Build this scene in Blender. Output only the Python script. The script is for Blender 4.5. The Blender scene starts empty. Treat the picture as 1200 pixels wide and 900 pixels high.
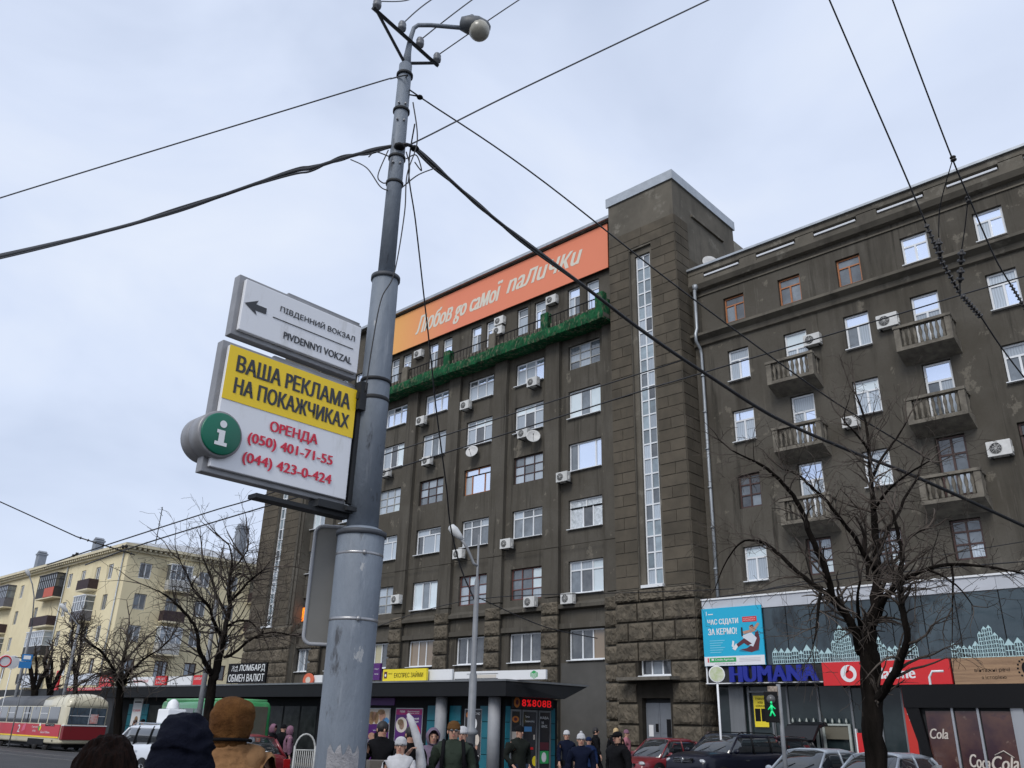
import bpy, bmesh, math, random
from mathutils import Vector, Matrix
import numpy as np
random.seed(7)
S = bpy.context.scene
COL = S.collection
PI = math.pi

# ---------------------------------------------------------------- camera
F = 985.0                                   # focal length in photo pixels (1200 wide)
H = 1.65                                    # eye height
_up = np.array([65., 2390., 985.]); _up /= np.linalg.norm(_up)
_l = np.array([-1145., 0., 985.]); _l[1] = -(_l[0]*_up[0]+_l[2]*_up[2])/_up[1]; _l /= np.linalg.norm(_l)
_X = -_l
_Y = -np.cross(_up, _X)
M = np.array([_X, _Y, _up])                 # camera (right, up, forward) -> world
cam_d = bpy.data.cameras.new('camera'); cam = bpy.data.objects.new('camera', cam_d); COL.objects.link(cam)
cam_d.sensor_width = 36; cam_d.lens = F/1200*36; cam_d.clip_start = 0.05; cam_d.clip_end = 5000
R = Matrix([[M[i][0], M[i][1], -M[i][2]] for i in range(3)]).to_4x4()
cam.matrix_world = Matrix.Translation((0, 0, H)) @ R
S.camera = cam

# ---------------------------------------------------------------- sky, sun, exposure
SUN_EL, SUN_AZ = math.radians(42), math.radians(163)       # azimuth of the sun measured from +Y clockwise
w = bpy.data.worlds.new('World'); S.world = w; w.use_nodes = True
nt = w.node_tree; N = nt.nodes; Lk = nt.links
bg = N['Background']
sky = N.new('ShaderNodeTexSky'); sky.sky_type = 'NISHITA'; sky.sun_disc = False
sky.sun_elevation = SUN_EL; sky.sun_rotation = SUN_AZ; sky.air_density = 1.0; sky.dust_density = 2.0
tc = N.new('ShaderNodeTexCoord')
mp = N.new('ShaderNodeMapping'); mp.inputs['Scale'].default_value = (1, 1, 2.2); mp.inputs['Location'].default_value = (0.3, 0.7, 0.1)
n1 = N.new('ShaderNodeTexNoise'); n1.inputs['Scale'].default_value = 2.1; n1.inputs['Detail'].default_value = 5; n1.inputs['Roughness'].default_value = 0.5; n1.inputs['Distortion'].default_value = 0.35
cr = N.new('ShaderNodeValToRGB')
cr.color_ramp.elements[0].position = 0.30; cr.color_ramp.elements[0].color = (4.9, 5.6, 7.1, 1)
cr.color_ramp.elements[1].position = 0.72; cr.color_ramp.elements[1].color = (7.3, 7.8, 8.7, 1)
e = cr.color_ramp.elements.new(0.5); e.color = (6.1, 6.8, 8.3, 1)
Lk.new(tc.outputs['Generated'], mp.inputs['Vector']); Lk.new(mp.outputs['Vector'], n1.inputs['Vector']); Lk.new(n1.outputs['Fac'], cr.inputs['Fac'])
mx = N.new('ShaderNodeMix'); mx.data_type = 'RGBA'; mx.inputs[0].default_value = 0.86   # a closed deck of cloud over the blue
Lk.new(sky.outputs['Color'], mx.inputs[6]); Lk.new(cr.outputs['Color'], mx.inputs[7])
Lk.new(mx.outputs[2], bg.inputs['Color']); bg.inputs['Strength'].default_value = 0.1
sd = bpy.data.lights.new('sun', 'SUN'); sd.energy = 1.35; sd.angle = math.radians(25); sd.color = (1.0, 0.97, 0.92)
so = bpy.data.objects.new('sun', sd); COL.objects.link(so)
sdir = Vector((math.sin(SUN_AZ)*math.cos(SUN_EL), math.cos(SUN_AZ)*math.cos(SUN_EL), math.sin(SUN_EL)))
so.rotation_euler = sdir.to_track_quat('Z', 'Y').to_euler()
S.view_settings.view_transform = 'Standard'; S.view_settings.look = 'None'; S.view_settings.gamma = 1
S.view_settings.exposure = 0.35
S.render.engine = 'CYCLES'

# ---------------------------------------------------------------- measuring helpers (photo pixel -> point on a real plane)
def ray(px, py): return M @ np.array([(px-600)/F, (450-py)/F, 1.0])
def on_z(px, py, z):
    r = ray(px, py); t = (z-H)/r[2]; return r[0]*t, r[1]*t
def at_dist(px, py, d):                     # point at horizontal distance d
    q = ray(px, py); t = d/math.hypot(q[0], q[1]); return Vector((q[0]*t, q[1]*t, H+q[2]*t))
class Plane:
    """a vertical plane through A and B; s runs from A to B, off is out towards the viewer's side"""
    def __init__(self, A, B):
        self.A = np.array(A, float); d = np.array(B, float)-self.A; self.len = np.linalg.norm(d); self.u = d/self.len
        self.n = np.array([self.u[1], -self.u[0]])
    def sz(self, px, py):
        q = ray(px, py); t = (self.A@self.n)/(q[0]*self.n[0]+q[1]*self.n[1])
        p = np.array([q[0]*t, q[1]*t]); return float((p-self.A)@self.u), float(H+q[2]*t)
    def p(self, s, z, off=0.0):
        v = self.A+self.u*s+self.n*off; return Vector((v[0], v[1], z))
    def shifted(self, off):
        return Plane(self.A+self.n*off, self.A+self.n*off+self.u*self.len)
def PY(Y): return Plane((0, Y), (1, Y))     # facing the street: s is simply X

# ---------------------------------------------------------------- materials
MATS = {}
def mat(name, col, rough=0.6, metal=0.0, spec=0.5, var=0.0, vscale=3.0, bump=0.0, bscale=40.0, col2=None, emit=0.0,
        coat=0.0, rnd=0.0, streak=0.0, stretch=(1, 1, 1), coords='Object', stains=None, wave=None):
    if name in MATS: return MATS[name]
    m = bpy.data.materials.new(name); m.use_nodes = True; MATS[name] = m
    nt = m.node_tree; N = nt.nodes; L = nt.links; b = N['Principled BSDF']
    b.inputs['Roughness'].default_value = rough; b.inputs['Metallic'].default_value = metal
    b.inputs['Specular IOR Level'].default_value = spec; b.inputs['Coat Weight'].default_value = coat
    b.inputs['Coat Roughness'].default_value = 0.03
    col = tuple(col)+(1,) if len(col) == 3 else col
    b.inputs['Base Color'].default_value = col
    tcn = N.new('ShaderNodeTexCoord')
    if coords == 'World':
        g = N.new('ShaderNodeNewGeometry'); vec = g.outputs['Position']
    else: vec = tcn.outputs[coords]
    mpn = N.new('ShaderNodeMapping'); mpn.inputs['Scale'].default_value = stretch; L.new(vec, mpn.inputs['Vector']); vec = mpn.outputs['Vector']
    out = None
    def mixin(prev, c2, fac):
        mxn = N.new('ShaderNodeMix'); mxn.data_type = 'RGBA'
        if prev is None: mxn.inputs[6].default_value = col
        else: L.new(prev, mxn.inputs[6])
        mxn.inputs[7].default_value = c2; L.new(fac, mxn.inputs[0]); return mxn.outputs[2]
    if var > 0 or col2 is not None:
        c2 = tuple(col2)+(1,) if col2 is not None else tuple(c*(1-var) for c in col[:3])+(1,)
        n = N.new('ShaderNodeTexNoise'); n.inputs['Scale'].default_value = vscale; n.inputs['Detail'].default_value = 6; n.inputs['Roughness'].default_value = 0.6
        L.new(vec, n.inputs['Vector'])
        r = N.new('ShaderNodeMapRange'); r.inputs[1].default_value = 0.35; r.inputs[2].default_value = 0.65; L.new(n.outputs['Fac'], r.inputs[0])
        out = mixin(out, c2, r.outputs[0])
    if stains:
        for (sc_, st_, lo, hi, c3) in stains:
            m2 = N.new('ShaderNodeMapping'); m2.inputs['Scale'].default_value = st_; L.new(vec, m2.inputs['Vector'])
            n = N.new('ShaderNodeTexNoise'); n.inputs['Scale'].default_value = sc_; n.inputs['Detail'].default_value = 8; n.inputs['Roughness'].default_value = 0.65
            L.new(m2.outputs['Vector'], n.inputs['Vector'])
            r = N.new('ShaderNodeMapRange'); r.inputs[1].default_value = lo; r.inputs[2].default_value = hi; L.new(n.outputs['Fac'], r.inputs[0])
            out = mixin(out, tuple(c3)+(1,), r.outputs[0])
    if wave:
        (axis, ws, c3, strength) = wave
        wv = N.new('ShaderNodeTexWave'); wv.bands_direction = axis; wv.inputs['Scale'].default_value = ws; wv.inputs['Distortion'].default_value = 3
        wv.inputs['Detail'].default_value = 2
        L.new(vec, wv.inputs['Vector'])
        r = N.new('ShaderNodeMath'); r.operation = 'MULTIPLY'; r.inputs[1].default_value = strength; L.new(wv.outputs['Fac'], r.inputs[0])
        out = mixin(out, tuple(c3)+(1,), r.outputs[0])
    if rnd > 0:
        oi = N.new('ShaderNodeObjectInfo'); hs = N.new('ShaderNodeHueSaturation')
        r = N.new('ShaderNodeMapRange'); r.inputs[3].default_value = 1-rnd; r.inputs[4].default_value = 1+rnd
        L.new(oi.outputs['Random'], r.inputs[0]); L.new(r.outputs[0], hs.inputs['Value'])
        if out is None: hs.inputs['Color'].default_value = col
        else: L.new(out, hs.inputs['Color'])
        out = hs.outputs['Color']
    if out is not None: L.new(out, b.inputs['Base Color'])
    if emit > 0:
        b.inputs['Emission Strength'].default_value = emit
        if out is not None: L.new(out, b.inputs['Emission Color'])
        else: b.inputs['Emission Color'].default_value = col
    if bump > 0:
        n = N.new('ShaderNodeTexNoise'); n.inputs['Scale'].default_value = bscale; n.inputs['Detail'].default_value = 8; n.inputs['Roughness'].default_value = 0.7
        L.new(vec, n.inputs['Vector'])
        bp = N.new('ShaderNodeBump'); bp.inputs['Strength'].default_value = min(1.0, bump); bp.inputs['Distance'].default_value = 0.02*max(1, bump)
        L.new(n.outputs['Fac'], bp.inputs['Height']); L.new(bp.outputs['Normal'], b.inputs['Normal'])
    return m

STUCCO = mat('stucco', (0.112, 0.103, 0.088), 0.95, spec=0.08, col2=(0.082, 0.074, 0.061), vscale=0.35, bump=0.5, bscale=30, coords='World',
             stains=[(0.9, (1, 1, 0.12), 0.52, 0.72, (0.048, 0.043, 0.036)), (3.2, (1, 1, 0.07), 0.60, 0.72, (0.140, 0.127, 0.108)), (2.6, (1, 1, 0.05), 0.57, 0.68, (0.050, 0.046, 0.039)), (1.3, (1, 1, 0.8), 0.62, 0.66, (0.155, 0.14, 0.115)), (9, (1, 1, 1), 0.5, 0.8, (0.08, 0.072, 0.058))])
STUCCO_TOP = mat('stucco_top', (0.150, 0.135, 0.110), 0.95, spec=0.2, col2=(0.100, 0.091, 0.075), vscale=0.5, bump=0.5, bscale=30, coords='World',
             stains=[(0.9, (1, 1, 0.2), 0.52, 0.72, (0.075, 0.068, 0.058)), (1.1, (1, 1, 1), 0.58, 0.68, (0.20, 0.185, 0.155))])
BLOCKM = mat('smooth_block', (0.116, 0.099, 0.076), 0.95, spec=0.08, col2=(0.082, 0.072, 0.057), vscale=0.9, bump=0.45, bscale=35, coords='World', rnd=0.10,
             stains=[(0.9, (1, 1, 0.16), 0.55, 0.8, (0.06, 0.053, 0.044))])
ROUGHM = mat('rough_stone', (0.150, 0.128, 0.098), 0.95, spec=0.08, col2=(0.075, 0.066, 0.052), vscale=2.6, bump=1.3, bscale=14, coords='World', rnd=0.12)
GROOVE = mat('groove_mortar', (0.045, 0.040, 0.033), 0.95, spec=0.1, var=0.3, vscale=2, coords='World')
RENDER_G = mat('grey_cement_render', (0.105, 0.102, 0.096), 0.95, spec=0.2, col2=(0.085, 0.083, 0.078), vscale=0.8, bump=0.4, bscale=30, coords='World')
YELLOW = mat('yellow_plaster', (0.78, 0.69, 0.46), 0.92, spec=0.2, col2=(0.70, 0.61, 0.40), vscale=0.3, bump=0.2, bscale=20, coords='World',
             stains=[(0.6, (1, 1, 0.2), 0.55, 0.8, (0.40, 0.34, 0.22))])
CREAM = mat('cream_trim', (0.70, 0.63, 0.45), 0.9, var=0.2, vscale=1, coords='World')
WPVC = mat('white_pvc', (0.72, 0.74, 0.76), 0.35, spec=0.4, rnd=0.05)
BROWNW = mat('brown_wood', (0.07, 0.035, 0.03), 0.55, var=0.3, vscale=8)
ORANGEW = mat('orange_wood', (0.42, 0.16, 0.06), 0.5, var=0.25, vscale=8)
OLDWHITE = mat('old_white_paint', (0.45, 0.45, 0.43), 0.6, var=0.3, vscale=6)
REDW = mat('red_brown_wood', (0.16, 0.055, 0.045), 0.55, var=0.3, vscale=8)
def pane_mat(name, c, c2=None, wave=None, metal=0.0, rnd=0.15, var=0, vs=2.0):
    return mat(name, c, 0.06 if wave is None else 0.3, metal=metal, spec=0.5, coat=1.0, rnd=rnd, col2=c2, wave=wave, vscale=vs, coords='World')
P_CURT = pane_mat('pane_with_curtain', (0.42, 0.48, 0.54), wave=('X', 3.0, (0.26, 0.30, 0.35), 0.7), rnd=0.22)
P_BLIND = pane_mat('pane_with_white_blind', (0.66, 0.74, 0.78), rnd=0.1, c2=(0.55, 0.64, 0.68), vs=1.0)
P_DARK = pane_mat('pane_dark_room', (0.035, 0.040, 0.048), rnd=0.4, c2=(0.09, 0.095, 0.10), vs=1.3)
P_MID = pane_mat('pane_grey_room', (0.16, 0.185, 0.21), rnd=0.35, c2=(0.09, 0.105, 0.12), vs=1.6)
P_SKY = mat('pane_mirror_sky', (0.72, 0.80, 0.95), 0.03, metal=0.75, spec=0.5, rnd=0.08)
P_FOIL = mat('pane_foil', (0.72, 0.76, 0.78), 0.25, metal=0.3, bump=3.0, bscale=4, col2=(0.45, 0.48, 0.5), vscale=5, coords='World')
P_BROWN = pane_mat('pane_brown_blind', (0.22, 0.16, 0.10), rnd=0.1)
P_YEL = pane_mat('pane_yellow_blind', (0.42, 0.38, 0.22), rnd=0.1)
P_ARCH = pane_mat('pane_stair', (0.27, 0.34, 0.38), rnd=0.4, c2=(0.17, 0.21, 0.24), vs=1.5)
BLACK = mat('black_paint', (0.006, 0.006, 0.007), 0.6, spec=.2)
DGREY = mat('dark_grey_metal', (0.030, 0.032, 0.035), 0.6, spec=.25, var=0.2)
WHITE = mat('white_paint', (0.75, 0.76, 0.77), 0.45)
ACW = mat('ac_casing', (0.62, 0.62, 0.60), 0.5, var=0.15, vscale=5, rnd=0.12)
CONC = mat('old_concrete', (0.16, 0.145, 0.12), 0.95, col2=(0.10, 0.09, 0.075), vscale=4, bump=0.8, bscale=25)
FLASH = mat('zinc_flashing', (0.42, 0.45, 0.48), 0.45, metal=0.5, var=0.2, vscale=2)
RUBBER = mat('rubber', (0.015, 0.015, 0.016), 0.8)
CABLE = mat('black_cable', (0.012, 0.012, 0.014), 0.6)

# ---------------------------------------------------------------- mesh helpers
ROOT = {}                                   # root name -> world location
def V(x, y, z): return Vector((x, y, z))
def tag(o, label, cat, group=None, kind=None):
    if label: o['label'] = label
    if cat: o['category'] = cat
    if group: o['group'] = group
    if kind: o['kind'] = kind
    return o
def thing(name, label, cat, loc=(0, 0, 0), rz=0.0, group=None):
    o = bpy.data.objects.new(name, None); COL.objects.link(o); o.location = loc; o.rotation_euler = (0, 0, rz)
    o.empty_display_size = 0.2
    return tag(o, label, cat, group)
def rootloc(o):
    v = Vector((0, 0, 0))
    while o is not None: v = v+o.location; o = o.parent
    return v
class MB:
    """collects faces, builds ONE mesh object. smooth=True shades smooth."""
    def __init__(self): self.v = []; self.f = []; self.m = []; self.mats = []; self.sm = []
    def mi(self, m):
        if m not in self.mats: self.mats.append(m)
        return self.mats.index(m)
    def add(self, vs, fs, m=None, smooth=False):
        k = len(self.v); self.v += [tuple(p) for p in vs]
        i = self.mi(m) if m is not None else 0
        for f in fs: self.f.append([a+k for a in f]); self.m.append(i); self.sm.append(smooth)
        return self
    def box(self, x0, x1, y0, y1, z0, z1, m=None, X=None):
        vs = [V(x, y, z) for z in (z0, z1) for y in (y0, y1) for x in (x0, x1)]
        if X is not None: vs = [X@p for p in vs]
        return self.add(vs, [(0, 2, 3, 1), (4, 5, 7, 6), (0, 1, 5, 4), (2, 6, 7, 3), (0, 4, 6, 2), (1, 3, 7, 5)], m)
    def pbox(self, P, s0, s1, z0, z1, o0, o1, m=None):
        vs = [P.p(s, z, o) for z in (z0, z1) for o in (o0, o1) for s in (s0, s1)]
        return self.add(vs, [(0, 1, 3, 2), (4, 6, 7, 5), (0, 4, 5, 1), (2, 3, 7, 6), (0, 2, 6, 4), (1, 5, 7, 3)], m)
    def quad(self, a, b, c, d, m=None): return self.add([a, b, c, d], [(0, 1, 2, 3)], m)
    def prism(self, pts, d, m=None):        # polygon (3D points) swept by vector d
        n = len(pts); d = Vector(d); a = [Vector(p) for p in pts]; b = [p+d for p in a]
        return self.add(a+b, [tuple(range(n))[::-1], tuple(range(n, 2*n))]+[(i, (i+1) % n, n+(i+1) % n, n+i) for i in range(n)], m)
    def tube(self, pts, r, n=8, m=None, smooth=True, caps=True):
        pts = [Vector(p) for p in pts]; rs = r if hasattr(r, '__len__') else [r]*len(pts)
        vs = []; prev = None
        for i, p in enumerate(pts):
            t = (pts[min(i+1, len(pts)-1)]-pts[max(i-1, 0)])
            if t.length < 1e-9: t = Vector((0, 0, 1))
            t.normalize()
            if prev is None:
                a = Vector((0, 0, 1)) if abs(t.z) < 0.9 else Vector((1, 0, 0)); x = t.cross(a).normalized()
            else:
                x = prev-t*prev.dot(t)
                if x.length < 1e-6: x = t.orthogonal()
                x.normalize()
            prev = x; y = t.cross(x)
            for k in range(n):
                a = 2*PI*k/n; vs.append(p+(x*math.cos(a)+y*math.sin(a))*rs[i])
        fs = [(i*n+k, i*n+(k+1) % n, (i+1)*n+(k+1) % n, (i+1)*n+k) for i in range(len(pts)-1) for k in range(n)]
        if caps: fs += [tuple(range(n))[::-1], tuple((len(pts)-1)*n+k for k in range(n))]
        return self.add(vs, fs, m, smooth)
    def lathe(self, prof, c=(0, 0, 0), n=16, m=None, axis=None, smooth=True):   # prof: (r, h) from bottom; axis: direction
        ax = Vector(axis or (0, 0, 1)).normalized(); a = Vector((0, 0, 1)) if abs(ax.z) < 0.9 else Vector((1, 0, 0))
        x = ax.cross(a).normalized(); y = ax.cross(x); c = Vector(c)
        vs = [c+ax*h+(x*math.cos(2*PI*k/n)+y*math.sin(2*PI*k/n))*max(r, 1e-4) for r, h in prof for k in range(n)]
        fs = [(i*n+k, i*n+(k+1) % n, (i+1)*n+(k+1) % n, (i+1)*n+k) for i in range(len(prof)-1) for k in range(n)]
        fs += [tuple(range(n))[::-1], tuple((len(prof)-1)*n+k for k in range(n))]
        return self.add(vs, fs, m, smooth)
    def ell(self, c, r, n=12, k=8, m=None, X=None):
        vs = []; c = Vector(c)
        for i in range(k+1):
            th = PI*i/k
            for j in range(n):
                ph = 2*PI*j/n; p = V(math.sin(th)*math.cos(ph)*r[0], math.sin(th)*math.sin(ph)*r[1], math.cos(th)*r[2])
                if X is not None: p = X@p
                vs.append(c+p)
        return self.add(vs, [(i*n+j, (i+1)*n+j, (i+1)*n+(j+1) % n, i*n+(j+1) % n) for i in range(k) for j in range(n)], m, True)
    def build(self, name, m=None, parent=None, local=False, bevel=0.0, fix=True):
        me = bpy.data.meshes.new(name)
        off = rootloc(parent) if (parent is not None and not local) else Vector((0, 0, 0))
        me.from_pydata([(p[0]-off.x, p[1]-off.y, p[2]-off.z) for p in self.v], [], self.f)
        if m is not None: me.materials.append(m)
        for q in self.mats:
            if q is not None and (m is None): me.materials.append(q)
        if m is None and self.mats:
            me.polygons.foreach_set('material_index', self.m)
        me.polygons.foreach_set('use_smooth', self.sm)
        if fix or bevel > 0:
            bm = bmesh.new(); bm.from_mesh(me)
            if bevel > 0:
                bmesh.ops.remove_doubles(bm, verts=bm.verts, dist=1e-5)
                ed = [e for e in bm.edges if len(e.link_faces) == 2 and e.calc_face_angle(0) > 0.6]
                bmesh.ops.bevel(bm, geom=ed, offset=bevel, segments=2, affect='EDGES', profile=0.6)
            bmesh.ops.recalc_face_normals(bm, faces=bm.faces); bm.to_mesh(me); bm.free()
        me.update()
        o = bpy.data.objects.new(name, me); COL.objects.link(o)
        if parent is not None: o.parent = parent
        return o
def inst(name, mesh, parent, loc, scale=(1, 1, 1), m=None, rot=None):
    """an object sharing `mesh`; loc is in world space when parents are unrotated"""
    o = bpy.data.objects.new(name, mesh); COL.objects.link(o); o.parent = parent
    o.location = Vector(loc)-(rootloc(parent) if parent is not None else Vector((0, 0, 0))); o.scale = scale
    if rot: o.rotation_euler = rot
    if m is not None:
        o.material_slots[0].link = 'OBJECT'; o.material_slots[0].material = m
    return o
def smooth_mesh(o, levels=1):
    o2 = o.modifiers.new('sub', 'SUBSURF'); o2.levels = levels; o2.render_levels = levels
def bake(o):
    dg = bpy.context.evaluated_depsgraph_get(); me = bpy.data.meshes.new_from_object(o.evaluated_get(dg)); o.modifiers.clear(); o.data = me
    return o
def copy_tree(o, parent=None):
    c = o.copy(); COL.objects.link(c); c.parent = parent
    for ch in list(o.children): copy_tree(ch, c)
    return c
_cb = MB().box(0, 1, 0, 1, 0, 1, WPVC).build('unit_cell', WPVC); UNIT = _cb.data; bpy.data.objects.remove(_cb)
UNIT.name = 'unit_block'

def wall_holes(mb, P, s0, s1, z0, z1, holes, off, depth, m=None):
    """a wall face at offset `off` with real openings, reveals going back by `depth`"""
    hs = [h for h in holes if h[0] < s1 and h[1] > s0]
    xs = sorted(set([s0, s1]+[min(max(h[i], s0), s1) for h in hs for i in (0, 1)]))
    for a, b in zip(xs, xs[1:]):
        if b-a < 1e-5: continue
        mid = (a+b)/2; zz = sorted((max(h[2], z0), min(h[3], z1)) for h in hs if h[0] < mid < h[1] and h[2] < z1 and h[3] > z0)
        z = z0
        for (ha, hb) in zz+[(z1, z1)]:
            if ha-z > 1e-5: mb.quad(P.p(a, z, off), P.p(b, z, off), P.p(b, ha, off), P.p(a, ha, off), m)
            z = max(z, hb)
    for (a, b, c, d) in hs:
        o0, o1 = off, off-depth
        mb.quad(P.p(a, c, o0), P.p(a, c, o1), P.p(a, d, o1), P.p(a, d, o0), m); mb.quad(P.p(b, c, o0), P.p(b, d, o0), P.p(b, d, o1), P.p(b, c, o1), m)
        mb.quad(P.p(a, c, o0), P.p(b, c, o0), P.p(b, c, o1), P.p(a, c, o1), m); mb.quad(P.p(a, d, o0), P.p(a, d, o1), P.p(b, d, o1), P.p(b, d, o0), m)

# text as real, thin geometry on a plane
def text_mesh(body, shear=0.0, bold=0.0, spacing=1.0):
    c = bpy.data.curves.new('t', 'FONT'); c.body = body; c.size = 1; c.shear = shear; c.offset = bold; c.space_character = spacing; c.resolution_u = 3
    c.align_x = 'LEFT'; c.space_line = 1.0
    o = bpy.data.objects.new('t', c); COL.objects.link(o)
    dg = bpy.context.evaluated_depsgraph_get(); dg.update(); me = bpy.data.meshes.new_from_object(o.evaluated_get(dg))
    bpy.data.objects.remove(o); bpy.data.curves.remove(c)
    vs = [v.co.copy() for v in me.vertices]; fs = [tuple(p.vertices) for p in me.polygons]; bpy.data.meshes.remove(me)
    return vs, fs
def text_on(mb, P, body, s0, s1, z0, z1, off, m, thick=0.0, rise=0.0, bold=0.0, **k):
    """text stretched to fill the box s0..s1 / z0..z1 of plane P"""
    if bold > 0.004:
        d_ = (z1-z0)*min(bold, .052)*1.3
        for i, q in enumerate((-1, 0, 1)):
            text_on(mb, P, body, s0+d_*q+d_, s1+d_*q-d_, z0+(d_*.3 if q == 0 else 0), z1-(d_*.3 if q == 0 else 0), off+.0004*i, m, thick, rise, 0.0, **k)
        return
    vs, fs = text_mesh(body, **k)
    if not vs: return
    ax, bx = min(v.x for v in vs), max(v.x for v in vs); ay, by = min(v.y for v in vs), max(v.y for v in vs)
    def T(v, o):
        u = (v.x-ax)/(bx-ax); return P.p(s0+u*(s1-s0), z0+(v.y-ay)/(by-ay)*(z1-z0)+rise*u, o)
    mb.add([T(v, off+thick) for v in vs], fs, m)
    if thick > 0:
        bnd = {}
        for f in fs:
            for a, b in zip(f, f[1:]+f[:1]):
                if (b, a) in bnd: del bnd[(b, a)]
                else: bnd[(a, b)] = 1
        for a, b in bnd:
            mb.add([T(vs[a], off+thick), T(vs[b], off+thick), T(vs[b], off), T(vs[a], off)], [(0, 1, 2, 3)], m)
def disc(mb, P, s, z, rs, rz, off, m, n=24, thick=0.0):
    pts = [P.p(s+rs*math.cos(2*PI*k/n), z+rz*math.sin(2*PI*k/n), off) for k in range(n)]
    if thick: nn = P.n; mb.prism(pts, (nn[0]*thick, nn[1]*thick, 0), m)
    else: mb.add(pts, [tuple(range(n))], m)
def poly(mb, P, pts, off, m): mb.add([P.p(s, z, off) for s, z in pts], [tuple(range(len(pts)))], m)
# ================================================================= GROUND
ASPH = mat('asphalt', (0.052, 0.052, 0.055), 0.85, col2=(0.038, 0.038, 0.040), vscale=0.6, bump=0.6, bscale=60, coords='World', stains=[(0.5, (1, 1, 1), 0.55, 0.7, (0.075, 0.075, 0.078))])
PAVE = mat('pavement_slabs', (0.085, 0.082, 0.08), 0.8, col2=(0.06, 0.058, 0.056), vscale=0.8, bump=0.4, bscale=40, coords='World')
def struct(mb, name, m): o = mb.build(name, m); o['kind'] = 'structure'; return o
struct(MB().quad(V(-1500, -1500, -0.124), V(1500, -1500, -0.124), V(1500, 1500, -0.124), V(-1500, 1500, -0.124)), 'ground', ASPH)
struct(MB().quad(V(-600, 9, -0.12), V(600, 9, -0.12), V(600, 24.8, -0.12), V(-600, 24.8, -0.12)), 'road', ASPH)
struct(MB().box(-600, 600, -20, 8.8, -0.2, -0.004), 'near_pavement', PAVE)
struct(MB().box(-62, 60, 25.0, 36.6, -0.2, 0.0), 'far_pavement', PAVE)
struct(MB().box(-300, -86, 25.0, 36.0, -0.2, 0.0), 'far_pavement', PAVE)
struct(MB().box(-600, 600, 8.803, 8.98, -0.2, 0.02), 'kerb', CONC)
struct(MB().box(-62, 60, 24.82, 24.997, -0.2, 0.02), 'kerb', CONC)
STEEL = mat('rail_steel', (0.22, 0.21, 0.2), 0.35, metal=0.8)
rb = MB()
for y in (17.2, 18.72, 21.1, 22.62): rb.box(-400, 200, y-0.035, y+0.035, -0.16, -0.105)
struct(rb, 'tram_rails', STEEL)

# ================================================================= WINDOWS
# a window type: list of vertical bars (fractions of width), transom bars and which panes exist; panes as fraction boxes
def wtype(cols, rows, extra=None):
    """cols: fractions where vertical bars sit; rows: list of (z fraction) full transoms; extra: cells override"""
    xs = [0]+cols+[1]; zs = [0]+rows+[1]; cells = []
    for j in range(len(zs)-1):
        for i in range(len(xs)-1): cells.append((xs[i], xs[i+1], zs[j], zs[j+1]))
    return cells
T3T = [(0, .33, 0, .72), (.33, .67, 0, .72), (.67, 1, 0, .72), (0, .33, .72, 1), (.33, .67, .72, 1), (.67, 1, .72, 1)]
T3W = [(0, .27, 0, .75), (.27, .75, 0, .75), (.75, 1, 0, .75), (0, .5, .75, 1), (.5, 1, .75, 1)]
T3 = [(0, .36, 0, 1), (.36, .66, 0, 1), (.66, 1, 0, 1)]
T3B = [(0, .26, 0, 1), (.26, .80, 0, 1), (.80, 1, 0, 1)]
T6 = wtype([.33, .67], [.33, .66])
T2T = [(0, .5, 0, .68), (.5, 1, 0, .68), (0, 1, .68, 1)]
T4O = wtype([.5], [.38, .70])
T2 = [(0, .5, 0, 1), (.5, 1, 0, 1)]
T1T = [(0, 1, 0, .7), (0, 1, .7, 1)]
FR = {}
def frame_mesh(cells, w, h, t, fm):
    key = (tuple(cells), round(w, 2), round(h, 2), fm.name)
    if key in FR: return FR[key]
    mb = MB(); d = 0.07; segs = set()
    for (a, b, c, e) in cells:
        for x in (a, b): segs.add(('v', round(x, 3), round(c, 3), round(e, 3)))
        for z in (c, e): segs.add(('h', round(z, 3), round(a, 3), round(b, 3)))
    k = 0
    for (o, p, q, r) in sorted(segs):
        k += 1; dd = d if o == 'v' else d-0.006
        if o == 'v':
            c0 = p*w; lo, hi = (c0, c0+t) if p == 0 else ((c0-t, c0) if p == 1 else (c0-t*.55, c0+t*.55))
            mb.box(lo, hi, -dd/2, dd/2, q*h+t*.3, r*h-t*.3)
        else:
            c0 = p*h; lo, hi = (c0, c0+t) if p == 0 else ((c0-t, c0) if p == 1 else (c0-t*.5, c0+t*.5))
            mb.box(q*w+.002, r*w-.002, -dd/2, dd/2, lo, hi)
    o = mb.build('tmp', fm); me = o.data; me.name = 'window_frame'; bpy.data.objects.remove(o); FR[key] = me; return me
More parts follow.
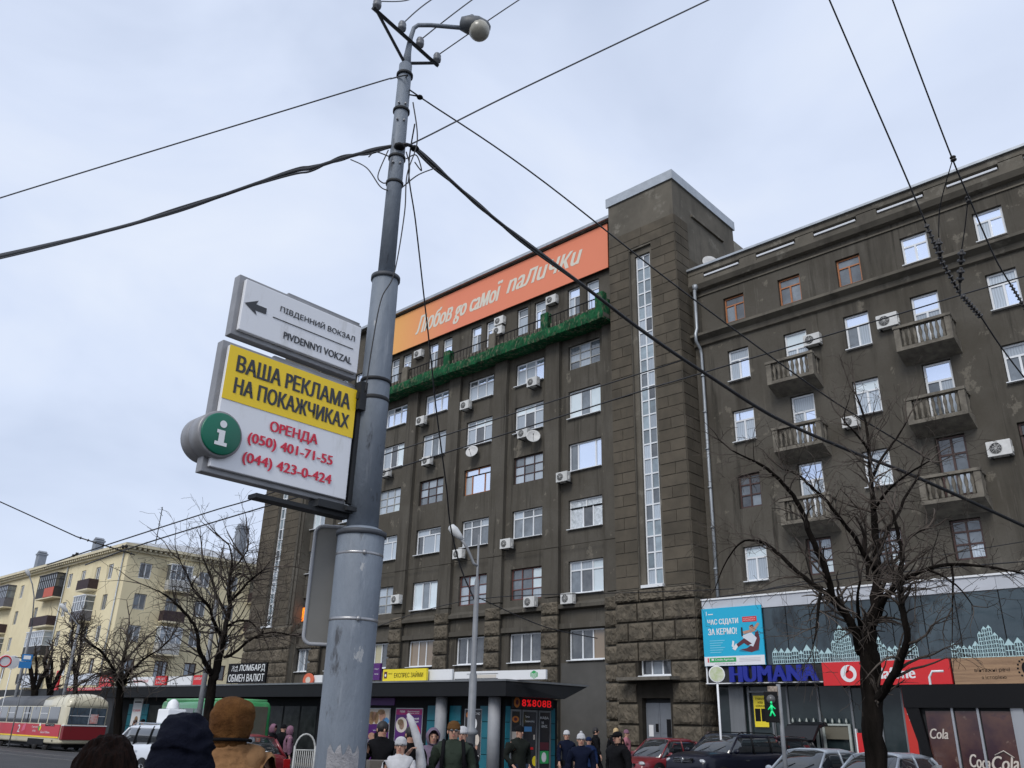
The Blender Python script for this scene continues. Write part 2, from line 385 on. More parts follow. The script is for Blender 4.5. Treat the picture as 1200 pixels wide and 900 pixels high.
def window(parent, P, s0, s1, z0, z1, off, cells, panes, fm=None, t=0.065, sill=None, name='window'):
    """P horizontal direction decides the rotation; off = plane of the glass"""
    fm = fm or WPVC; w_, h_ = s1-s0, z1-z0
    o = bpy.data.objects.new(name, frame_mesh(cells, w_, h_, t, fm)); COL.objects.link(o); o.parent = parent
    o.location = P.p(s0, z0, off)-rootloc(parent); rz = math.atan2(P.u[1], P.u[0]); o.rotation_euler = (0, 0, rz)
    for i, (a, b, c, d) in enumerate(cells):
        pm = panes[i % len(panes)]
        q = bpy.data.objects.new('pane', UNIT); COL.objects.link(q); q.parent = o
        q.location = (a*w_+t*.3, 0.012, c*h_+t*.3); q.scale = ((b-a)*w_-t*.6, 0.012, (d-c)*h_-t*.6)
        q.material_slots[0].link = 'OBJECT'; q.material_slots[0].material = pm
    if sill is not None:
        q = bpy.data.objects.new('sill', UNIT); COL.objects.link(q); q.parent = o
        q.location = (-0.04, -0.34, -0.05); q.scale = (w_+0.08, 0.30, 0.035)
        q.material_slots[0].link = 'OBJECT'; q.material_slots[0].material = sill
    return o
C, B_, D, G, K = P_CURT, P_BLIND, P_DARK, P_MID, P_SKY

# ================================================================= MAIN BUILDING
mainb = thing('apartment_building', 'tall dark brown apartment block with orange banner and green netted balcony under its roof', 'building', (-40, 35.5, 0))
PM = PY(35.6)
XR = [-26.55-4.25*k for k in range(7)]
ROWS = [(21.42, 22.95), (18.32, 20.05), (15.16, 16.83), (11.88, 13.55), (8.42, 10.17), (5.05, 6.62)]
OPEN = [(xr-2.33, xr, a, b) for xr in XR for (a, b) in ROWS]
ATT = [(-27.5, 0), (-28.95, 0), (-31.65, 0), (-33.15, 0), (-35.95, 0), (-37.35, 0), (-40.17, 0), (-41.6, 0), (-44.45, 0), (-45.8, 0), (-48.7, 0), (-50.1, 0), (-52.0, 0)]
ATTO = [(x, x+0.95, 25.0, 26.87) for x, _ in ATT]
wl = MB()
wall_holes(wl, PM, -53.7, -25.3, 0, 23.5, OPEN, 0, 0.24)
wall_holes(wl, PM, -53.7, -25.3, 23.5, 30.3, ATTO, 0, 0.24)
wl.build('wall', STUCCO, mainb)
MB().box(-53.7, -25.3, 35.62+0.25, 48, 0, 30.25).build('rear_mass', STUCCO, mainb)
pl = []
edges = [(-26.2, -25.32)]+[(xr-4.25+0.35, xr-2.33-0.52) for xr in XR[:-1]]+[(-53.68, XR[-1]-2.33-0.5)]
for (a, b) in edges:
    if b-a > 0.1: MB().box(a, b, 35.34, 35.603, 8.35, 23.45).build('pilaster', STUCCO, mainb)
for (a, b) in edges:
    MB().box(a+0.05, b-0.05, 35.36, 35.598, 0, 8.3).build('pilaster', STUCCO, mainb)
# ledges
led = MB()
for xr in XR:
    a, b = xr-2.33-0.5, xr+0.33
    MB().prism([V(a, 35.6, 7.6), V(a, 35.28, 7.68), V(a, 35.28, 7.86), V(a, 35.6, 8.06)], (b-a, 0, 0)).build('ledge', STUCCO, mainb)
    MB().box(a, b, 35.42, 35.597, 6.66, 6.92).build('lintel', STUCCO, mainb)
MB().box(-53.66, -25.34, 35.32, 35.34-0.001+0.003, 10.98, 11.01).build('string_line', GROOVE, mainb)
# rough stone blocks on the pilasters
def rough_mesh(seed, nx=13, nz=7):
    rnd = random.Random(seed); mb = MB(); g = {}
    for i in range(nx+1):
        for j in range(nz+1):
            e_ = min(i, nx-i, j, nz-j); y = -rnd.uniform(.70, 1.0) if e_ > 0 else -rnd.uniform(.50, .62)
            g[i, j] = len(mb.v); mb.v.append((i/nx+(rnd.uniform(-.35, .35)/nx if 0 < i < nx else 0), y, j/nz+(rnd.uniform(-.35, .35)/nz if 0 < j < nz else 0)))
    for i in range(nx):
        for j in range(nz): mb.f.append([g[i, j], g[i+1, j], g[i+1, j+1], g[i, j+1]]); mb.m.append(0); mb.sm.append(False)
    k = len(mb.v)
    mb.v += [(0, 0, 0), (1, 0, 0), (1, 0, 1), (0, 0, 1)]
    mb.f += [[k]+[k+1]+[g[i, 0] for i in range(nx, -1, -1)], [k+1, k+2]+[g[nx, j] for j in range(nz, -1, -1)],
             [k+2, k+3]+[g[i, nz] for i in range(0, nx+1)], [k+3, k]+[g[0, j] for j in range(0, nz+1)]]
    mb.m += [0]*4; mb.sm += [False]*4
    o = mb.build('stone_block', ROUGHM); me = o.data; bpy.data.objects.remove(o); return me
ROUGH = [rough_mesh(s) for s in range(6)]
def stone(parent, x, y, z, w_, h_, d=0.22, rot=0.0):
    o = inst('stone_block', random.choice(ROUGH), parent, (x, y, z), (w_, d, h_)); o.rotation_euler = (0, 0, rot); return o
for (a, b) in edges[:-1]:
    z = 8.1
    for h_ in [0.72]+[0.86]*8:
        if z-h_ < -0.1: break
        stone(mainb, a-0.04, 35.36, z-h_+0.05, b-a+0.08, h_-0.10, 0.20); z -= h_
# lower bay below the row-six windows: plain cement render patch
MB().box(-29.35, -26.15, 35.55, 35.597, 0.0, 4.95).build('render_patch', RENDER_G, mainb)
# windows of the main building: per column from right, rows from the top
WP = {
 0: [(T6, [G, C, G, C, C, G], OLDWHITE), (T3, [B_, G, B_], WPVC), (T3B, [G, K, K], WPVC), ([(0, .4, 0, .72), (.4, .7, 0, .72), (.7, 1, 0, .72), (0, .5, .72, 1), (.5, 1, .72, 1)], [P_FOIL, D, P_FOIL, P_FOIL, P_FOIL], WPVC), (T3T, [G, D, B_, C, C, B_], WPVC), (T3, [D, D, P_BROWN], WPVC)],
 1: [(T3T, [C, C, K, K, C, K], WPVC), (T3T, [C, D, C, B_, B_, C], WPVC), (T6, [C, C, C, C, G, C, G, C, C], BROWNW), (T3T, [G, G, G, C, G, G], WPVC), (T6, [D, G, C, G, G, B_, G, D, B_], REDW), (T3, [D, D, D], WPVC)],
 2: [(T3T, [C, C, C, D, K, K], WPVC), (T3T, [C, D, C, C, B_, B_], WPVC), (T3W, [C, K, K, K, K], ORANGEW), (T3T, [G, D, G, G, G, C], WPVC), (T6, [C, G, C, C, D, C, G, B_, G], REDW), (T3, [D, D, D], WPVC)],
 3: [(T3T, [K, K, K, C, K, K], WPVC), (T3, [C, G, C], WPVC), (T6, [G, G, G, C, G, C, G, C, G], BROWNW), (T3W, [D, C, C, C, G], WPVC), (T3, [B_, G, B_], WPVC), (T3, [P_BROWN, P_BROWN, P_BROWN], WPVC)],
 4: [(T3T, [K, K, K, C, D, K], WPVC), (T3, [C, D, B_], WPVC), (T6, [C, C, B_, C, C, C, C, C, C], OLDWHITE), (T3W, [C, C, C, C, C], WPVC), (T6, [C, G, C, C, C, C, D, C, C], OLDWHITE), (T3, [P_YEL, P_YEL, D], WPVC)],
 5: [(T3T, [G, C, C, K, C, C], WPVC), (T3, [C, G, B_], WPVC), (T3T, [C, C, G, C, C, G], WPVC), (T3W, [C, G, C, C, C], WPVC), (T3, [C, D, G], WPVC), (T3, [D, G, D], WPVC)],
 6: [(T3T, [K, C, K, C, K, C], WPVC), (T3, [C, G, C], WPVC), (T3, [C, B_, C], WPVC), (T3, [D, G, C], WPVC), (T6, [D, D, D, D, D, D, D, G, D], BROWNW), (T3, [G, C, G], WPVC)]}
for k, xr in enumerate(XR):
    for (cells, pn, fm), (a, b) in zip(WP[k], ROWS):
        big = fm is WPVC
        wo = window(mainb, PM, xr-2.31, xr-0.02, a+0.03, b-0.02, -0.17, cells, pn, fm, 0.07 if big else 0.05, sill=WPVC if big else None)
# the lit orange advert in the lowest-left window
LIT = mat('lit_red_advert', (0.9, 0.09, 0.01), 0.4, col2=(1.0, 0.35, 0.02), vscale=6, emit=0.9, coords='World')
xr = XR[6]
tag(MB().box(xr-2.2, xr-0.3, 35.70, 35.73, 8.55, 9.5).build('window_advert', LIT), 'glowing red and orange advert shining in a window left of the pole', 'advert')
for i, (x, _) in enumerate(ATT):
    window(mainb, PM, x+0.02, x+0.93, 25.02, 26.85, -0.17, T2T if i % 3 else T1T, [C, G, K] if i % 2 else [K, C, C], WPVC, 0.06)
# roof edge
MB().box(-53.9, -25.3, 35.22, 35.6, 30.2, 30.3).build('cornice', STUCCO, mainb)
MB().box(-53.9, -25.3, 35.02, 35.7, 30.302, 30.5).build('roof_flashing', FLASH, mainb)
# banner
BAN = bpy.data.materials.new('orange_banner'); BAN.use_nodes = True
nt = BAN.node_tree; b = nt.nodes['Principled BSDF']; b.inputs['Roughness'].default_value = 0.6
g = nt.nodes.new('ShaderNodeNewGeometry'); sx = nt.nodes.new('ShaderNodeSeparateXYZ'); mr = nt.nodes.new('ShaderNodeMapRange')
mr.inputs[1].default_value = -46.5; mr.inputs[2].default_value = -25.6
r_ = nt.nodes.new('ShaderNodeValToRGB'); r_.color_ramp.elements[0].color = (0.80, 0.42, 0.10, 1); r_.color_ramp.elements[1].color = (0.74, 0.22, 0.115, 1)
e = r_.color_ramp.elements.new(0.35); e.color = (0.76, 0.23, 0.125, 1)
nt.links.new(g.outputs['Position'], sx.inputs[0]); nt.links.new(sx.outputs['X'], mr.inputs[0]); nt.links.new(mr.outputs[0], r_.inputs[0]); nt.links.new(r_.outputs[0], b.inputs['Base Color'])
banner = thing('banner', 'long orange banner with white script lettering below the roof edge', 'banner', (-36, 35.3, 27.1))
PB = PY(35.3)
MB().box(-46.5, -25.62, 35.3, 35.36, 27.12, 30.14).build('canvas', BAN, banner)
LT = mat('banner_lettering', (0.66, 0.62, 0.52), 0.6)
tm = MB(); text_on(tm, PB, 'Любoв go caмoї', -42.9, -34.2, 27.55, 29.42, 0.012, LT, shear=0.42, bold=0.022)
text_on(tm, PB, 'naлuчкu', -33.9, -27.5, 28.2, 29.3, 0.012, LT, shear=0.42, bold=0.03)
tm.build('lettering', LT, banner)

# green netted long balcony
GREEN = mat('green_net', (0.016, 0.115, 0.045), 0.9, spec=.1, col2=(0.012, 0.045, 0.024), vscale=2.2, bump=1.5, bscale=25, coords='World', stains=[(5.0, (1, 1, .5), 0.53, 0.60, (0.11, 0.13, 0.08))])
OLDPL = mat('balustrade_plaster', (0.17, 0.15, 0.115), 0.9, var=0.4, vscale=2, bump=0.8, bscale=15, coords='World')
bal = MB()
MB().box(-53.5, -25.4, 34.45, 35.598, 23.52, 23.78).build('balcony_slab', STUCCO, mainb)
gn = MB(); rr = random.Random(3)
xs = [-53.5+0.14*i for i in range(202)]; prev = None
rows_ = [(34.75, 23.36), (34.45, 23.42), (34.41, 23.62), (34.43, 23.9), (34.46, 24.08)]
for i, x in enumerate(xs):
    x = min(x, -25.42)
    cur = [V(x, y+rr.uniform(-.035, .035), z+(rr.uniform(-.03, .03) if j_ < 4 else .07*math.sin(x*.9)+rr.uniform(-.03, .02))) for j_, (y, z) in enumerate(rows_)]
    if prev:
        for j in range(4): gn.quad(prev[j], cur[j], cur[j+1], prev[j+1])
        gn.quad(V(prev[0].x, 35.59, 23.44), V(cur[0].x, 35.59, 23.44), cur[0], prev[0])
    prev = cur
gn.quad(V(-25.42, 34.4, 23.42), V(-25.42, 35.59, 23.42), V(-25.42, 35.59, 24.9), V(-25.42, 34.46, 24.7))
gn.build('green_netting', GREEN, mainb)
for i, x in enumerate([-29.9, -34.3, -38.5, -42.8, -47.1, -51.3, -25.75]):
    MB().box(x-0.28, x+0.28, 34.5, 34.9, 23.78, 25.15).build('balustrade_post', GREEN if i % 2 == 0 else OLDPL, mainb)
for i in range(6):
    x0 = [-29.6, -34.0, -38.2, -42.5, -46.8, -51.0][i]; x1 = [-26.05, -30.2, -34.6, -38.8, -43.1, -47.4][i]
    rl = MB(); rl.box(x0, x1, 34.6, 34.66, 24.85, 24.9)
    nbar = 12
    for j in range(nbar+1): xx = x0+(x1-x0)*j/nbar; rl.box(xx-.012, xx+.012, 34.62, 34.645, 23.8, 24.85)
    rl.build('railing', BLACK, mainb)
    rl = MB(); x = x0
    while x < x1-0.15: rl.lathe([(.07, 0), (.09, .15), (.05, .3), (.09, .5), (.07, .62)], (x+0.1, 34.76, 23.79), 6); x += 0.34
    o = rl.build('balusters', OLDPL, mainb)

# ================================================================= STAIR TOWERS
def block_rows(parent, rects, z0, z1, face, fixed, pitch=0.6):
    """flat stones in courses. rects: list of (a,b) intervals along the face; face 'f' (front, y=fixed) or 's' (side, x=fixed)"""
    n = round((z1-z0)/pitch); p = (z1-z0)/n
    for j in range(n):
        for (a, b) in rects:
            cuts = [a, b] if (j % 2 == 0 and b-a < 2.2) else [a, (a+b)/2+random.uniform(-.12, .12), b]
            if j % 4 == 3 and b-a < 2.2: cuts = [a, a+(b-a)*0.42, b]
            for c, d in zip(cuts, cuts[1:]):
                pr = random.uniform(0.030, 0.042)
                if face == 'f': inst('block', UNITB, parent, (c+.015, fixed-pr, z0+j*p+.02), (d-c-.03, pr+.02, p-.04))
                else: inst('block', UNITB, parent, (fixed-.02, c+.015, z0+j*p+.02), (pr+.02, d-c-.03, p-.04))
_cb = MB().box(0, 1, 0, 1, 0, 1).build('unit', BLOCKM, bevel=0.0); UNITB = _cb.data; bpy.data.objects.remove(_cb)

def stair_strip(parent, P, s0, s1, z0, z1, off, rows, opened=()):
    cells = []
    for j in range(rows):
        for i in range(2): cells.append((i/2, (i+1)/2, j/rows, (j+1)/rows))
    pans = [random.choice([P_ARCH, P_ARCH, P_ARCH, G, C]) for _ in cells]
    for j in opened: pans[j] = D
    return window(parent, P, s0, s1, z0, z1, off, cells, pans, WPVC, 0.07, name='stair_window')

tower = thing('stair_tower', 'tall rusticated stair tower with narrow glazed strip between the banner facade and the right wing', 'tower', (-23, 36, 0))
PT = PY(35.0)
TX0, TX1 = -25.3, -20.85
tw = MB()
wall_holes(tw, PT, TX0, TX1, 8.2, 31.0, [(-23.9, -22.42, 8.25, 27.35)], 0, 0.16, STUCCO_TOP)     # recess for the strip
PT2 = PT.shifted(-0.16)
wall_holes(tw, PT2, -23.9, -22.42, 8.25, 27.35, [(-23.62, -22.62, 8.35, 26.95)], 0, 0.25)
wall_holes(tw, PT, TX0, TX1, 0, 8.2, [(-24.12, -22.32, 4.18, 5.62), (-23.99, -22.42, 0, 3.2)], 0, 0.5, GROOVE)
tw.quad(V(TX1, 35, 0), V(TX1, 42, 0), V(TX1, 42, 31), V(TX1, 35, 31))
tw.quad(V(TX0, 35, 0), V(TX0, 35, 31), V(TX0, 42, 31), V(TX0, 42, 0))
tw.quad(V(TX0, 42, 0), V(TX0, 42, 31), V(TX1, 42, 31), V(TX1, 42, 0))
tw.quad(V(TX0, 35, 31), V(TX1, 35, 31), V(TX1, 42, 31), V(TX0, 42, 31))
tw.build('core_wall', None, tower)
block_rows(tower, [(-25.3, -23.92), (-22.40, -20.85)], 8.25, 27.45, 'f', 35.0)
block_rows(tower, [(-25.3, -20.85)], 27.45, 28.65, 'f', 35.0)
block_rows(tower, [(35.02, 36.42)], 8.25, 28.65, 's', TX1)
block_rows(tower, [(36.42, 38.6)], 25.7, 26.4, 's', TX1)
stair_strip(tower, PT, -23.60, -22.64, 8.38, 26.92, -0.30, 23, opened=(17, 25, 35))
MB().box(-23.75, -22.5, 34.86, 35.2, 8.22, 8.36).build('sill', WPVC, tower)
# base stones
z = 8.2
for r, h_ in enumerate([0.62]+[0.92]*8):
    z -= h_
    if z < 3.3 or True:
        if z+h_ > 5.7: segs = [(-25.36, -24.05), (-24.05, -22.55), (-22.55, -20.8)] if r % 2 else [(-25.36, -24.6), (-24.6, -23.2), (-23.2, -21.95), (-21.95, -20.8)]
        elif z+h_ > 3.25: segs = [(-25.36, -24.2), (-22.25, -20.8)]
        else: segs = [(-25.36, -24.12), (-22.3, -20.8)]
        if r == 0: segs = [(-25.36, -23.9), (-23.9, -22.5), (-22.5, -20.8)]
        for a, b_ in segs: stone(tower, a+0.03, 35.02, z+0.04, b_-a-0.08, h_-0.10, 0.17 if r else 0.24)
        stone(tower, TX1-0.02, 35.0, z+0.04, 1.4, h_-0.08, 0.10, rot=PI/2)
window(tower, PT, -24.1, -22.34, 4.2, 5.6, -0.30, wtype([.33, .67], [.5]), [D, G, D, D, D, G], WPVC, 0.06, sill=WPVC)
# entrance canopy slab and door
MB().prism([V(-24.75, 35.0, 3.98), V(-24.75, 34.05, 3.94), V(-24.75, 34.05, 4.08), V(-24.75, 35.0, 4.14)], (2.95, 0, 0)).build('entrance_canopy', CONC, tower)
DOORM = mat('grey_door_paint', (0.165, 0.18, 0.205), 0.5, var=0.1)
for a, b_ in [(-23.97, -23.22), (-23.2, -22.44)]:
    d_ = MB().box(a, b_, 35.3, 35.36, 0.02, 3.0).build('door', DOORM, tower)
    MB().box(a+.08, b_-.08, 35.285, 35.3-0.001, 1.7, 2.85).build('door_panel', DOORM, d_); MB().box(a+.08, b_-.08, 35.285, 35.3-0.001, 0.2, 1.5).build('door_panel', DOORM, d_)
MB().box(-22.85, -22.62, 35.27, 35.284, 1.55, 2.3).build('door_hatch', BLACK, tower)
MB().box(-23.45, -23.3, 35.27, 35.284, 1.75, 2.1).build('door_hatch', BLACK, tower)
tag(MB().box(-23.82, -23.58, 35.27, 35.284, 1.55, 2.05).build('paper_notice', WHITE), 'white paper notice taped on the grey tower door', 'notice')
MB().box(-23.35, -23.1, 35.2, 35.5, 3.3, 3.45).build('door_lamp', OLDWHITE, tower)
MB().box(-23.97, -22.44, 35.36, 35.48, 3.0, 3.2).build('door_transom', DGREY, tower)
# parapet flashing
fl = MB(); fl.box(TX0-.12, TX1+.1, 34.9, 35.02, 30.95, 31.55); fl.box(TX1-.02, TX1+.1, 35.02, 42.1, 30.95, 31.55); fl.build('roof_flashing', FLASH, tower)
MB().box(-20.86, -20.72, 36.9, 40.5, 29.35, 29.5).build('string_course', STUCCO_TOP, tower)
# rear part behind the tower with pale plaster patch
MB().box(-21.4, -20.84, 42.0, 47.5, 24, 30.2).build('rear_wall', mat('patched_plaster', (0.30, 0.28, 0.23), 0.9, col2=(0.16, 0.15, 0.13), vscale=0.7, coords='World'), tower)

ltower = thing('stair_tower', 'narrow far stair tower seen left of the utility pole beside the yellow house', 'tower', (-57, 36, 0))
lw = MB()
LX0, LX1 = -59.75, -53.75
wall_holes(lw, PT, LX0, LX1, 8.2, 31.0, [(-57.55, -56.5, 8.3, 27.0)], 0, 0.3)
lw.quad(V(LX0, 35, 0), V(LX1, 35, 0), V(LX1, 35, 8.2), V(LX0, 35, 8.2))
lw.quad(V(LX1, 35, 0), V(LX1, 42, 0), V(LX1, 42, 31), V(LX1, 35, 31)); lw.quad(V(LX0, 35, 0), V(LX0, 35, 31), V(LX0, 42, 31), V(LX0, 42, 0))
lw.quad(V(LX0, 35, 31), V(LX1, 35, 31), V(LX1, 42, 31), V(LX0, 42, 31)); lw.quad(V(LX0, 42, 0), V(LX0, 42, 31), V(LX1, 42, 31), V(LX1, 42, 0))
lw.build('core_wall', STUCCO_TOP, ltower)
block_rows(ltower, [(-59.75, -57.6), (-56.45, -54.6)], 8.25, 24.45, 'f', 35.0)
stair_strip(ltower, PT, -57.52, -56.53, 8.35, 26.95, -0.25, 23)
for a in (-54.5, -54.05): MB().box(a, a+0.28, 34.9, 35.02, 8.3, 30.9).build('pilaster', STUCCO, ltower)
MB().box(-57.7, -56.4, 34.86, 35.2, 8.2, 8.33).build('sill', WPVC, ltower)
z = 8.15
for r, h_ in enumerate([0.62]+[0.92]*8):
    z -= h_
    cuts = [-59.85, -58.2, -56.7, -55.2, -53.7] if r % 2 else [-59.85, -59.1, -57.4, -55.9, -54.5, -53.7]
    for a, b_ in zip(cuts, cuts[1:]): stone(ltower, a+0.03, 35.02, z+0.04, b_-a-0.06, h_-0.08, 0.22)

# ================================================================= RIGHT WING
wing = thing('apartment_building', 'dark brown six storey wing with stone balconies above the glass shopfront', 'building', (-10, 37, 0))
PW = PY(36.45); WX0, WX1 = -20.83, 6.0
WC = [-18.98, -15.9, -12.9, -9.85, -6.75, -3.65, -0.55, 2.5]
WR = [(18.36, 20.1), (15.1, 16.78), (11.77, 13.43), (8.3, 9.93)]
bcols = (1, 3, 5)
wh = [(x, x+1.17, 21.7, 23.18) for x in WC]
for i, x in enumerate(WC):
    for j, (a, b_) in enumerate(WR): wh.append((x, x+1.17, a-(0.9 if (i in bcols and j < 3) else 0), b_))
ww = MB(); wall_holes(ww, PW, WX0, WX1, 7.0, 24.4, wh, 0, 0.24)
ww.quad(V(WX0, 36.45, 0), V(WX1, 36.45, 0), V(WX1, 36.45, 7), V(WX0, 36.45, 7))
ww.build('wall', STUCCO, wing)
MB().box(WX0+.01, WX1, 36.7, 48, 0, 25.3).build('rear_mass', STUCCO, wing)
# cornice between storeys and the top cornice with its open slots
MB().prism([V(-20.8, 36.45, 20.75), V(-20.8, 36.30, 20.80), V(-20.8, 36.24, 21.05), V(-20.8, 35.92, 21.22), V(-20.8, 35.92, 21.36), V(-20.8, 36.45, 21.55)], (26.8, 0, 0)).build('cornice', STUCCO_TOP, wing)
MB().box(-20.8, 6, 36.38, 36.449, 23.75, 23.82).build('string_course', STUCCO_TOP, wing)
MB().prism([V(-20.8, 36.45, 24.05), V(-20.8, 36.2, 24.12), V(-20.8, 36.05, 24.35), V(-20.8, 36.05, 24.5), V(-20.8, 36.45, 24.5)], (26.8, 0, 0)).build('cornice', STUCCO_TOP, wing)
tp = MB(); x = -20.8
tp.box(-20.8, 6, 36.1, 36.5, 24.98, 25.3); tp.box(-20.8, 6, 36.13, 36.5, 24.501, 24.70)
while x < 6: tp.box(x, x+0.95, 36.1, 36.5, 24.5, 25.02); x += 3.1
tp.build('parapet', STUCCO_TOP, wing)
MB().box(-20.82, 6.02, 35.98, 36.6, 25.3, 25.42).build('roof_flashing', FLASH, wing)
OLDW = mat('dirty_snow_white', (0.6, 0.62, 0.65), 0.6)
x = -20.8
while x < 4: MB().box(x+1.0, x+3.05, 36.06, 36.3, 24.702, 24.80).build('parapet_flashing', OLDW, wing); x += 3.1
for i, x in enumerate(WC):
    if i < 3: window(wing, PW, x+.02, x+1.15, 21.72, 23.16, -0.17, T2T, [G, G, G] if i else [G, D, D], ORANGEW, 0.07)
    else: window(wing, PW, x+.02, x+1.15, 21.72, 23.16, -0.17, T2T, [K, K, K] if i % 2 else [C, K, K], WPVC, 0.08, sill=WPVC)
    for j, (a, b_) in enumerate(WR):
        key = (i, j)
        fm, pn, cells, t = WPVC, [[C, K, C], [C, C, K], [G, C, K], [C, C, B_]][(i*3+j) % 4], T2T, 0.08
        if key == (0, 2): fm, pn, cells, t = BROWNW, [D, G, G, D, D, D], T4O, 0.07
        if key in ((1, 3), (2, 3)): fm, pn, cells, t = BROWNW, [G, B_, G, C, D, C], T4O, 0.07
        if key == (2, 2): pn = [C, B_, C]
        if key in ((3, 2), (3, 3)): fm, pn, cells, t = BROWNW, [G, C, G, G, D, G], T4O, 0.08
        if key == (4, 1): pn = [G, D, C]
        if key == (4, 2): fm, pn = BROWNW, [D, G, D]
        aa = a-(0.9 if (i in bcols and j < 3) else 0)
        window(wing, PW, x+.02, x+1.15, aa+.03, b_-.02, -0.17, cells, pn, fm, t, sill=(WPVC if fm is WPVC and aa == a else None))
# balconies, each a part with slab, rail, posts and balusters
BCON = mat('balcony_concrete', (0.205, 0.185, 0.15), 0.95, col2=(0.11, 0.098, 0.08), vscale=2.5, bump=1.2, bscale=18, coords='World')
def balcony(parent, x0, x1, zf, y0=36.44, dep=0.95):
    yf = y0-dep
    sl = MB(); sl.prism([V(x0, y0, zf-.55), V(x0, y0-.35, zf-.42), V(x0, yf, zf-.16), V(x0, yf, zf), V(x0, y0, zf)], (x1-x0, 0, 0))
    s = sl.build('balcony', BCON, parent)
    for xx in (x0, x1-.24): MB().box(xx, xx+.24, yf+.01, yf+.25, zf+.001, zf+.9).build('post', BCON, s)
    MB().box(x0-.03, x1+.03, yf-.03, yf+.26, zf+.901, zf+1.02).build('rail', BCON, s)
    for xx in (x0+.02, x1-.18): MB().box(xx, xx+.16, yf+.262, y0, zf+.9, zf+1.0).build('rail', BCON, s)
    n = 8
    for i in range(n):
        xx = x0+.24+(x1-x0-.48)*(i+.5)/n
        MB().lathe([(.06, 0), (.075, .1), (.045, .3), (.085, .55), (.045, .8), (.06, .9)], (xx, yf+.13, zf+.001), 6).build('baluster', BCON, s)
    for xx in (x0+.1, x1-.1):
        for k in range(2): MB().lathe([(.06, 0), (.075, .1), (.045, .3), (.085, .55), (.045, .8), (.06, .9)], (xx, yf+.42+.26*k, zf+.001), 6).build('baluster', BCON, s)
for c in (1, 3, 5):
    for (zf) in (17.42, 14.05, 10.62): balcony(wing, WC[c]-.62, WC[c]+1.70, zf)
# drainpipe
dp = MB(); pp = [V(-20.4, 36.3, z) for z in (7.5, 12, 16, 20.3)]+[V(-20.4, 36.2, 20.6), V(-20.4, 35.84, 20.9), V(-20.4, 35.82, 21.3), V(-20.4, 36.0, 21.7), V(-20.4, 36.0, 24.0)]
dp.tube(pp, 0.085, 10); dp.lathe([(.09, 0), (.16, .2), (.16, .35)], (-20.4, 36.1, 24.0), 10)
for z in (9, 11, 13, 15, 17, 19): dp.lathe([(.105, 0), (.105, .06)], (-20.4, 36.25, z), 10)
dp.build('drainpipe', FLASH, wing)
# ================================================================= GLASS SHOPFRONT UNDER THE RIGHT WING
GLASSD = mat('shop_glass', (0.022, 0.036, 0.046), 0.05, spec=0.5, col2=(0.055, 0.080, 0.095), vscale=0.35, coords='World', rnd=0.12, stains=[(0.5, (1.6, 1, 0.7), 0.52, 0.62, (0.012, 0.018, 0.022))])
GLASSL = mat('street_glass', (0.010, 0.018, 0.020), 0.08, spec=0.35, col2=(0.03, 0.042, 0.045), vscale=0.6, coords='World', rnd=0.2)
FASC = mat('white_cladding', (0.50, 0.52, 0.56), 0.4, rnd=0.05, var=0.1, vscale=1)
GREYM = mat('grey_metal', (0.20, 0.21, 0.22), 0.45, metal=0.3, var=0.2)
RED = mat('sign_red', (0.62, 0.018, 0.022), 0.4)
CYAN = mat('poster_cyan', (0.01, 0.40, 0.62), 0.45)
MINT = mat('mint_sticker', (0.42, 0.60, 0.62), 0.6)
BLUE = mat('letter_blue', (0.008, 0.018, 0.26), 0.35)
YEL = mat('poster_yellow', (0.82, 0.66, 0.03), 0.5)
SKIN = mat('skin', (0.48, 0.27, 0.19), 0.55, var=0.15, vscale=12)
MAROON = mat('print_maroon', (0.10, 0.02, 0.03), 0.5)
PGREEN = mat('print_green', (0.03, 0.35, 0.10), 0.5)
PURPLE = mat('poster_purple', (0.085, 0.015, 0.15), 0.4)
MAGENTA = mat('poster_magenta', (0.33, 0.01, 0.13), 0.4)
shop = thing('shopfront', 'two storey glass shopfront with white fascia along the foot of the right wing', 'shopfront', (-10, 35, 0))
PS = PY(34.9)
SX0, SX1 = -20.45, 6.0
xs = [SX0, -19.9, -18.9, -17.5, -16.45, -15.4, -14.3, -13.2, -12.1, -10.9, -9.7, -8.2, -6.6, -5.0, -3.4, -1.8, -0.2, 1.4, 3.0, 4.5, SX1]
for a, b in zip(xs, xs[1:]):
    inst('cladding_panel', UNIT, shop, (a+.006, 34.88, 6.86), (b-a-.012, 0.06, 0.50), FASC)
    inst('upper_pane', UNIT, shop, (a+.02, 34.93, 4.5), (b-a-.04, 0.02, 2.35), GLASSD)
MB().box(SX0, SX1, 34.95, 36.44, 7.2, 7.34).build('roof_slab', FLASH, shop)
MB().box(SX0, SX1, 34.82, 35.1, 7.36, 7.43).build('roof_edge', WHITE, shop)
MB().box(SX0+.01, SX1, 34.96, 35.9, 3.7, 4.48).build('floor_band', DGREY, shop)
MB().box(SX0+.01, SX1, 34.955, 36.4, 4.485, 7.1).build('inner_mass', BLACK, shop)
MB().box(SX0, -15.1, 34.85, 34.95, 3.76, 3.80).build('white_strip', WHITE, shop)
MB().box(SX0+.02, SX0+.08, 34.9, 34.955, 3.8, 4.5).build('strip_frame', WHITE, shop)
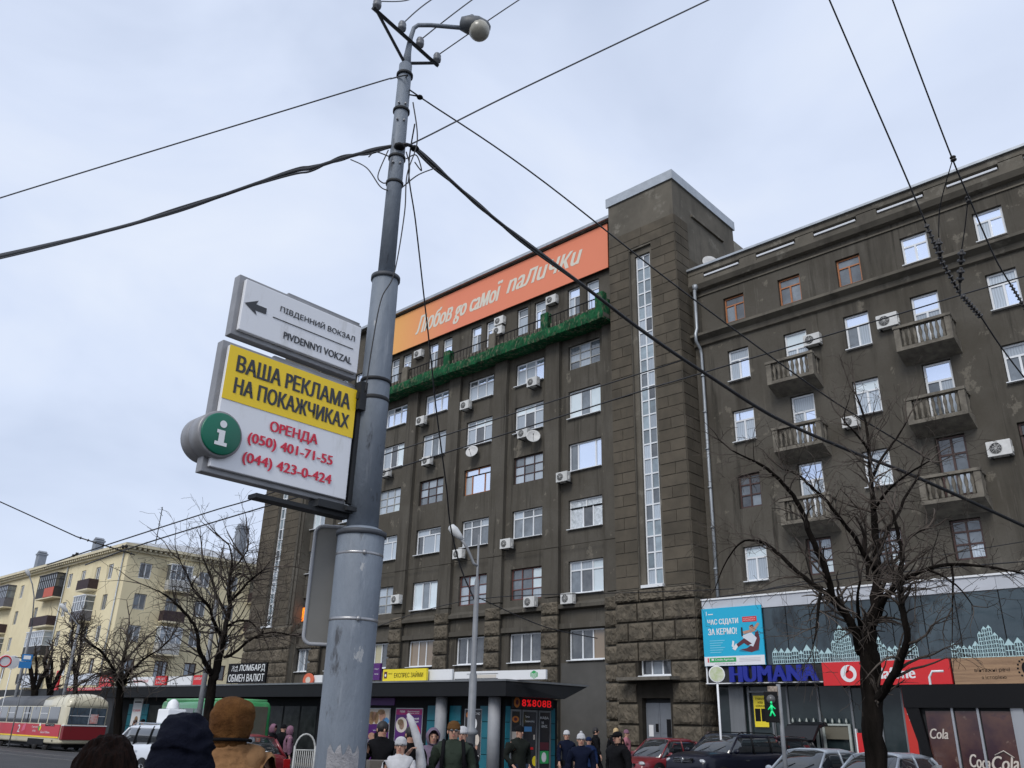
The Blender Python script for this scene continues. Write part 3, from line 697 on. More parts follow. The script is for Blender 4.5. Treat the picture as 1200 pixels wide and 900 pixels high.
# street level glazing, set back
PSB = PY(35.7)
xs = [SX0, -19.3, -18.85, -17.75, -17.1, -15.75, -14.4, -13.3, -12.4, -10.9, -9.2, -7.6, -6, -4.4, -2.8, -1.2, .4, 2, 3.6, SX1]
for i, (a, b) in enumerate(zip(xs, xs[1:])):
    inst('street_pane', UNIT, shop, (a+.04, 35.72, 0.1), (b-a-.08, 0.02, 3.6), GLASSL)
    inst('mullion', UNIT, shop, (b-.04, 35.66, 0.0), (.08, 0.09, 3.7), GREYM)
inst('grey_jamb', UNIT, shop, (-19.75, 35.55, 0), (.7, .1, 3.7), GREYM)
door = MB()
for a, b in ((-18.88, -18.80), (-17.82, -17.74)): door.box(a, b, 35.58, 35.66, 0, 3.5)
door.box(-18.8, -17.82, 35.58, 35.66, 3.42, 3.5); dd = door.build('door_frame', GREYM, shop)
for (a, b) in [(-17.05, -15.85), (-15.65, -14.5)]:
    sb = MB(); WF = mat('pale_display_frame', (0.42, 0.46, 0.43), 0.6, var=0.2)
    for q in (a, b-.09): sb.box(q, q+.09, 35.55, 35.65, .1, 2.15, WF)
    sb.box(a, b, 35.55, 35.65, 2.152, 2.22, WF); sb.box(a+.1, b-.1, 35.6, 35.64, 1.65, 2.14, mat('display_beige', (0.13, 0.12, 0.09), .7))
    for k in range(4): sb.lathe([(.03, 0), (.05, .08), (.01, .2)], (a+.15+k*(b-a-.3)/3, 35.6, 2.225), 6, WF)
    tag(sb.build('display_frame'), 'pale display frame in the shop window, %s' % ('left one nearer the yellow door poster' if a < -16 else 'right one beside the narrow red door'), 'display frame', 'display frames in the shop window')
tag(MB().box(-14.25, -13.7, 35.5, 35.6, .1, 1.9, RED).box(-14.3, -14.25, 35.48, 35.62, .1, 2.05, WHITE).box(-13.7, -13.65, 35.48, 35.62, .1, 2.05, WHITE).build('red_display_door'), 'narrow red door with white jambs right of the display frames', 'door')
# billboard
bb = thing('billboard', 'cyan billboard reading ЧАС СІДАТИ ЗА КЕРМО with a man in a seat', 'billboard', (-19, 34.8, 4.5))
PB2 = PY(34.80)
MB().box(-20.42, -17.5, 34.80, 34.87, 4.50, 6.98).build('board', CYAN, bb)
MB().box(-20.41, -17.51, 34.79, 34.799, 4.51, 4.90).build('white_footer', WHITE, bb)
t = MB(); text_on(t, PB2, 'ЧАС СІДАТИ', -20.15, -18.62, 6.22, 6.5, .008, WHITE, bold=.03); t.build('slogan_line', None, bb)
t = MB(); text_on(t, PB2, 'ЗА КЕРМО!', -20.15, -18.72, 5.82, 6.1, .008, WHITE, bold=.03)
for k in range(6): t.pbox(PB2, -20.1, -19.35-.1*(k % 3), 5.56-.1*k, 5.585-.1*k, .004, .008, mat('pale_blue_print', (0.25, 0.62, 0.75), .5))
t.build('slogan_line', None, bb)
t = MB(); t.pbox(PB2, -20.2, -20.17, 6.68, 6.86, .004, .008, WHITE); t.pbox(PB2, -20.1, -19.85, 6.7, 6.74, .004, .008, WHITE); t.build('small_logo', None, bb)
t = MB(); t.pbox(PB2, -18.42, -17.74, 6.3, 6.52, .004, .01, RED); text_on(t, PB2, 'ВІДКРИВАЙ', -18.36, -17.8, 6.42, 6.48, .014, WHITE); text_on(t, PB2, 'МОЖЛИВОСТІ', -18.36, -17.8, 6.34, 6.39, .014, WHITE); t.build('red_badge', None, bb)
t = MB(); t.pbox(PB2, -20.15, -18.85, 4.66, 4.84, .012, .018, PGREEN); text_on(t, PB2, '■ Credit Agricole', -20.05, -18.95, 4.70, 4.81, .022, WHITE, bold=.02)
t.pbox(PB2, -20.25, -20.19, 4.66, 4.84, .012, .018, RED); text_on(t, PB2, 'www.credit-agricole.ua', -19.9, -18.9, 4.56, 4.61, .02, DGREY); 
for k in range(3): t.pbox(PB2, -18.7, -17.7, 4.66+.06*k, 4.68+.06*k, .012, .014, mat('print_grey', (.5, .5, .52), .5))
t.build('bank_strip', None, bb)
t = MB(); W2 = mat('shirt_print', (0.62, 0.66, 0.72), .5)
poly(t, PB2, [(-18.62, 5.15), (-18.1, 5.02), (-17.75, 5.12), (-17.66, 5.55), (-17.72, 5.9), (-17.86, 5.85), (-17.95, 5.4), (-18.3, 5.2)], .004, MAROON)   # seat
poly(t, PB2, [(-18.5, 5.72), (-18.05, 5.85), (-17.8, 5.6), (-18.0, 5.25), (-18.25, 5.35)], .007, W2)     # torso
poly(t, PB2, [(-18.1, 5.82), (-17.86, 5.9), (-17.62, 6.2), (-17.72, 6.24), (-17.98, 5.98)], .008, SKIN)  # raised arm
poly(t, PB2, [(-18.4, 5.78), (-18.05, 5.86), (-18.1, 5.96), (-18.45, 5.9)], .008, SKIN)
disc(t, PB2, -18.03, 6.04, .10, .12, .010, SKIN); poly(t, PB2, [(-18.12, 6.10), (-17.95, 6.18), (-17.9, 6.04), (-17.98, 6.10)], .013, MAROON)
poly(t, PB2, [(-18.25, 5.3), (-18.05, 5.38), (-18.4, 5.62), (-18.78, 5.38), (-18.72, 5.26), (-18.42, 5.42)], .010, MAROON)
poly(t, PB2, [(-18.8, 5.42), (-18.7, 5.3), (-18.86, 5.12), (-19.0, 5.2)], .010, WHITE); poly(t, PB2, [(-18.96, 5.55), (-18.88, 5.5), (-18.93, 5.24), (-19.02, 5.3)], .012, WHITE)
poly(t, PB2, [(-18.52, 5.7), (-18.44, 5.7), (-18.44, 6.08), (-18.52, 6.08)], .012, DGREY)
disc(t, PB2, -18.2, 5.1, .5, .06, .003, mat('poster_shadow_blue', (0.005, .22, .36), .5)); t.build('seated_man_print', None, bb)
# HUMANA
hu = MB(); text_on(hu, PY(34.78), 'HUMANA', -19.17, -15.2, 3.80, 4.45, 0, BLUE, thick=.12, bold=.06, spacing=1.08); text_on(hu, PY(34.775), 'HUMANA', -19.10, -15.27, 3.81, 4.44, 0, BLUE, thick=.12, bold=.06, spacing=1.08)
tag(hu.build('letter_sign', BLUE), 'dark blue block letters HUMANA above the second hand shop door', 'sign')
# Vodafone band
vo = thing('shop_sign', 'long red vodafone sign behind the big bare tree', 'sign', (-12.6, 34.8, 3.6))
PV = PY(34.74); MB().box(-15.03, -10.2, 34.74, 34.9, 3.62, 4.50).build('board', RED, vo)
t = MB(); disc(t, PV, -13.98, 4.06, .32, .32, .006, WHITE); disc(t, PV, -13.95, 4.02, .16, .16, .010, RED)
poly(t, PV, [(-14.10, 4.06), (-14.0, 4.32), (-13.86, 4.37), (-13.90, 4.28), (-13.96, 4.14)], .010, RED); t.build('logo', None, vo)
t = MB(); text_on(t, PV, 'vodafone', -13.45, -11.45, 3.84, 4.25, .006, WHITE, bold=.035); t.build('lettering', None, vo)
WOOD = mat('sign_wood', (0.36, 0.22, 0.12), 0.7, col2=(0.18, 0.10, 0.055), vscale=2, stretch=(0.6, 1, 7), coords='World', wave=('Z', 1.2, (0.40, 0.27, 0.17), .5))
wd = thing('shop_sign', 'wood print sign reading вінтажні речі з історією above the drinks kiosk', 'sign', (-8.8, 34.8, 3.6))
MB().box(-10.12, -7.1, 34.76, 34.9, 3.60, 4.50).build('board', WOOD, wd)
t = MB(); PV2 = PY(34.76); text_on(t, PV2, 'вінтажні речі', -9.4, -8.25, 3.98, 4.14, .006, BLACK); text_on(t, PV2, 'з історією', -9.2, -8.4, 3.74, 3.88, .006, BLACK); 
for k in range(14):
    a = 2*PI*k/14; t.pbox(PV2, -7.75+.24*math.cos(a)-.03, -7.75+.24*math.cos(a)+.03, 4.1+.3*math.sin(a)-.03, 4.1+.3*math.sin(a)+.03, .004, .008, BLACK)
disc(t, PV2, -7.75, 4.1, .12, .2, .006, BLACK); t.build('lettering', None, wd)
# skyline sticker on the upper glass
def skyline(x0, x1, towers, label):
    t = MB(); rr = random.Random(int(x0*10)+500); P = PY(34.92); x = x0
    hs = []
    while x < x1:
        w_ = rr.uniform(.16, .34); h_ = rr.uniform(.3, .5)
        for (tx, th, tw_) in towers:
            if abs(x+w_/2-tx) < tw_: h_ = th*(1-abs(x+w_/2-tx)/tw_*.55); w_ = .15
        hs.append((x, min(x+w_, x1), h_)); x += w_+.012
    for (a, b, h_) in hs:
        # walls as strips between window slots
        n = 2 if b-a < .2 else 3; z = 4.53
        cols = [a+(b-a)*i/n for i in range(n+1)]
        rows = max(2, int(h_/.13))
        for j in range(rows+1): zz = z+h_*j/rows; t.pbox(P, a, b, zz-.014, zz+.012, 0, .006)
        for c in cols: t.pbox(P, c-.013, c+.013, z+.013, z+h_-.015, 0, .005)
        poly(t, P, [(a, z+h_), (b, z+h_), ((a+b)/2, z+h_+(b-a)*.7)], .004, None)
    o = t.build('skyline_sticker', MINT); tag(o, label, 'sticker', 'mint skyline stickers on the shop glass')
skyline(-17.2, -11.3, [(-14.15, 1.35, .45), (-12.85, 1.0, .4)], 'mint green paper skyline stuck on glass behind the bare tree, above the blue letters')
skyline(-10.1, -6.9, [(-8.75, 1.15, .4)], 'mint green paper skyline stuck on glass above the wood sign')
skyline(-6.7, -3.0, [(-6.6, 1.2, .3), (-4.5, .9, .4)], 'mint green paper skyline on the glass at the right edge')
# posters at street level
PST = PY(35.6)
t = MB(); t.box(-18.62, -17.98, 35.60, 35.615, 2.05, 3.30, YEL)
for k, s_ in enumerate(['ГУМАНА', 'НОВА', 'КОЛЕКЦІЯ']): text_on(t, PST, s_, -18.52+.1*(k == 1), -18.08-.1*(k == 1), 3.13-.15*k, 3.22-.15*k, .004, BLACK, bold=.02)
t.box(-18.57, -18.33, 35.585, 35.599, 2.28, 2.78, BLACK); t.box(-18.28, -18.03, 35.585, 35.599, 2.28, 2.78, BLACK)
tag(t.build('door_poster'), 'yellow poster with two black squares on the shop door under the blue letters', 'poster')
t = MB(); t.box(-12.35, -10.95, 35.60, 35.615, 1.0, 3.55, mat('poster_red', (0.55, .03, .02), .4)); disc(t, PST, -11.2, 1.6, .45, .7, .004, W2, thick=0); disc(t, PST, -11.15, 2.4, .16, .2, .006, SKIN)
text_on(t, PST, 'Купи ТА', -12.25, -11.75, 2.55, 2.68, .006, WHITE); text_on(t, PST, 'йди тут', -12.2, -11.8, 2.35, 2.48, .006, WHITE)
t.tube([PST.p(-11.5, 3.3, .01), PST.p(-11.75, 3.1, .01), PST.p(-11.7, 2.8, .01), PST.p(-11.4, 2.65, .01)], .02, 5, WHITE)
tag(t.build('window_poster'), 'tall red poster with white clad figure behind the silver cars, right of the tree trunk', 'poster')

# ================================================================= DRINKS KIOSK, RIGHT EDGE
kq = thing('kiosk', 'flat roofed street kiosk with black fascia and drinks advertising glass at the right edge', 'kiosk', (-5, 24.4, 0))
PK2 = PY(23.2); COKE = mat('drink_print', (0.040, 0.014, 0.022), 0.15, col2=(0.12, 0.055, 0.038), vscale=1.2, coords='World', spec=.6, stains=[(2.2, (1, 1, 1), .6, .68, (.28, .20, .15)), (1.2, (1, 1, 1), .58, .66, (.03, .012, .03))])
KW = mat('kiosk_white', (0.48, 0.53, 0.53), .5, var=.1); SILV = mat('aluminium', (0.42, 0.43, 0.45), .4, metal=.5)
MB().box(-7.85, 3, 23.26, 25.6, 0, 2.9).build('body', DGREY, kq)
MB().box(-8.0, -5.12, 23.08, 25.7, 2.42, 2.95).build('black_fascia', BLACK, kq)
MB().box(-5.11, 3.1, 23.08, 25.7, 2.42, 2.97).build('white_fascia', KW, kq)
MB().prism([V(-7.98, 23.1, 2.42), V(-7.66, 23.1, 2.42), V(-7.5, 23.1, 1.15), V(-7.68, 23.1, 1.15)], (0, .15, 0)).build('black_fin', BLACK, kq)
MB().box(-7.7, -7.35, 23.15, 23.255, 0, 1.14).build('pillar', SILV, kq)
xs = [(-7.58, -6.92), (-6.9, -6.35), (-6.33, -5.62), (-5.36, -3.9), (-3.8, -2.2), (-2.1, 0.5)]
for a, b in xs:
    inst('printed_pane', UNIT, kq, (a+.03, 23.2, .8), (b-a-.06, .03, 1.55), COKE); inst('mullion', UNIT, kq, (b-.03, 23.17, .6), (.05, .07, 1.82), SILV)
inst('mullion', UNIT, kq, (-5.60, 23.15, .3), (.22, .1, 2.12), SILV)
inst('sill_rail', UNIT, kq, (-7.6, 23.16, .7), (8.2, .08, .1), SILV)
t = MB(); CRE = mat('print_cream', (.62, .55, .48), .5)
text_on(t, PK2, 'Coca', -6.72, -6.28, 1.13, 1.42, .012, CRE, shear=.3, bold=.02, rise=-.05); text_on(t, PK2, 'Cola', -6.25, -5.68, 1.08, 1.38, .012, CRE, shear=.3, bold=.02, rise=.02)
text_on(t, PK2, 'Cola', -7.52, -7.1, 1.72, 1.95, .012, CRE, shear=.3, bold=.02)
t.tube([PK2.p(-6.7, 1.05, .02), PK2.p(-6.5, 1.0, .02), PK2.p(-6.3, 1.06, .02)], .012, 5, CRE); t.tube([PK2.p(-6.15, 1.4, .02), PK2.p(-5.95, 1.5, .02), PK2.p(-5.75, 1.36, .02)], .012, 5, CRE)
text_on(t, PK2, 'Co', -5.1, -4.5, 1.0, 1.55, .012, CRE, shear=.2, bold=.04, rise=-.2)
poly(t, PK2, [(-5.3, 2.28), (-3.95, 2.15), (-3.95, 1.95), (-5.3, 2.1)], .008, mat('print_tan', (.36, .24, .17), .4)); t.build('drink_lettering', None, kq)
tag(MB().box(-5.0, -4.2, 23.5, 24.2, 2.98, 3.6, KW).box(-4.9, -4.3, 23.47, 23.499, 3.05, 3.52, BLACK).build('roof_unit', bevel=.01), 'white cabinet with black front standing on the kiosk roof at right edge', 'cabinet')
tag(MB().tube([V(-8.4, 26.6, 0), V(-8.4, 26.6, 3.35), V(-8.3, 26.6, 3.5), V(-8.0, 26.6, 3.5)], .035, 6).build('bent_pipe', WHITE), 'white bent pipe standing in front of the red sign', 'pipe')

# ================================================================= CENTRAL KIOSK ROW WITH THE LONG DARK CANOPY
ROOFM = mat('canopy_dark', (0.013, 0.014, 0.016), 0.6, spec=.2, var=.15, vscale=1); TEAL = mat('teal_cladding', (0.010, 0.13, 0.175), .45, rnd=.06, var=.1)
COLM = mat('column_grey', (0.30, 0.31, 0.33), .6, var=.15, vscale=3)
kr = thing('kiosk_row', 'long row of kiosks under one dark flat canopy in front of the banner building', 'kiosk', (-42, 28, 0))
KA, KB = np.array((-60.0, 25.08)), np.array((-25.6, 27.38))
PK = Plane(KA, KB); L = PK.len
back = lambda s, o, z: PK.p(s, z, -o)
c_ = MB()
cor = [PK.p(0, 0), PK.p(L, 0), V(-25.15, 31.7, 0), V(-60, 31.7, 0)]
tip = [p+V(0, 0, 3.57) for p in cor]; tip[2] = V(-25.1, 32.3, 3.57)
low = [p+V(0, 0, 2.98) for p in cor]; low[2] = V(-25.05, 30.6, 2.98); low[3] = V(-60, 30.6, 2.98)
c_.add(tip+low, [(0, 1, 2, 3), (4, 7, 6, 5), (0, 4, 5, 1), (1, 5, 6, 2), (2, 6, 7, 3), (3, 7, 4, 0)]); c_.build('canopy', ROOFM, kr)
ed = MB(); ed.pbox(PK, -.05, L+.05, 3.575, 3.65, -.3, .04, None)
ed.add([PK.p(L+.04, 3.575, .04), PK.p(L+.04, 3.65, .04), V(-25.05, 32.35, 3.65), V(-25.05, 32.35, 3.575), PK.p(L-.2, 3.65, .04), V(-25.3, 32.35, 3.65)], [(0, 3, 2, 1), (1, 2, 5, 4)]); ed.build('canopy_edge', GREYM, kr)
KP = Plane(PK.p(0, 0, -1.0)[:2], PK.p(L, 0, -1.0)[:2]); KL = KP.len-0.75
bd = MB(); q0, q1 = KP.p(0, 0), KP.p(KL, 0); q2 = q1+V(.25, 3.1, 0); q3 = V(-60, 30.5, 0)
bd.add([q0, q1, q2, q3]+[p+V(0, 0, 2.975) for p in (q0, q1, q2, q3)], [(0, 1, 5, 4), (1, 2, 6, 5), (2, 3, 7, 6), (3, 0, 4, 7), (4, 5, 6, 7)]); bd.build('body', mat('kiosk_body_dark', (.012, .013, .015), .7, spec=.15), kr)
KS = Plane(q1[:2], q2[:2])                        # end face with the doors
def onK(P, x0, y0, x1, y1):                       # photo rectangle -> (s0,s1,z0,z1)
    a = P.sz(x0, y1); b = P.sz(x1, y0); return a[0], b[0], a[1], b[1]
def kbox(name, P, r, o0, o1, m, parent=kr): return MB().pbox(P, r[0], r[1], r[2], r[3], o0, o1).build(name, m, parent)
zt = 2.62
def spx(P, px): return P.sz(px, 850)[0]
# teal cladding boards between columns
for (a, b) in [(501, 517), (527, 540), (563, 577), (148, 171)]:
    s0, s1 = spx(KP, a), spx(KP, b)
    for k in range(4): kbox('cladding_board', KP, (s0, s1, .02+k*.655, .66+k*.655-.012), 0.003, .05, TEAL)
for (a, b) in [(592, 597), (645, 649.5)]:
    s0, s1 = spx(KS, a), spx(KS, b)
    for k in range(4): kbox('cladding_board', KS, (s0, s1, .02+k*.655, .66+k*.655-.012), 0.003, .05, TEAL)
for px in (522.5, 585):
    s = spx(KP, px); cp = KP.p(s, 0, .35); MB().lathe([(.27, 0), (.27, 2.97)], cp, 24).build('column', COLM, kr)
kbox('purple_header', KP, (spx(KP, 431), spx(KP, 461), 2.62, 2.95), .003, .04, PURPLE)
# posters
def poster(name, P, rect, cols, label, texts=(), discs=(), polys=(), cat='poster'):
    s0, s1, z0, z1 = rect; W_, H_ = s1-s0, z1-z0; t = MB()
    t.pbox(P, s0-.04, s1+.04, z0-.04, z1+.04, .02, .05, SILV); t.pbox(P, s0, s1, z0, z1, .051, .06, cols)
    for (m, a, b, c, d, txt) in texts:
        if txt is None: t.pbox(P, s0+a*W_, s0+b*W_, z0+c*H_, z0+d*H_, .0605, .064, m)
        else: text_on(t, P, txt, s0+a*W_, s0+b*W_, z0+c*H_, z0+d*H_, .069, m, bold=.02)
    for (m, a, b, r, r2) in discs: disc(t, P, s0+a*W_, z0+b*H_, r*W_, r2*H_, .066, m)
    for (m, pts) in polys: poly(t, P, [(s0+a*W_, z0+b*H_) for a, b in pts], .068, m)
    o = t.build(name); tag(o, label, cat); return o
HAIRP = mat('print_hair', (.28, .17, .08), .5); BLUP = mat('print_blue', (.08, .25, .5), .5)
poster('poster', KP, onK(KP, 430, 831, 458, 866), PURPLE, 'purple poster with two faces, behind the man holding a box', [(mat('print_pale', (.5, .45, .4), .5), 0, 1, .5, 1, None), (WHITE, .68, .95, .38, .46, '90%'), (WHITE, .3, .9, .27, .31, 'кредитна картка')],
   [(SKIN, .3, .74, .13, .17), (HAIRP, .18, .7, .14, .22), (HAIRP, .42, .7, .1, .2), (SKIN, .68, .76, .15, .18), (HAIRP, .62, .9, .17, .09), (BLUP, .85, .6, .16, .12), (SKIN, .25, .1, .16, .12), (BLACK, .5, .12, .15, .12)])
poster('poster', KP, onK(KP, 430, 869, 458, 896), PURPLE, 'lower purple poster with white ring, left of the white garment', [], [(WHITE, .6, .75, .15, .16), (PURPLE, .6, .75, .08, .09)])
poster('poster', KP, onK(KP, 463, 831, 496, 868), PURPLE, 'red and purple loan poster with oval portrait, right of the man with a box', [(MAGENTA, 0, 1, .82, 1, None), (WHITE, .15, .35, .87, .95, 'перша'), (WHITE, .45, .9, .9, .95, 'Фінансова компанія'), (WHITE, .45, .9, .84, .88, 'швидких позик'), (WHITE, .42, .9, .66, .74, 'Соціальний'), (WHITE, .62, .9, .56, .63, 'кредит')],
   [(RED, .72, .22, .26, .32), (mat('print_cream2', (.6, .56, .5), .5), .24, .5, .22, .24), (SKIN, .25, .48, .1, .13), (HAIRP, .2, .58, .12, .1)])
poster('poster', KP, onK(KP, 463, 872, 496, 897), MAGENTA, 'lower magenta poster with white lettering behind the pedestrians', [(WHITE, .1, .6, .7, .85, 'кредит'), (WHITE, .6, .9, .4, .55, '18')])
poster('poster', KP, onK(KP, 544, 832, 565, 890), mat('print_dark', (.03, .028, .03), .4), 'dark cafe poster with dancer figure behind the small lamp post', [(WHITE, .3, .95, .9, .95, 'ВКУСНО'), (WHITE, .35, .95, .06, .10, '1979')],
   [(mat('print_orange', (.5, .16, .03), .5), .2, .9, .15, .06), (WHITE, .65, .72, .12, .1), (CRE, .75, .4, .2, .12), (SKIN, .6, .25, .25, .08), (RED, .5, .2, .2, .04)])
kbox('display_sign', KS, onK(KS, 598, 819, 645.5, 830), .06, .16, DGREY)
LED = mat('red_led', (.75, .01, .015), .5, emit=.5)
t = MB(); r = onK(KS, 608, 821.5, 643.5, 827.5)
for k, ch in enumerate(['8', '%', '8', 'О', '8', 'В']):
    a = r[0]+(r[1]-r[0])*k/6; text_on(t, KS, ch, a+.03, a+(r[1]-r[0])/6-.03, r[2], r[3], .165, LED, bold=.03)
tag(t.build('led_display'), 'red glowing LED characters over the kiosk doors', 'display')
t = MB(); r = onK(KS, 599, 817, 606, 829); disc(t, KS, (r[0]+r[1])/2, (r[2]+r[3])/2, (r[1]-r[0])/2, (r[3]-r[2])/2, .17, mat('print_orange', (.5, .16, .03), .5), thick=.02); disc(t, KS, (r[0]+r[1])/2, (r[2]+r[3])/2, (r[1]-r[0])/4, (r[3]-r[2])/4, .195, MAROON); tag(t.build('rosette_badge'), 'orange rosette badge at the left end of the LED display', 'badge')
DKG = mat('kiosk_door_glass', (.03, .03, .035), .08, spec=.6)
for (a, b) in [(597, 609), (610.5, 628), (630, 644)]:
    s0, s1 = spx(KS, a), spx(KS, b); kd = MB()
    kd.pbox(KS, s0, s0+.06, .02, 2.5, .0, .09); kd.pbox(KS, s1-.06, s1, .02, 2.5, .0, .09); kd.pbox(KS, s0+.06, s1-.06, 2.42, 2.5, .002, .088); kd.pbox(KS, s0+.06, s1-.06, .02, .12, .002, .088)
    d_ = kd.build('door', GREYM, kr); MB().pbox(KS, s0+.06, s1-.06, .12, 2.42, .0, .05).build('pane', DKG, d_)
    t = MB()
    if a == 597: disc(t, KS, (s0+s1)/2, 2.1, .2, .13, .055, mat('print_orange', (.5, .16, .03), .5)); disc(t, KS, (s0+s1)/2, 2.1, .1, .07, .057, MAROON); t.pbox(KS, s0+.1, s1-.1, 1.2, 1.6, .051, .055, mat('print_pale', (.5, .45, .4), .5))
    elif a == 610.5: text_on(t, KS, 'Тютюн', s0+.2, s1-.45, 2.18, 2.26, .055, WHITE); text_on(t, KS, 'Працюємо 24 год', s0+.2, s1-.15, 1.98, 2.08, .055, WHITE); t.pbox(KS, s0+.15, s0+.6, 1.62, 1.82, .051, .056, BLUP); t.pbox(KS, s0+.8, s1-.2, 1.3, 1.5, .051, .056, mat('print_pale', (.5, .45, .4), .5)); t.pbox(KS, s0+.5, s1-.2, .9, 1.0, .051, .056, RED); disc(t, KS, s0+.8, .45, .15, .2, .055, YEL)
    else: text_on(t, KS, 'КАВА', s0+.12, s1-.12, 2.15, 2.25, .055, WHITE); text_on(t, KS, 'НА\nВИНОС', s0+.2, s1-.2, 1.8, 2.05, .055, WHITE); t.pbox(KS, s0+.1, s1-.1, .35, .85, .051, .056, PGREEN); disc(t, KS, s0+.35, .6, .15, .2, .06, WHITE); t.pbox(KS, s0+.1, s1-.1, .9, 1.2, .051, .056, MAROON)
    t.build('stickers', None, d_)
# left part of the kiosk row: dark glazing
for i in range(12):
    a = 172+i*20
    if a < 365: 
        s0, s1 = spx(KP, a), spx(KP, a+18); inst_m = GLASSL
        MB().pbox(KP, s0, s1, .3, 2.55, .003, .03).build('window', mat('lattice_glass', (.008, .010, .010), .35, spec=.3, col2=(.03, .034, .034), vscale=3, coords='World'), kr)
poster('poster', KP, onK(KP, 153, 819, 169, 850), WHITE, 'white poster with red lettering seen between the tram and the bus', [(DGREY, .1, .9, .85, .9, None), (RED, .1, .9, .5, .6, 'суши')], [(HAIRP, .6, .2, .2, .15)])

# roof signs standing on the canopy
def roofsign(name, x0, y0, x1, y1, m, label, texts=(), extra=None, off=-.25):
    P = PK.shifted(off); r = onK(P, x0, y0, x1, y1); s0, s1, z0, z1 = r; z0 = max(z0, 3.655); W_, H_ = s1-s0, z1-z0
    t = MB(); t.pbox(P, s0, s1, z0, z1, -.12, 0, m)
    for (tm_, a, b, c, d, txt, kw) in texts: text_on(t, P, txt, s0+a*W_, s0+b*W_, z0+c*H_, z0+d*H_, .006, tm_, **kw)
    if extra: extra(t, P, s0, z0, W_, H_)
    t.tube([P.p(s0+.1*W_, 3.6, -.1), P.p(s0+.1*W_, z1-.05, -.1)], .02, 5, GREYM); t.tube([P.p(s1-.1*W_, 3.6, -.1), P.p(s1-.1*W_, z1-.05, -.1)], .02, 5, GREYM)
    return tag(t.build(name), label, 'sign', 'signs on the kiosk canopy')
roofsign('roof_sign', 265, 776, 313, 801, BLACK, 'black sign reading ЛОМБАРД ОБМЕН ВАЛЮТ on the canopy', [(WHITE, .30, .97, .55, .92, 'ЛОМБАРД', dict(bold=.018)), (WHITE, .04, .97, .08, .45, 'ОБМЕН ВАЛЮТ', dict(bold=.012)), (WHITE, .1, .26, .75, .88, '24', {}), (WHITE, .1, .26, .58, .7, 'год', {})])
roofsign('roof_sign', 448, 783, 500, 800, YEL, 'yellow sign reading ЕКСПРЕС ЗАЙМИ on the canopy right of the pole', [(BLACK, .27, .93, .3, .78, 'ЕКСПРЕС ЗАЙМИ', dict(bold=.006)), (BLACK, .13, .22, .55, .68, 'перша', {})], lambda t, P, s, z, W_, H_: (t.pbox(P, s+.03*W_, s+.1*W_, z+.25*H_, z+.8*H_, .002, .006, MAROON), disc(t, P, s+.065*W_, z+.5*H_, .02*W_, .12*H_, .008, WHITE)))
roofsign('roof_sign', 501, 784, 530, 799, WHITE, 'small blank white sign between the yellow sign and the long white one', off=-.5)
roofsign('roof_sign', 532, 784.5, 639.5, 799, WHITE, 'long white sign with green leaf cube logo at the canopy corner', (), lambda t, P, s, z, W_, H_: ([poly(t, P, [(s+(.845+.035)*W_, z+.05*H_), (s+(.845+.075)*W_, z+.3*H_), (s+.92*W_, z+.7*H_), (s+.88*W_, z+.95*H_), (s+.845*W_, z+.7*H_), (s+.845*W_, z+.3*H_)], .004, PGREEN)]+[poly(t, P, [(s+.85*W_, z+(.55-.13*k)*H_), (s+.88*W_, z+(.36-.13*k)*H_), (s+.915*W_, z+(.62-.13*k)*H_), (s+.915*W_, z+(.66-.13*k)*H_), (s+.88*W_, z+(.42-.13*k)*H_), (s+.85*W_, z+(.6-.13*k)*H_)], .008, WHITE) for k in range(-1, 3)]+[t.pbox(P, s+.01*W_, s+.5*W_, z+.15*H_, z+.2*H_, .002, .02, DGREY), t.pbox(P, s+.15*W_, s+.5*W_, z+.7*H_, z+.73*H_, .002, .02, DGREY), t.pbox(P, s+.2*W_, s+.48*W_, z+.25*H_, z+.6*H_, .002, .01, mat('print_cream2', (.6, .56, .5), .5))]), off=-.6)
roofsign('roof_sign', 436.5, 777, 446, 797, PURPLE, 'small purple sign on the canopy touching the pole edge', [(WHITE, .2, .8, .6, .7, 'бонус', {}), (WHITE, .2, .8, .3, .4, 'ломбард', {})])
roofsign('roof_sign', 367, 791, 378, 801, WHITE, 'small white board on the canopy left of the pole')
t = MB(); P = PK.shifted(-.2); s_, z_ = P.sz(362, 797); disc(t, P, s_, z_, .42, .34, 0, mat('print_orange2', (.65, .13, .06), .5), thick=.06); disc(t, P, s_, z_, .2, .16, .064, CRE); t.tube([P.p(s_, 3.6, 0), P.p(s_, z_, 0)], .03, 5, GREYM); tag(t.build('round_sign'), 'round orange and cream disc sign standing on the canopy', 'sign')
roofsign('roof_sign', 196, 792, 225, 803, WHITE, 'white roof sign behind the bare tree, left of the black pawnshop sign', [(DGREY, .2, .45, .1, .25, '38', {})])
roofsign('roof_sign', 225.5, 791, 240, 803, RED, 'small red roof sign beside the tree trunk', [(WHITE, .1, .9, .5, .8, 'ШВИДКО', {})])
roofsign('roof_sign', 181, 792, 195.5, 803, RED, 'red roof sign with dense white print', [(WHITE, .1, .9, .5, .8, 'КРЕДИТ', {}), (WHITE, .1, .9, .15, .4, 'ЗАРАЗ', {})])
roofsign('roof_sign', 149, 793, 180.5, 804, WHITE, 'pale roof sign with faint red lettering above the white poster', [(RED, .2, .8, .3, .7, 'ПОДАРУНКИ', {})])

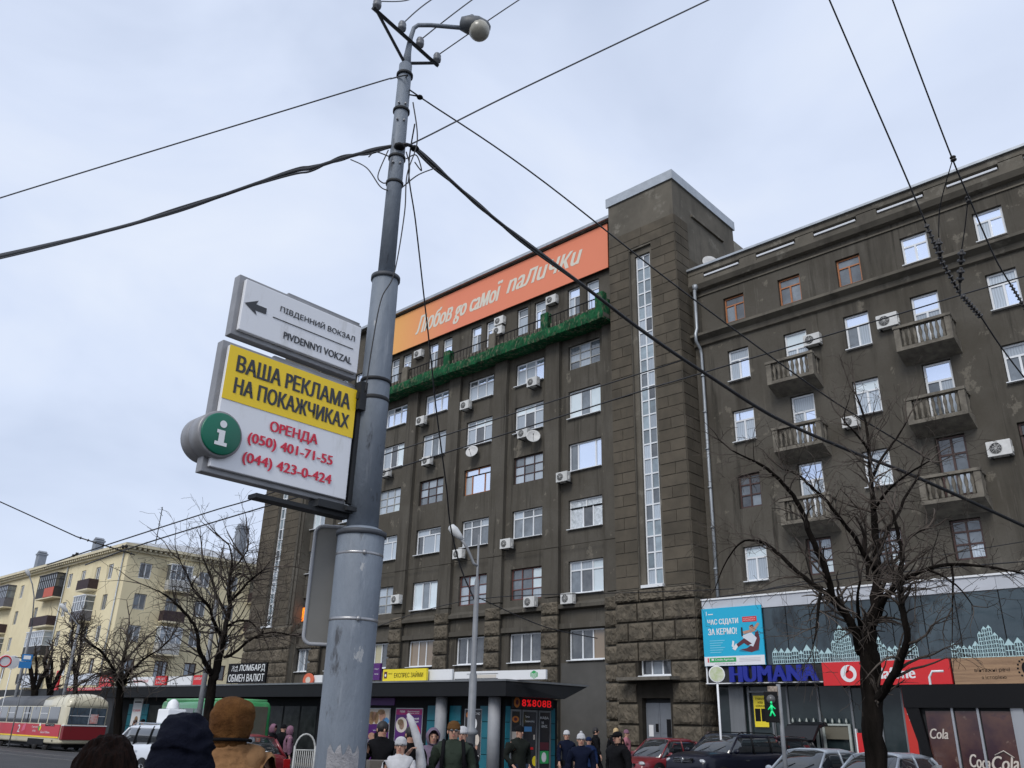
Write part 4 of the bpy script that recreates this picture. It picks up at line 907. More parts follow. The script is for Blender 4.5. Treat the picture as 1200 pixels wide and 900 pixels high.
# ================================================================= YELLOW HOUSE
yh = thing('apartment_house', 'yellow five storey house with dentil cornice and balconies at far left', 'building', (-100, 45, 0))
YX, YY = -85.6, 35.8
PYL = Plane((-175, YY), (YX, YY)); PYR = Plane((YX, YY), (YX, 66))
SL = lambda s: PYL.len-s                            # distance left of the corner -> s
Z4 = [(14.85, 16.4), (11.8, 13.35), (8.75, 10.3), (5.7, 7.2)]
lwin = []; lst = []
pat = [3.1, 6.3, 9.7, 13.0, 21.7, 24.6, 28.2]
period = 32.0
for rep in range(3):
    for p in [3.1, 13.4] + ([] if rep == 0 else []): lst.append((p+rep*period, 1.15))
    for p in (6.2, 9.9, 21.6, 27.8): lst.append((p+rep*period, 1.1))
lst = [q for q in lst if q[0]+q[1] < 88]
for (p, w_) in lst:
    for (a, b) in Z4: lwin.append((SL(p+w_), SL(p), a, b))
bay = []
for rep in range(3):
    for c in (7.3, 16.8, 23.9): bay.append(c+rep*period)
rst = [(1.35, 1.3), (7.8, 1.3), (11.1, 1.3), (17, 1.3), (23, 1.3)]
rwin = [(p, p+w_, a, b) for p, w_ in rst for a, b in Z4]
rbal = [(4.35, 6.35), (14.0, 15.6)]
for (a, b) in rbal:
    for (z0, z1) in Z4: rwin.append((a+.3, b-.3, z0-.6, z1))
yw = MB(); wall_holes(yw, PYL, 0, PYL.len, 4.6, 17.6, lwin, 0, .22); wall_holes(yw, PYR, 0, PYR.len, 4.6, 17.6, rwin, 0, .22)
yw.quad(PYL.p(0, 0), PYL.p(PYL.len, 0), PYL.p(PYL.len, 4.6), PYL.p(0, 4.6)); yw.quad(PYR.p(0, 0), PYR.p(PYR.len, 0), PYR.p(PYR.len, 4.6), PYR.p(0, 4.6))
yw.build('wall', YELLOW, yh)
MB().box(-174.5, YX-.3, YY+.3, 65.5, 0, 17.5).build('rear_mass', YELLOW, yh)
RFM = mat('pale_roof_sheet', (.42, .43, .44), .6, var=.15)
rf = MB(); e0 = 18.0
rf.add([V(-175, YY-.75, e0), V(YX+.75, YY-.75, e0), V(YX+.75, 66, e0), V(-175, 66, e0), V(-165, 46, 20.6), V(YX-9, 46, 20.6), V(YX-9, 60, 20.6)], [(0, 1, 5, 4), (1, 2, 6, 5), (4, 5, 6, 3), (2, 3, 6), (0, 4, 3)]); rf.build('roof', RFM, yh)
cn = MB(); cn.box(-175, YX+.75, YY-.75, YY+.5, 17.72, 17.99); cn.box(YX-.5, YX+.75, YY+.5, 66, 17.72, 17.99); cn.box(-175, YX+.3, YY-.3, YY+.4, 17.3, 17.5); cn.box(YX-.4, YX+.3, YY+.4, 66, 17.3, 17.5)
cn.build('cornice', CREAM, yh)
for i in range(130):
    x = YX+.4-i*.55
    if i < 130 and x > -150: inst('dentil', UNIT, yh, (x, YY-.62, 17.5), (.26, .62, .21), CREAM)
for i in range(30): inst('dentil', UNIT, yh, (YX, YY+.1+i*.55, 17.5), (.62, .26, .21), CREAM)
def ywin(P, s0, s1, z0, z1, k):
    window(yh, P, s0+.02, s1-.02, z0+.02, z1-.02, -.14, T2 if s1-s0 < 1.4 else T3, [[D, D], [G, D], [D, G], [C, D]][k % 4], [WPVC, OLDWHITE, WPVC, BROWNW][k % 4] if k % 5 else WPVC, .09)
for k, (a, b, c, d) in enumerate(lwin): ywin(PYL, a, b, c, d, k)
for k, (a, b, c, d) in enumerate(rwin): ywin(PYR, a, b, c, d, k)
BBR = mat('balcony_brown', (.045, .025, .028), .7, var=.3); BGR = mat('balcony_grey', (.13, .13, .15), .7, var=.2); BOR = mat('balcony_orange', (.50, .10, .06), .6); BWH = mat('balcony_white', (.52, .52, .50), .6, var=.2); BDK = mat('balcony_black', (.03, .03, .032), .6)
def ybalc(P, s0, s1, zf, pm, glazed=None, dep=1.0):
    t = MB().pbox(P, s0, s1, zf-.15, zf, 0.002, dep); o = t.build('balcony', CREAM, yh)
    MB().pbox(P, s0+.02, s1-.02, zf+.001, zf+1.0, dep-.07, dep).pbox(P, s0+.02, s0+.08, zf+.001, zf+1.0, 0.003, dep-.071).pbox(P, s1-.08, s1-.02, zf+.001, zf+1.0, 0.003, dep-.071).build('parapet_panel', pm, o)
    if glazed is not None:
        fm, gm = glazed
        g_ = MB().pbox(P, s0+.05, s1-.05, zf+1.01, zf+2.5, 0.004, dep-.06); g_.build('glazing', gm, o)
        f_ = MB(); n = max(2, int((s1-s0)/.55))
        for i in range(n+1): x = s0+(s1-s0)*i/n; f_.pbox(P, x-.035, x+.035, zf+1.012, zf+2.45, dep-.055, dep-.01)
        for zz in (1.012, 1.9, 2.45): f_.pbox(P, s0, s1, zf+zz, zf+zz+.06, dep-.054, dep-.005)
        for zz in (1.012, 1.9, 2.45): f_.pbox(P, s1-.05, s1-.01, zf+zz, zf+zz+.06, 0.005, dep-.056)
        f_.pbox(P, s0-.05, s1+.05, zf+2.52, zf+2.6, 0.005, dep+.05); f_.build('glazing_frame', fm, o)
GG = [(BDK, D), (WPVC, G), (WPVC, C)]
for rep in range(3):
    o = rep*period
    for (c0, c1, spec) in [(6.0, 9.0, [(13.75+.3, BBR, None), (10.85, BGR, (WPVC, G)), ]), (15.2, 20.3, [(14.0, BDK, (BDK, D)), (10.95, BBR, None), (7.8, BDK, (WPVC, C)), (5.0, BDK, None)]), (30.5, 34.6, [(14.0, BGR, (BGR, G)), (10.95, BBR, None), (7.8, BGR, (WPVC, G))])]:
        for (zf, pm, gl) in spec:
            if c1+o < 88: ybalc(PYL, SL(c1+o), SL(c0+o), zf, pm, gl)
MB().pbox(PYL, SL(17.9), SL(15.2), 14.0, 15.0, 1.002, 1.04).build('orange_panel', BOR, yh)
ybalc(PYR, 4.2, 6.5, 14.0, BWH, (WPVC, G)); ybalc(PYR, 4.2, 6.5, 10.95, BBR, None); ybalc(PYR, 4.2, 6.5, 7.8, BWH, (WPVC, C)); ybalc(PYR, 13.8, 15.8, 13.9, BBR, (BDK, D)); ybalc(PYR, 13.8, 15.8, 10.8, BBR, None)
pd = MB(); pd.tube([PYL.p(SL(.9), .2, .12), PYL.p(SL(.9), 17.3, .12)], .07, 6); pd.tube([PYL.p(SL(14.9), .2, .12), PYL.p(SL(14.9), 17.3, .12)], .07, 6); pd.build('drainpipe', FLASH, yh)
for (x, y, h_) in [(-110, 42, 2.2), (-126, 41, 2.2), (-95, 53, 3.4), (-89.6, 50, 2.6)]:
    ch = MB().box(x-.55, x+.55, y-.5, y+.5, 18.3, 20.0+h_); ch.box(x-.65, x+.65, y-.6, y+.6, 20.0+h_, 20.2+h_); ch.prism([V(x-.6, y-.5, 20.3+h_), V(x+.6, y-.5, 20.3+h_), V(x, y-.5, 20.6+h_)], (0, 1, 0)); ch.build('chimney', mat('chimney_grey', (.22, .24, .27), .7, var=.2), yh)
t = MB(); a = V(-90.5, 40.5, 18.5); t.tube([a, a+V(0, 0, 5.0)], .05, 5)
for z_, w_ in ((4.8, .8), (4.2, 1.0), (3.0, .7)): t.tube([a+V(-w_*.7, w_*.5, z_), a+V(w_*.7, -w_*.5, z_)], .035, 4)
tag(t.build('tv_antenna', DGREY), 'thin television aerial on the roof corner of the yellow house', 'antenna')
# ground floor shops of the yellow house and far signs
def flat(name, P, r, m, label, cat='sign', th=.15, texts=(), off=.1):
    t = MB().pbox(P, *r, off, off+th, m)
    for (tm_, a, b, c, d, txt, kw) in texts: text_on(t, P, txt, r[0]+a*(r[1]-r[0]), r[0]+b*(r[1]-r[0]), r[2]+c*(r[3]-r[2]), r[2]+d*(r[3]-r[2]), off+th+.01, tm_, **kw)
    return tag(t.build(name), label, cat)
PRW = Plane((-95, 33.5), (-62, 29.5))
def rpx(P, a, b, c, d): return onK(P, a, b, c, d)
PF = Plane((-120, 30.0), (-60, 29.0))
flat('shop_sign', PF, rpx(PF, 119, 789, 137, 806), RED, 'red shop sign with white script behind the tree over the tram roof', texts=[(WHITE, .1, .75, .3, .75, 'Гриби', dict(shear=.3))])
flat('shop_sign', PF, rpx(PF, 81, 789, 118, 804), W2, 'long pale sign left of the red script sign above the tram', off=.05)
flat('shop_sign', PF, rpx(PF, 67, 786, 76, 809), RED, 'rounded red vertical sign above the tram roof', texts=[(WHITE, .3, .7, .2, .8, 'А\nП\nТ', {})], off=.2)
flat('shop_sign', PF, rpx(PF, 78, 805, 136, 810), RED, 'thin red strip sign just above the tram roof', texts=[(WHITE, .1, .9, .2, .8, 'ПРОДУКТИ СВІЖІ ЩОДНЯ', {})])
flat('shop_sign', PF, rpx(PF, 27, 791, 47, 806), W2, 'white shop sign behind the forked street trees')
lowb = MB().box(-120, -61, 29.8, 33, 0, 4.0); tag(lowb.build('low_shop', DGREY), 'dark low shop building behind the tram', 'shop')
# ================================================================= UTILITY POLE, ITS SIGNS AND CABLES
def at_rad(px, py, d): return at_dist(px, py, d)
def wr(px_w, p): # world radius of a cable px_w photo pixels wide at point p
    v = Vector(p)-Vector((0, 0, H)); fw = Vector((M[0][2], M[1][2], M[2][2])); return max(.004, px_w*v.dot(fw)/F/2)
POLEM = mat('pole_grey_paint', (0.195, 0.225, 0.265), 0.55, spec=.4, col2=(0.15, 0.175, 0.21), vscale=5, bump=.5, bscale=22, coords='World', stretch=(1, 1, .4),
            stains=[(5, (1, 1, .7), .61, .66, (.065, .07, .08)), (9, (1, 1, 1), .66, .68, (.34, .35, .36)), (40, (1, 1, 1), .68, .74, (.08, .09, .10)), (14, (1, 1, .25), .60, .72, (.26, .285, .32))])
PB0 = at_dist(399, 890, 6.0); PXc, PYc = PB0.x, PB0.y
pole = thing('utility_pole', 'big stepped grey metal pole with wires and a bracket lamp standing close in front', 'pole', (PXc, PYc, 0))
MB().lathe([(.162, 0), (.160, 1.2), (.162, 2.0), (.165, 2.90), (.150, 2.93), (.116, 2.945)], (PXc, PYc, 0), 48).build('lower_section', POLEM, pole)
MB().lathe([(.113, 2.94), (.108, 4.0), (.103, 4.96), (.090, 4.99), (.07, 5.0)], (PXc, PYc, 0), 40).build('middle_section', POLEM, pole)
MB().lathe([(.067, 4.99), (.063, 6.2), (.058, 7.15), (.035, 7.18)], (PXc, PYc, 0), 32).build('upper_section', POLEM, pole)
def ring(r, z, h=.03, t=.02): return MB().lathe([(r, z), (r+t, z+.004), (r+t, z+h-.004), (r, z+h)], (PXc, PYc, 0), 40)
STRAP = mat('steel_strap', (.38, .38, .39), .35, metal=.7, var=.4, vscale=10)
for r, z in [(.160, 2.88), (.100, 4.94)]: ring(r, z, .04, .016).build('collar', mat('collar_dark', (.05, .055, .065), .6), pole)
for r, z in [(.1635, 2.74), (.164, 2.30)]:
    s = ring(r, z, .022, .003).build('strap', STRAP, pole); q = Vector((-PXc, -PYc, 0)).normalized(); b_ = Vector((PXc, PYc, 0))+q*r+Vector((-q.y, q.x, 0))*.03
    MB().ell((b_.x, b_.y, z+.011), (.016, .016, .018), 8, 6).build('clamp', STRAP, s)
for z in (4.05, 5.86, 6.62, 6.12, 7.02): ring(.106 if z < 5 else .062, z, .03, .012).build('band', DGREY, pole)
for z in (6.05, 6.5, 6.68):
    q = Vector((-PXc, -PYc, 0)).normalized(); 
    for a in (-.03, .03): MB().ell((PXc+q.x*.065-q.y*a, PYc+q.y*.065+q.x*a, z), (.012, .012, .012), 6, 4).build('bolt', STRAP, pole)
# paper scraps near the ground
q = Vector((-PXc, -PYc, 0)).normalized(); sc = MB(); rr = random.Random(5)
for k in range(14):
    a = (k/13-.5)*1.3+.1; zt_ = 1.50+.03*math.sin(k*1.7)+.02*rr.random()
    d_ = Vector((q.x*math.cos(a)-q.y*math.sin(a), q.x*math.sin(a)+q.y*math.cos(a), 0)); p = Vector((PXc, PYc, 0))+d_*.164
    if k: sc.quad(V(pp.x, pp.y, 1.25), V(p.x, p.y, 1.25), V(p.x, p.y, zt_), V(pp.x, pp.y, zp), None)
    pp = p; zp = zt_
tag(sc.build('paper_scrap', mat('torn_paper', (.40, .39, .40), .8, col2=(.2, .2, .22), vscale=12, coords='World', bump=1, bscale=40)), 'torn greyish paper glued low on the big grey pole', 'paper')
# bracket lamp
lp = [at_dist(478, 62, 6), at_dist(481, 45, 6), at_dist(485, 33, 6), at_dist(490, 29.5, 6), at_dist(505, 29.5, 6), at_dist(545, 33, 6)]
o = MB().tube([V(PXc, PYc, 7.1)]+lp, [.05, .03, .022, .02, .02, .02, .02], 10).build('lamp_arm', POLEM, pole)
LM = mat('lamp_housing', (.10, .11, .12), .5, var=.2); LG = mat('lamp_glass', (.45, .43, .36), .25, spec=.6, var=.35, vscale=9)
la, lb_ = at_dist(537, 30, 6), at_dist(575, 36, 6); ax = (lb_-la).normalized(); c = (la+lb_)/2
lh = MB().lathe([(.02, -.14), (.06, -.13), (.085, -.06), (.09, .03), (.06, .12), (.02, .15)], c+V(0, 0, .03), 16, None, ax).build('lamp_head', LM, pole)
MB().ell(c+ax*.045-V(0, 0, .02), (.10, .10, .10), 16, 12).build('lamp_globe', LG, lh)
MB().lathe([(.03, 0), (.022, .03)], c+V(0, 0, .115)-ax*.03, 8).build('lamp_cap', LM, lh)
# cross arm with insulators
A0 = V(*on_z(437, 9, 7.42), 7.42); A1 = V(*on_z(513, 77, 7.42), 7.42)
MB().tube([A0, A1], .022, 4, smooth=False).build('cross_arm', DGREY, pole)
pt = V(PXc, PYc, 7.16)
MB().tube([A0+(A1-A0)*.06, pt], .016, 4, smooth=False).build('brace', DGREY, pole); MB().tube([A0+(A1-A0)*.95, pt+V(0, 0, .02)], .016, 4, smooth=False).build('brace', DGREY, pole)
PORC = mat('insulator_grey', (.17, .18, .20), .4, var=.2); INS = []
for f in (.05, .42, .70, .98):
    p = A0+(A1-A0)*f; o = MB().lathe([(.01, 0), (.01, .03), (.036, .04), (.04, .07), (.033, .08), (.038, .10), (.030, .125), (.012, .14)], p, 12).build('insulator', PORC, pole); INS.append(p+V(0, 0, .11))

# --- sign boards hanging on the pole
BX = -4.80; PBD = Plane((BX, 2.0), (BX, 3.6)); CAS = mat('sign_casing', (.30, .30, .31), .45, metal=.4, var=.25, vscale=6); FACE = mat('sign_face', (.76, .77, .80), .35, spec=.4, coords='World', stains=[(7, (1, 1, .25), .58, .75, (.60, .60, .60)), (3, (1, 1, 1), .6, .8, (.66, .66, .66))])
def sgn(name, z0, z1, label, y0=2.40, y1=3.44):
    t_ = thing(name, label, 'sign', (BX, 2.9, z0))
    MB().box(BX-.11, BX-.035, y0, y1, z0, z1).build('casing', CAS, t_, bevel=.006)
    MB().box(BX-.034, BX, y0+.035, y1-.02, z0+.035, z1-.035).build('face', FACE, t_, bevel=.005)
    MB().box(BX-.09, BX-.06, y0+.4, y1+.0, z1+.002, z1+.03).build('top_rail', CAS, t_)
    return t_
u1 = sgn('direction_sign', 4.045, 4.495, 'white sign with arrow pointing left to ПІВДЕННИЙ ВОКЗАЛ, PIVDENNYI VOKZAL')
u2 = sgn('advert_sign', 3.085, 3.985, 'larger board with yellow top band and red phone numbers under the arrow sign', 2.36, 3.455)
INK = mat('sign_ink', (.035, .038, .045), .5); SYEL = mat('sign_yellow', (.90, .62, .012), .4, coords='World', stains=[(8, (1, 1, .25), .6, .8, (.74, .52, .05))]); SRED = mat('sign_crimson', (.62, .010, .045), .4); SGRN = mat('info_green', (.0, .13, .075), .35)
def zpx(x, y): return (200+x/2.8133, 300+y/2.8125)
def line_text(mb, body, x0, yb0, yt0, x1, yb1, m, **k):      # zoomed-crop coordinates: start x, bottom/top there, end x and bottom there
    s0, z0 = PBD.sz(*zpx(x0, yb0)); _, z1 = PBD.sz(*zpx(x0, yt0)); s1, z0b = PBD.sz(*zpx(x1, yb1))
    zz = (z0+z0b)/2; text_on(mb, PBD, body, s0, s1, zz, zz+(z1-z0), .003, m, thick=.001, **k)
t = MB(); line_text(t, 'ПІВДЕННИЙ ВОКЗАЛ', 360, 184, 157, 605, 288, INK, bold=.008); t.build('lettering', INK, u1)
t = MB(); line_text(t, 'PIVDENNYI VOKZAL', 371, 267, 243, 594, 363, INK, bold=.02); t.build('lettering', INK, u1)
a = PBD.sz(*zpx(338, 192)); b_ = PBD.sz(*zpx(600, 316)); zm = (a[1]+b_[1])/2
MB().pbox(PBD, a[0], b_[0], zm-.0025, zm+.0025, .002, .005).build('divider_line', INK, u1)
t = MB(); c0 = PBD.sz(*zpx(243, 155)); c1 = PBD.sz(*zpx(315, 182)); zc = (c0[1]+c1[1])/2; s0, s1 = c0[0], c1[0]
poly(t, PBD, [(s0, zc), (s0+.10, zc+.055), (s0+.085, zc+.022), (s1, zc+.022), (s1, zc-.022), (s0+.085, zc-.022), (s0+.10, zc-.055)], .004, INK); t.build('arrow', INK, u1)
zb = PBD.sz(*zpx(400, 520))[1]; z_y0 = (PBD.sz(*zpx(180, 465))[1]+PBD.sz(*zpx(600, 606))[1])/2
MB().box(BX+.001, BX+.004, 2.395, 3.435, z_y0, 3.95).build('yellow_band', SYEL, u2)
P2 = PBD
def lt(body, x0, yb0, yt0, x1, yb1, m, **k):
    t = MB(); line_text(t, body, x0, yb0, yt0, x1, yb1, m, **k)
    for i, v in enumerate(t.v): t.v[i] = (v[0]+.003, v[1], v[2])
    t.build('lettering', m, u2)
lt('ВАША PЕКЛАМА', 213, 378, 322, 588, 508, INK, bold=.030)
lt('НА ПОКАЖЧИКАХ', 204, 448, 393, 583, 575, INK, bold=.030)
lt('ОPЕНДА', 323, 583, 541, 481, 629, SRED, bold=.032)
lt('(050) 401-71-55', 249, 622, 578, 530, 700, SRED, bold=.028)
lt('(044) 423-0-424', 231, 688, 643, 526, 762, SRED, bold=.028)
ic = PBD.sz(*zpx(155, 591)); iy, iz = 2.0+ic[0], ic[1]
inf = thing('info_disc', 'round green information disc with white letter i at the lower left corner of the board', 'sign', (BX, iy, iz))
MB().lathe([(.142, -.235), (.152, -.225), (.152, -.13), (.146, -.125), (.152, -.12), (.152, -.01), (.142, -.002)], (BX+.04, iy, iz), 40, None, (1, 0, 0)).build('drum', CAS, inf)
MB().lathe([(.135, 0), (.135, .012), (.128, .016)], (BX+.035, iy, iz), 40, None, (1, 0, 0)).build('green_face', SGRN, inf)
t = MB(); PI_ = Plane((BX+.052, iy), (BX+.052, iy+1)); disc(t, PI_, .0, iz+.062, .024, .024, .003, WHITE, 20)
poly(t, PI_, [(a_, iz+b_) for a_, b_ in [(-.035, .022), (.02, .022), (.02, -.055), (.042, -.055), (.042, -.078), (-.042, -.078), (-.042, -.055), (-.02, -.055), (-.02, 0), (-.035, 0)]], .003, WHITE); t.build('letter_i', WHITE, inf)
br = MB(); br.box(BX-.10, BX+.02, 3.2, PYc-.08, 3.03, 3.08); br.box(BX-.12, BX-.02, 2.75, 3.5, 3.0, 3.028); br.box(PXc-.13, PXc+.05, 3.42, PYc-.02, 3.04, 3.07)
br.box(BX-.06, BX+.03, 3.43, PYc-.06, 3.88, 3.93); br.box(BX-.03, BX+.04, 3.44, 3.50, 3.80, 4.02); br.box(BX-.04, BX+.0, 3.46, 3.50, 3.1, 3.85); br.build('sign_bracket', DGREY, pole)
ring(.107, 3.9, .035, .006).build('band', DGREY, pole)
# road sign seen from behind, strapped to the far side
va, vb = at_dist(361, 700, 6.12), at_dist(441, 700, 6.12); PR = Plane(va[:2], vb[:2]); Wd = PR.len; z0_, z1_ = 2.16, 2.97
def rrect(s0, s1, z0, z1, r, n=6):
    out = []
    for cx, cz, a0 in ((s1-r, z1-r, 0), (s0+r, z1-r, 90), (s0+r, z0+r, 180), (s1-r, z0+r, 270)):
        out += [(cx+r*math.cos(math.radians(a0+90*i/n)), cz+r*math.sin(math.radians(a0+90*i/n))) for i in range(n+1)]
    return out
rs = thing('road_sign', 'rounded grey road sign seen from the back, strapped behind the big pole', 'road sign', PR.p(Wd/2, z0_))
t = MB(); pts = rrect(0, Wd, z0_, z1_, .055); t.prism([PR.p(s, z, 0) for s, z in pts], tuple(PR.p(0, 0, -.012)-PR.p(0, 0, 0))); t.build('plate', mat('sign_back', (.185, .18, .165), .5, var=.15, vscale=3), rs)
t = MB(); t.tube([PR.p(s, z, .0) for s, z in pts+pts[:1]], .013, 6, caps=False); t.build('rim', mat('sign_rim', (.36, .37, .39), .5), rs)
for z in (2.31, 2.75): MB().pbox(PR, Wd*.35, Wd*.7, z-.02, z+.02, .001, .04).build('bracket', BLACK, rs)

# --- cables
wires = 0
def cable(pts, wpx, label, name='cable', n=10, mat_=None, sub=8, cat='cable', group=None):
    P = [at_dist(*p) if len(p) == 3 and not isinstance(p, Vector) else Vector(p) for p in pts]; out = []
    for i in range(len(P)-1):
        p0, p1, p2, p3 = P[max(i-1, 0)], P[i], P[i+1], P[min(i+2, len(P)-1)]
        for k in range(sub): 
            t = k/sub; out.append(.5*((2*p1)+(-p0+p2)*t+(2*p0-5*p1+4*p2-p3)*t*t+(-p0+3*p1-3*p2+p3)*t**3))
    out.append(P[-1]); o = MB().tube(out, [wr(wpx, p) for p in out], 6).build(name, mat_ or CABLE); return tag(o, label, cat, group)
cable([(-60, 252, 26), (0, 232, 20), (350, 124.5, 8), (463, 91, 6), V(PXc, PYc, at_dist(463, 91, 6).z+.01)], 1.7, 'single thin wire running off to the upper left')
for k, (dy, w_) in enumerate([(0, 4.2), (2.8, 2.4), (-2.0, 2.0)]):
    cable([(-60, 312+dy, 24), (0, 300+dy, 19), (115, 273+dy*.4, 13), (210, 246-dy, 10), (330, 205+dy, 7.6), (365, 197+dy*1.2, 7.1), (400, 186-dy, 6.6), (430, 178+dy, 6.25), (455, 172+dy*.5, 6), V(PXc, PYc, at_dist(460, 171, 6).z)], w_, ['thickest', 'lower thin', 'upper thin'][k]+' strand of the black cable bundle sagging to the left of the pole', group='strands of the left cable bundle')
for k, (dy, w_) in enumerate([(0, 4.2), (3.0, 2.4), (-2.4, 1.9)]):
    cable([V(PXc, PYc, at_dist(465, 171, 6).z), (482, 171+dy*.5, 6), (510, 195+dy*1.3, 6.7), (560, 240-dy*.9, 8), (610, 280+dy, 9.5), (680, 332+dy*.4, 12), (760, 393-dy*.5, 15), (830, 440, 18), (910, 490+dy*.4, 21), (1000, 530, 24), (1083, 563+dy*.4, 27), (1240, 635, 33)], w_, ['thickest', 'lower thin', 'upper thin'][k]+' strand of the black cable bundle sagging across the building to the right', group='strands of the right cable bundle')
cable([V(PXc, PYc, at_dist(474, 110, 6).z), (490, 113, 6), (497, 117, 6.2), (640, 215, 9), (800, 341, 15), (938, 443, 22), (1000, 485, 26), (1100, 545, 31)], 1.8, 'thin dark wire from the pole crossing the stair tower')
cable([V(PXc, PYc, at_dist(470, 175, 6).z), (494, 163, 6.1), (620, 100, 8), (830, 0, 12), (900, -35, 14)], 1.9, 'dark wire rising to the upper right from the pole')
for i, (a, b_) in enumerate([((478, 0), (500, -12)), ((505, 0), (560, -34)), ((553, 0), (640, -62)), ((608, 0), (720, -72))]):
    cable([INS[i], (a[0], a[1], 6.9), (b_[0], b_[1], 9)], 1.5, ['wire from the outermost insulator above the lamp', 'wire from the second insulator from the left', 'wire from the third insulator from the left', 'wire from the right end insulator passing the lamp head'][i])
cable([(55, 662, 62), (130, 637, 48), (245, 600, 42), (305, 582, 40), (450, 533, 38), (740, 441, 38), (803, 421, 40.6)], 1.5, 'upper span wire crossing behind the sign boards to the stair tower')
cable([(100, 662, 60), (160, 640, 46), (300, 597, 38), (447, 554, 32), (740, 462, 26), (800, 444, 24), (1040, 372, 20), (1125, 346, 18.5), (1240, 312, 17)], 1.6, 'lower span wire crossing the whole facade to the right edge')
cable([(-60, 562, 42), (0, 588, 44), (90, 629, 46)], 1.3, 'thin wire entering at the left edge over the yellow house')
def insul(pts, wpx, label, cat='insulator', n=7, cyc=None):
    P = [at_dist(*p) for p in pts]; t = MB()
    t.tube(P, [wr(wpx*.45, p) for p in P], 6)
    for i in range(len(P)-1):
        for k in range(n):
            c = P[i]+(P[i+1]-P[i])*((k+.5)/n); r = wr(wpx, c); d = (P[i+1]-P[i]); t.lathe([(r*.5, -r*.5), (r, -r*.15), (r, r*.15), (r*.5, r*.5)], c, 8, None, d)
    return tag(t.build('insulator', mat('insulator_black', (.022, .02, .02), .5)), label, cat)
insul([(90, 629, 46), (125, 640, 46), (158, 650, 46)], 3.4, 'black insulator string over the corner of the yellow house', n=4)
insul([(142, 641, 47), (150, 640, 47)], 5, 'small dark insulator knob above the yellow roof corner', n=2); insul([(84, 652, 50), (92, 648, 50)], 4, 'small dark insulator beside the yellow house chimney', n=2)
cable([(955, -40, 11), (972, 0, 12), (1010, 88, 13.4), (1050, 180, 14.6), (1085, 262, 15.5)], 1.9, 'left one of two trolley wires coming down at the upper right')
insul([(1085, 262, 15.5), (1103, 305, 16), (1125, 344, 16.5)], 6.5, 'long black insulator on the left trolley wire', n=7)
insul([(1127, 346, 16.6), (1150, 372, 17)], 7, 'thick black insulator below the span wire crossing', n=8)
cable([(1150, 372, 17), (1172, 405, 17.5), (1200, 442, 18), (1240, 490, 19)], 1.9, 'wire leaving the thick insulator down to the right edge')
cable([(1036, -30, 11), (1046, 0, 11.6), (1080, 92, 12.8), (1116, 186, 14), (1136, 233, 14.6), (1165, 300, 15.3), (1184, 333, 15.7)], 1.8, 'right one of two trolley wires coming down at the upper right')
insul([(1184, 333, 15.7), (1198, 356, 16), (1212, 380, 16)], 5, 'black insulator on the right trolley wire at the edge', n=6)
cable([(1116, 188, 14), (1102, 240, 14.8), (1100, 278, 15.2)], 1.3, 'left hanger wire of the trolley crossing'); cable([(1134, 236, 14.6), (1131, 265, 15), (1127, 292, 15.4)], 1.3, 'right hanger wire of the trolley crossing')
insul([(1116, 183, 14), (1118, 189, 14)], 7, 'small clamp where the hanger wires split', n=2); insul([(1133, 230, 14.6), (1136, 238, 14.6)], 6, 'small clamp on the right trolley wire', n=2)
insul([(1100, 280, 15.2), (1102, 301, 15.4)], 8, 'stout grey brown insulator at the left hanger', n=2); insul([(1127, 293, 15.4), (1126, 310, 15.6)], 9, 'upper stout insulator on the right hanger', n=2); insul([(1126, 314, 15.6), (1125, 331, 15.8)], 9, 'lower stout insulator on the right hanger', n=2)
cable([(1125, 331, 15.8), (1125, 346, 16)], 1.5, 'short link between stout insulator and span wire')
cable([(486, 145, 6), (479, 200, 6.3), (487, 260, 7.0), (496, 340, 8.2), (505, 420, 9.8), (512, 487, 11.5), (523, 570, 14), (528, 617, 15.2), (540, 665, 15.8), (556, 703, 16)], 1.7, 'loose wire dropping from the pole to the small street lamp')
cable([(484, 120, 5.9), (489, 165, 5.9), (477, 205, 5.9), (474, 250, 5.9), (462, 320, 5.85), (447, 350, 5.82), (437, 400, 5.8), (428, 460, 5.8)], 1.6, 'dark wire running down along the big pole')
for i, pts in enumerate([[(455, 183, 5.95), (440, 178, 6), (432, 184, 6)], [(455, 176, 5.9), (443, 205, 5.9), (448, 214, 5.9), (454, 214, 5.9)], [(411, 187, 6.3), (430, 197, 6.1), (445, 218, 6), (454, 223, 5.95)], [(472, 219, 5.95), (490, 205, 6.2), (510, 197, 6.6)], [(476, 186, 5.95), (488, 182, 6), (494, 200, 6), (486, 190, 6)], [(478, 215, 5.9), (480, 195, 5.9), (476, 178, 5.9)]]):
    cable(pts, 1.5, ['short cable arch just left of the pole at the clamp', 'tight cable loop hugging the left side of the pole', 'wide cable loop sagging left under the thick bundle', 'cable curving out right below the clamp', 'small hooked cable end right of the clamp', 'cable rising beside the right side of the pole'][i], group='loose cable loops at the pole')
cable([(430, 738, 30), (560, 702, 30), (760, 694, 34), (860, 690, 35.5)], 1.0, 'thin wire along the ground floor ledge'); cable([(560, 700, 16), (640, 735, 22), (700, 748, 27)], 1.2, 'thin wire from the small street lamp to the facade')
cable([(840, 700, 30), (960, 682, 28), (1080, 668, 26), (1240, 655, 24)], 1.4, 'wire crossing in front of the white shop fascia'); cable([(900, 690, 32), (1050, 660, 30), (1240, 628, 28)], 1.0, 'thin wire above the white shop fascia')
for (px, py, d, w_) in [(468, 172, 5.93, .05), (486, 174, 6, .04), (492, 114, 6.0, .03), (384+0, 0, 0, 0)]:
    if w_: MB().ell(at_dist(px, py, d), (w_, w_, w_*.6), 8, 6).build('cable_clamp', BLACK, pole)
